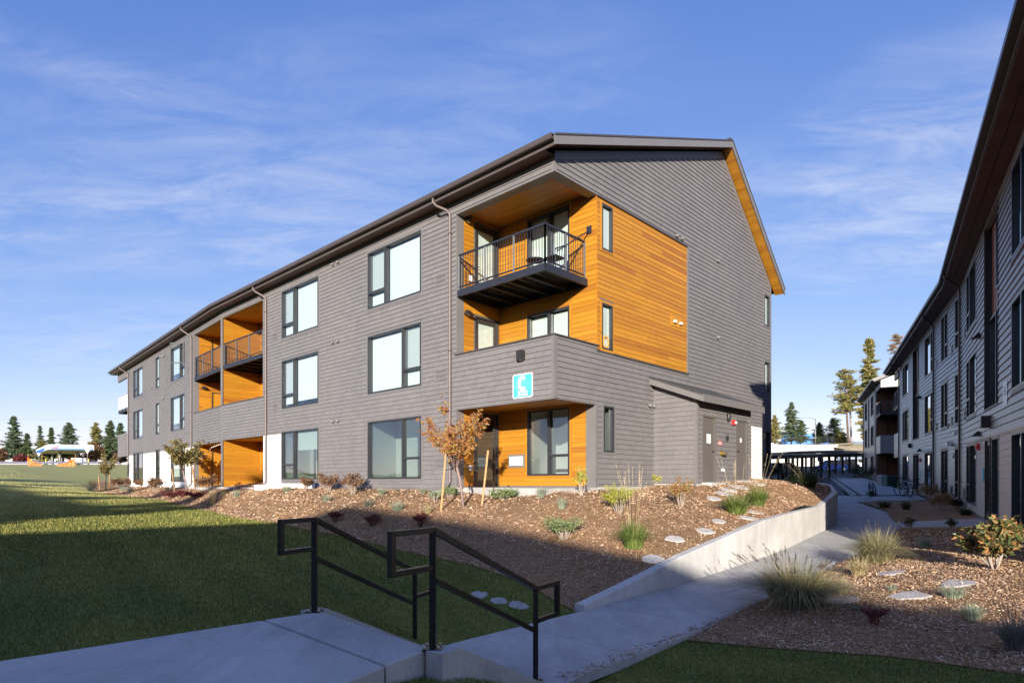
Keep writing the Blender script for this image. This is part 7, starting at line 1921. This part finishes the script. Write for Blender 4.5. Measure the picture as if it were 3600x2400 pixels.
# lamp post
lp = at(2867, 1563, 150); lt = thing('street_lamp', 'tall pale street lamp with curved arm above the block wall', 'street lamp', tuple(lp)); zt2 = at(2867, 1473, 150).z
MB().tube([lp - Vector((0, 0, 1)), Vector((lp.x, lp.y, zt2))], .13, 8, .09).build('pole', 'steel_painted', lt, True)
MB().tube([Vector((lp.x, lp.y, zt2 - .2)), Vector((lp.x - .6, lp.y, zt2 + .25)), Vector((lp.x - 1.6, lp.y, zt2 + .38)), Vector((lp.x - 2.6, lp.y, zt2 + .36))], .06, 6).build('arm', 'steel_painted', lt, True)
MB().box((lp.x - 3.3, lp.y - .15, zt2 + .28), (lp.x - 2.5, lp.y + .15, zt2 + .40)).build('lamp_head', 'steel_painted', lt)
for (px, base, top, wp, t, mt, lb, kw) in ((2723, 1562, 1460, 56, 150, 'needle_yellow', 'olive pine beside the gable corner of the main building', {}), (2782, 1562, 1415, 74, 155, 'needle_blue', 'tall pointed pine above the block wall', {}), (2815, 1562, 1478, 60, 152, 'needle_green', 'smaller pine right of the tall pointed one', {}),
        (2880, 1562, 1486, 60, 160, 'needle_green', 'dense green pine left of the leaning trunks', dict(clear=.04)), (2932, 1562, 1470, 84, 162, 'needle_green', 'wide dense pine at the foot of the leaning trunks', dict(clear=.04, shape=.7)), (2960, 1562, 1520, 50, 150, 'needle_yellow', 'low bushy pine at the end of the block wall', dict(clear=.02, shape=.6)),
        (2984, 1570, 1298, 128, 140, 'needle_yellow', 'tall pine with leaning dark trunk and half bare crown', dict(clear=.42, sparse=.85, density=.75, lean=-1.0, shape=.45)), (2994, 1572, 1318, 66, 142, 'needle_brown', 'thin brown dying pine beside the leaning trunk', dict(clear=.5, sparse=.6, density=.6, lean=-.6, bark='bark_grey', shape=.5)),
        (3054, 1590, 1193, 112, 138, 'needle_yellow', 'big pine with gold tinted needles behind the farthest building', dict(clear=.12, density=1.0)), (3150, 1590, 1180, 90, 145, 'needle_brown', 'bare pinkish tree behind the shaded building roof', dict(clear=.3, density=.35, sparse=.9, bark='bark_grey', shape=.5))):
    b = at(px, base, t); h = scale_of(base - top, t)
    pine((b.x, b.y, b.z), h, scale_of(wp, t), M(mt), lb, nrng(), kw.get('clear', .08), 48, kw.get('density', 1.5), kw.get('bark', 'bark_pine'), 'pines beyond the parking lot', kw.get('lean', 0), kw.get('shape', .9), kw.get('sparse', 1.5) * .55, .95)
# far ridge
nx = 60; V = []; Qs = []
for i in range(nx):
    px = 2300 + (3900 - 2300) * i / (nx - 1); b = at(px, 1600, 1500); top = at(px, 1548 - 8 * math.sin(i * .35) - 5 * math.sin(i * .9), 1500)
    V += [(b.x, 1500, b.z - 60), (b.x, 1500, top.z), (b.x * 1.3, 2000, top.z + 5)]
for i in range(nx - 1):
    for j in range(2): Qs.append((3 * i + j, 3 * i + 3 + j, 3 * i + 4 + j, 3 * i + 1 + j))
tag(mesh_np('hill', V, Qs, 'hill_far', smooth=True), kind='structure')
# metal rail and sign post beside the parking steps
rt = thing('ramp_railing', 'dark metal railing beyond the crest of the bank', 'railing', tuple(at(2860, 1690, 34)))
for y_ in (1640, 1663):
    MB().beam(at(2700, y_, 34), at(2888, y_ + 1, 34), .05).build('rail', 'rail_metal', rt)
for px in (2746, 2760, 2872, 2888):
    q = at(px, 1640 if px in (2872,) else 1663, 34); MB().beam(q, Vector((q.x, q.y, float(zpath(0, 34)) - .3)), .05).build('post', 'rail_metal', rt)
sp_ = thing('parking_sign', 'grey parking sign on a dark post seen from behind', 'sign', tuple(at(2884, 1697, 33)))
q = at(2884, 1697, 33); MB().beam(q - Vector((0, 0, .6)), at(2884, 1596, 33), .06).build('post', 'rail_metal', sp_)
q = at(2884, 1609, 33.1); MB().box((q.x - .15, q.y, q.z - .18), (q.x + .15, q.y + .012, q.z + .18)).build('plate', 'steel_painted', sp_)
# utility boxes
for (px0, px1, y0, y1, t, mt, lb) in ((3101, 3120, 1668, 1700, 46, 'steel_painted', 'grey metal cabinet beside the far corner balcony'), (3119, 3153, 1671, 1706, 44, 'box_green', 'dark green utility cabinet beside the grey one')):
    a, b = at(px0, y1, t), at(px1, y0, t); u = thing('utility_cabinet', lb, 'cabinet', tuple(a), 'utility cabinets')
    MB().box((a.x, t, a.z - .3), (b.x, t + .7, b.z - .08)).build('body', mt, u)
    mb = MB(); mb.hexa([(a.x - .04, t - .04, b.z - .08), (b.x + .04, t - .04, b.z - .08), (b.x + .04, t + .74, b.z - .08), (a.x - .04, t + .74, b.z - .08), (a.x + .04, t + .1, b.z), (b.x - .04, t + .1, b.z), (b.x - .04, t + .6, b.z), (a.x + .04, t + .6, b.z)]); mb.build('lid', mt, u)
# shrub at the sidewalk end
p = hit(3015, 1682, lambda x, y: zpath(x, y)); shrub('shade_shrub', p, 1.2, 1.7, 'leaf_dark', 'dark shrub at the far end of the sidewalk', 500, .12, 9, group='shrubs in the shaded bed')
p = hit(3055, 1692, lambda x, y: zpath(x, y)); shrub('shade_shrub', p, 1.3, 1.2, 'leaf_dark', 'dark shrub at the corner of the farthest building', 450, .12, 8, group='shrubs in the shaded bed')
# bicycles
def bicycle(px, py, heading, label, paint='bike_paint', lean=.0):
    b = Vector(hit(px, py, lambda x, y: zpath(x, y))); b.z += .015
    t = thing('bicycle', label, 'bicycle', tuple(b), 'parked bicycles'); ca, sa = math.cos(heading), math.sin(heading)
    def T(x, z, y=0): y += lean * z; return Vector((b.x + x * ca - y * sa, b.y + x * sa + y * ca, b.z + z))
    R_ = .34
    for x in (-.52, .52):
        ring = [T(x + R_ * math.cos(a), R_ + R_ * math.sin(a)) for a in [2 * math.pi * i / 20 for i in range(21)]]
        w_ = MB().tube(ring, .026, 6, cap=False).build('wheel', 'rubber', t)
        sk = MB()
        for i in range(10):
            a = 2 * math.pi * i / 10; sk.tube([T(x, R_), T(x + R_ * math.cos(a), R_ + R_ * math.sin(a))], .004, 3, cap=False)
        o_ = sk.build('spokes', 'steel', w_); o_['kind'] = 'stuff'
    fr = MB()
    for a, c in (((-.52, R_), (-.1, .30)), ((-.52, R_), (-.22, .82)), ((-.1, .30), (-.22, .86)), ((-.1, .30), (.36, .72)), ((-.22, .80), (.36, .84)), ((.36, .86), (.52, R_))): fr.tube([T(*a), T(*c)], .022, 6)
    fr.build('frame', paint, t)
    MB().hexa([T(-.34, .90, -.07), T(-.08, .92, -.03), T(-.08, .92, .03), T(-.34, .90, .07), T(-.34, .95, -.08), T(-.08, .96, -.03), T(-.08, .96, .03), T(-.34, .95, .08)]).build('saddle', 'rubber', t)
    MB().tube([T(.36, .86), T(.34, 1.0), T(.38, 1.02, -.3)], .015, 5).build('handlebar', 'rubber', t); MB().tube([T(.34, 1.0), T(.38, 1.02, .3)], .015, 5).build('handlebar', 'rubber', t)
    MB().tube([T(-.1, .30, -.09), T(-.1, .30, .09)], .08, 10).build('crank', 'steel', t)
bicycle(3070, 1742, rad(70), 'silver bicycle standing alone at the edge of the sidewalk', lean=.15)
bicycle(3185, 1746, rad(78), 'silver bicycle, left of the parked pair')
bicycle(3208, 1744, rad(150), 'dark bicycle, right of the parked pair', 'car_black')

# ================================================================== WHAT STANDS BEHIND THE CAMERA (casts the foreground shade, mirrors in the panes)
wh = thing('warehouse', 'grey metal warehouse behind the viewer that throws the foreground shadow', 'building', (-10, -40, 0))
Yf, Yb = -25.0, -62.0; prof = [(-24, -1), (2.0, -1), (2.0, 7.45), (-10.5, 10.95), (-24, 7.4)]
n = len(prof); mb = MB(); mb.prism([(x, Yf, z) for x, z in prof], (0, Yb - Yf, 0)); mb.build('wall', 'warehouse_metal', wh)
for i in range(44):
    x = -23.8 + i * .58; zt3 = 7.45 + (x - 2.0) * (-3.5 / 12.5) if x > -10.5 else 7.4 + (x + 24) * (3.55 / 13.5)
    MB().box((x, Yf, 0), (x + .09, Yf + .05, zt3 - .05)).build('rib', 'warehouse_metal', wh)
MB().box((-14, Yf + .01, -.5), (-9, Yf + .07, 4.2)).build('roller_door', 'white_paint', wh)
for x in (-6, -2.5): MB().box((x, Yf + .01, 1.4), (x + 1.4, Yf + .07, 2.6)).build('window', 'car_glass', wh)
ab = thing('shadow_block', 'long gabled block added behind the viewer at the left to shade the lawn', 'building', (-46, -35, 0))
mb = MB(); mb.prism([(x, -25, z) for x, z in ((-20, -1), (-20, 11.4), (-46, 17.3), (-74, 12), (-74, -1))], (0, -18, 0)); mb.build('wall', 'building_cream', ab)  # added unseen block, roofline shaped to throw shadow over the left lawn
for r_ in range(3):
    for c_ in range(12): MB().box((-70 + c_ * 4.1, -24.99, 1.5 + r_ * 3.2), (-68 + c_ * 4.1, -24.93, 3.4 + r_ * 3.2)).build('window', 'car_glass', ab)
for x, y, h, w, lb in ((-19, -14, 12.5, 5, 'pine behind the viewer nearest the warehouse'), (-27, -22, 15, 6, 'second pine behind the viewer'), (-31, -9, 13.0, 5.5, 'third pine behind the viewer'), (-38, -18, 16.5, 6.5, 'fourth pine behind the viewer'), (-44, -6, 15, 6, 'fifth pine behind the viewer'), (-51, -16, 18.5, 7, 'sixth pine behind the viewer'), (-60, -8, 17.5, 7, 'seventh pine behind the viewer'), (-72, -15, 20, 8, 'eighth pine behind the viewer'), (-24, -36, 17, 6, 'ninth pine behind the viewer'), (-47, -30, 19, 7, 'tenth pine behind the viewer')):
    pine((x, y, .2), h, w, M('needle_green'), lb, nrng(), .10, 22, 1.6, group='pines behind the viewer', sparse=1.5)
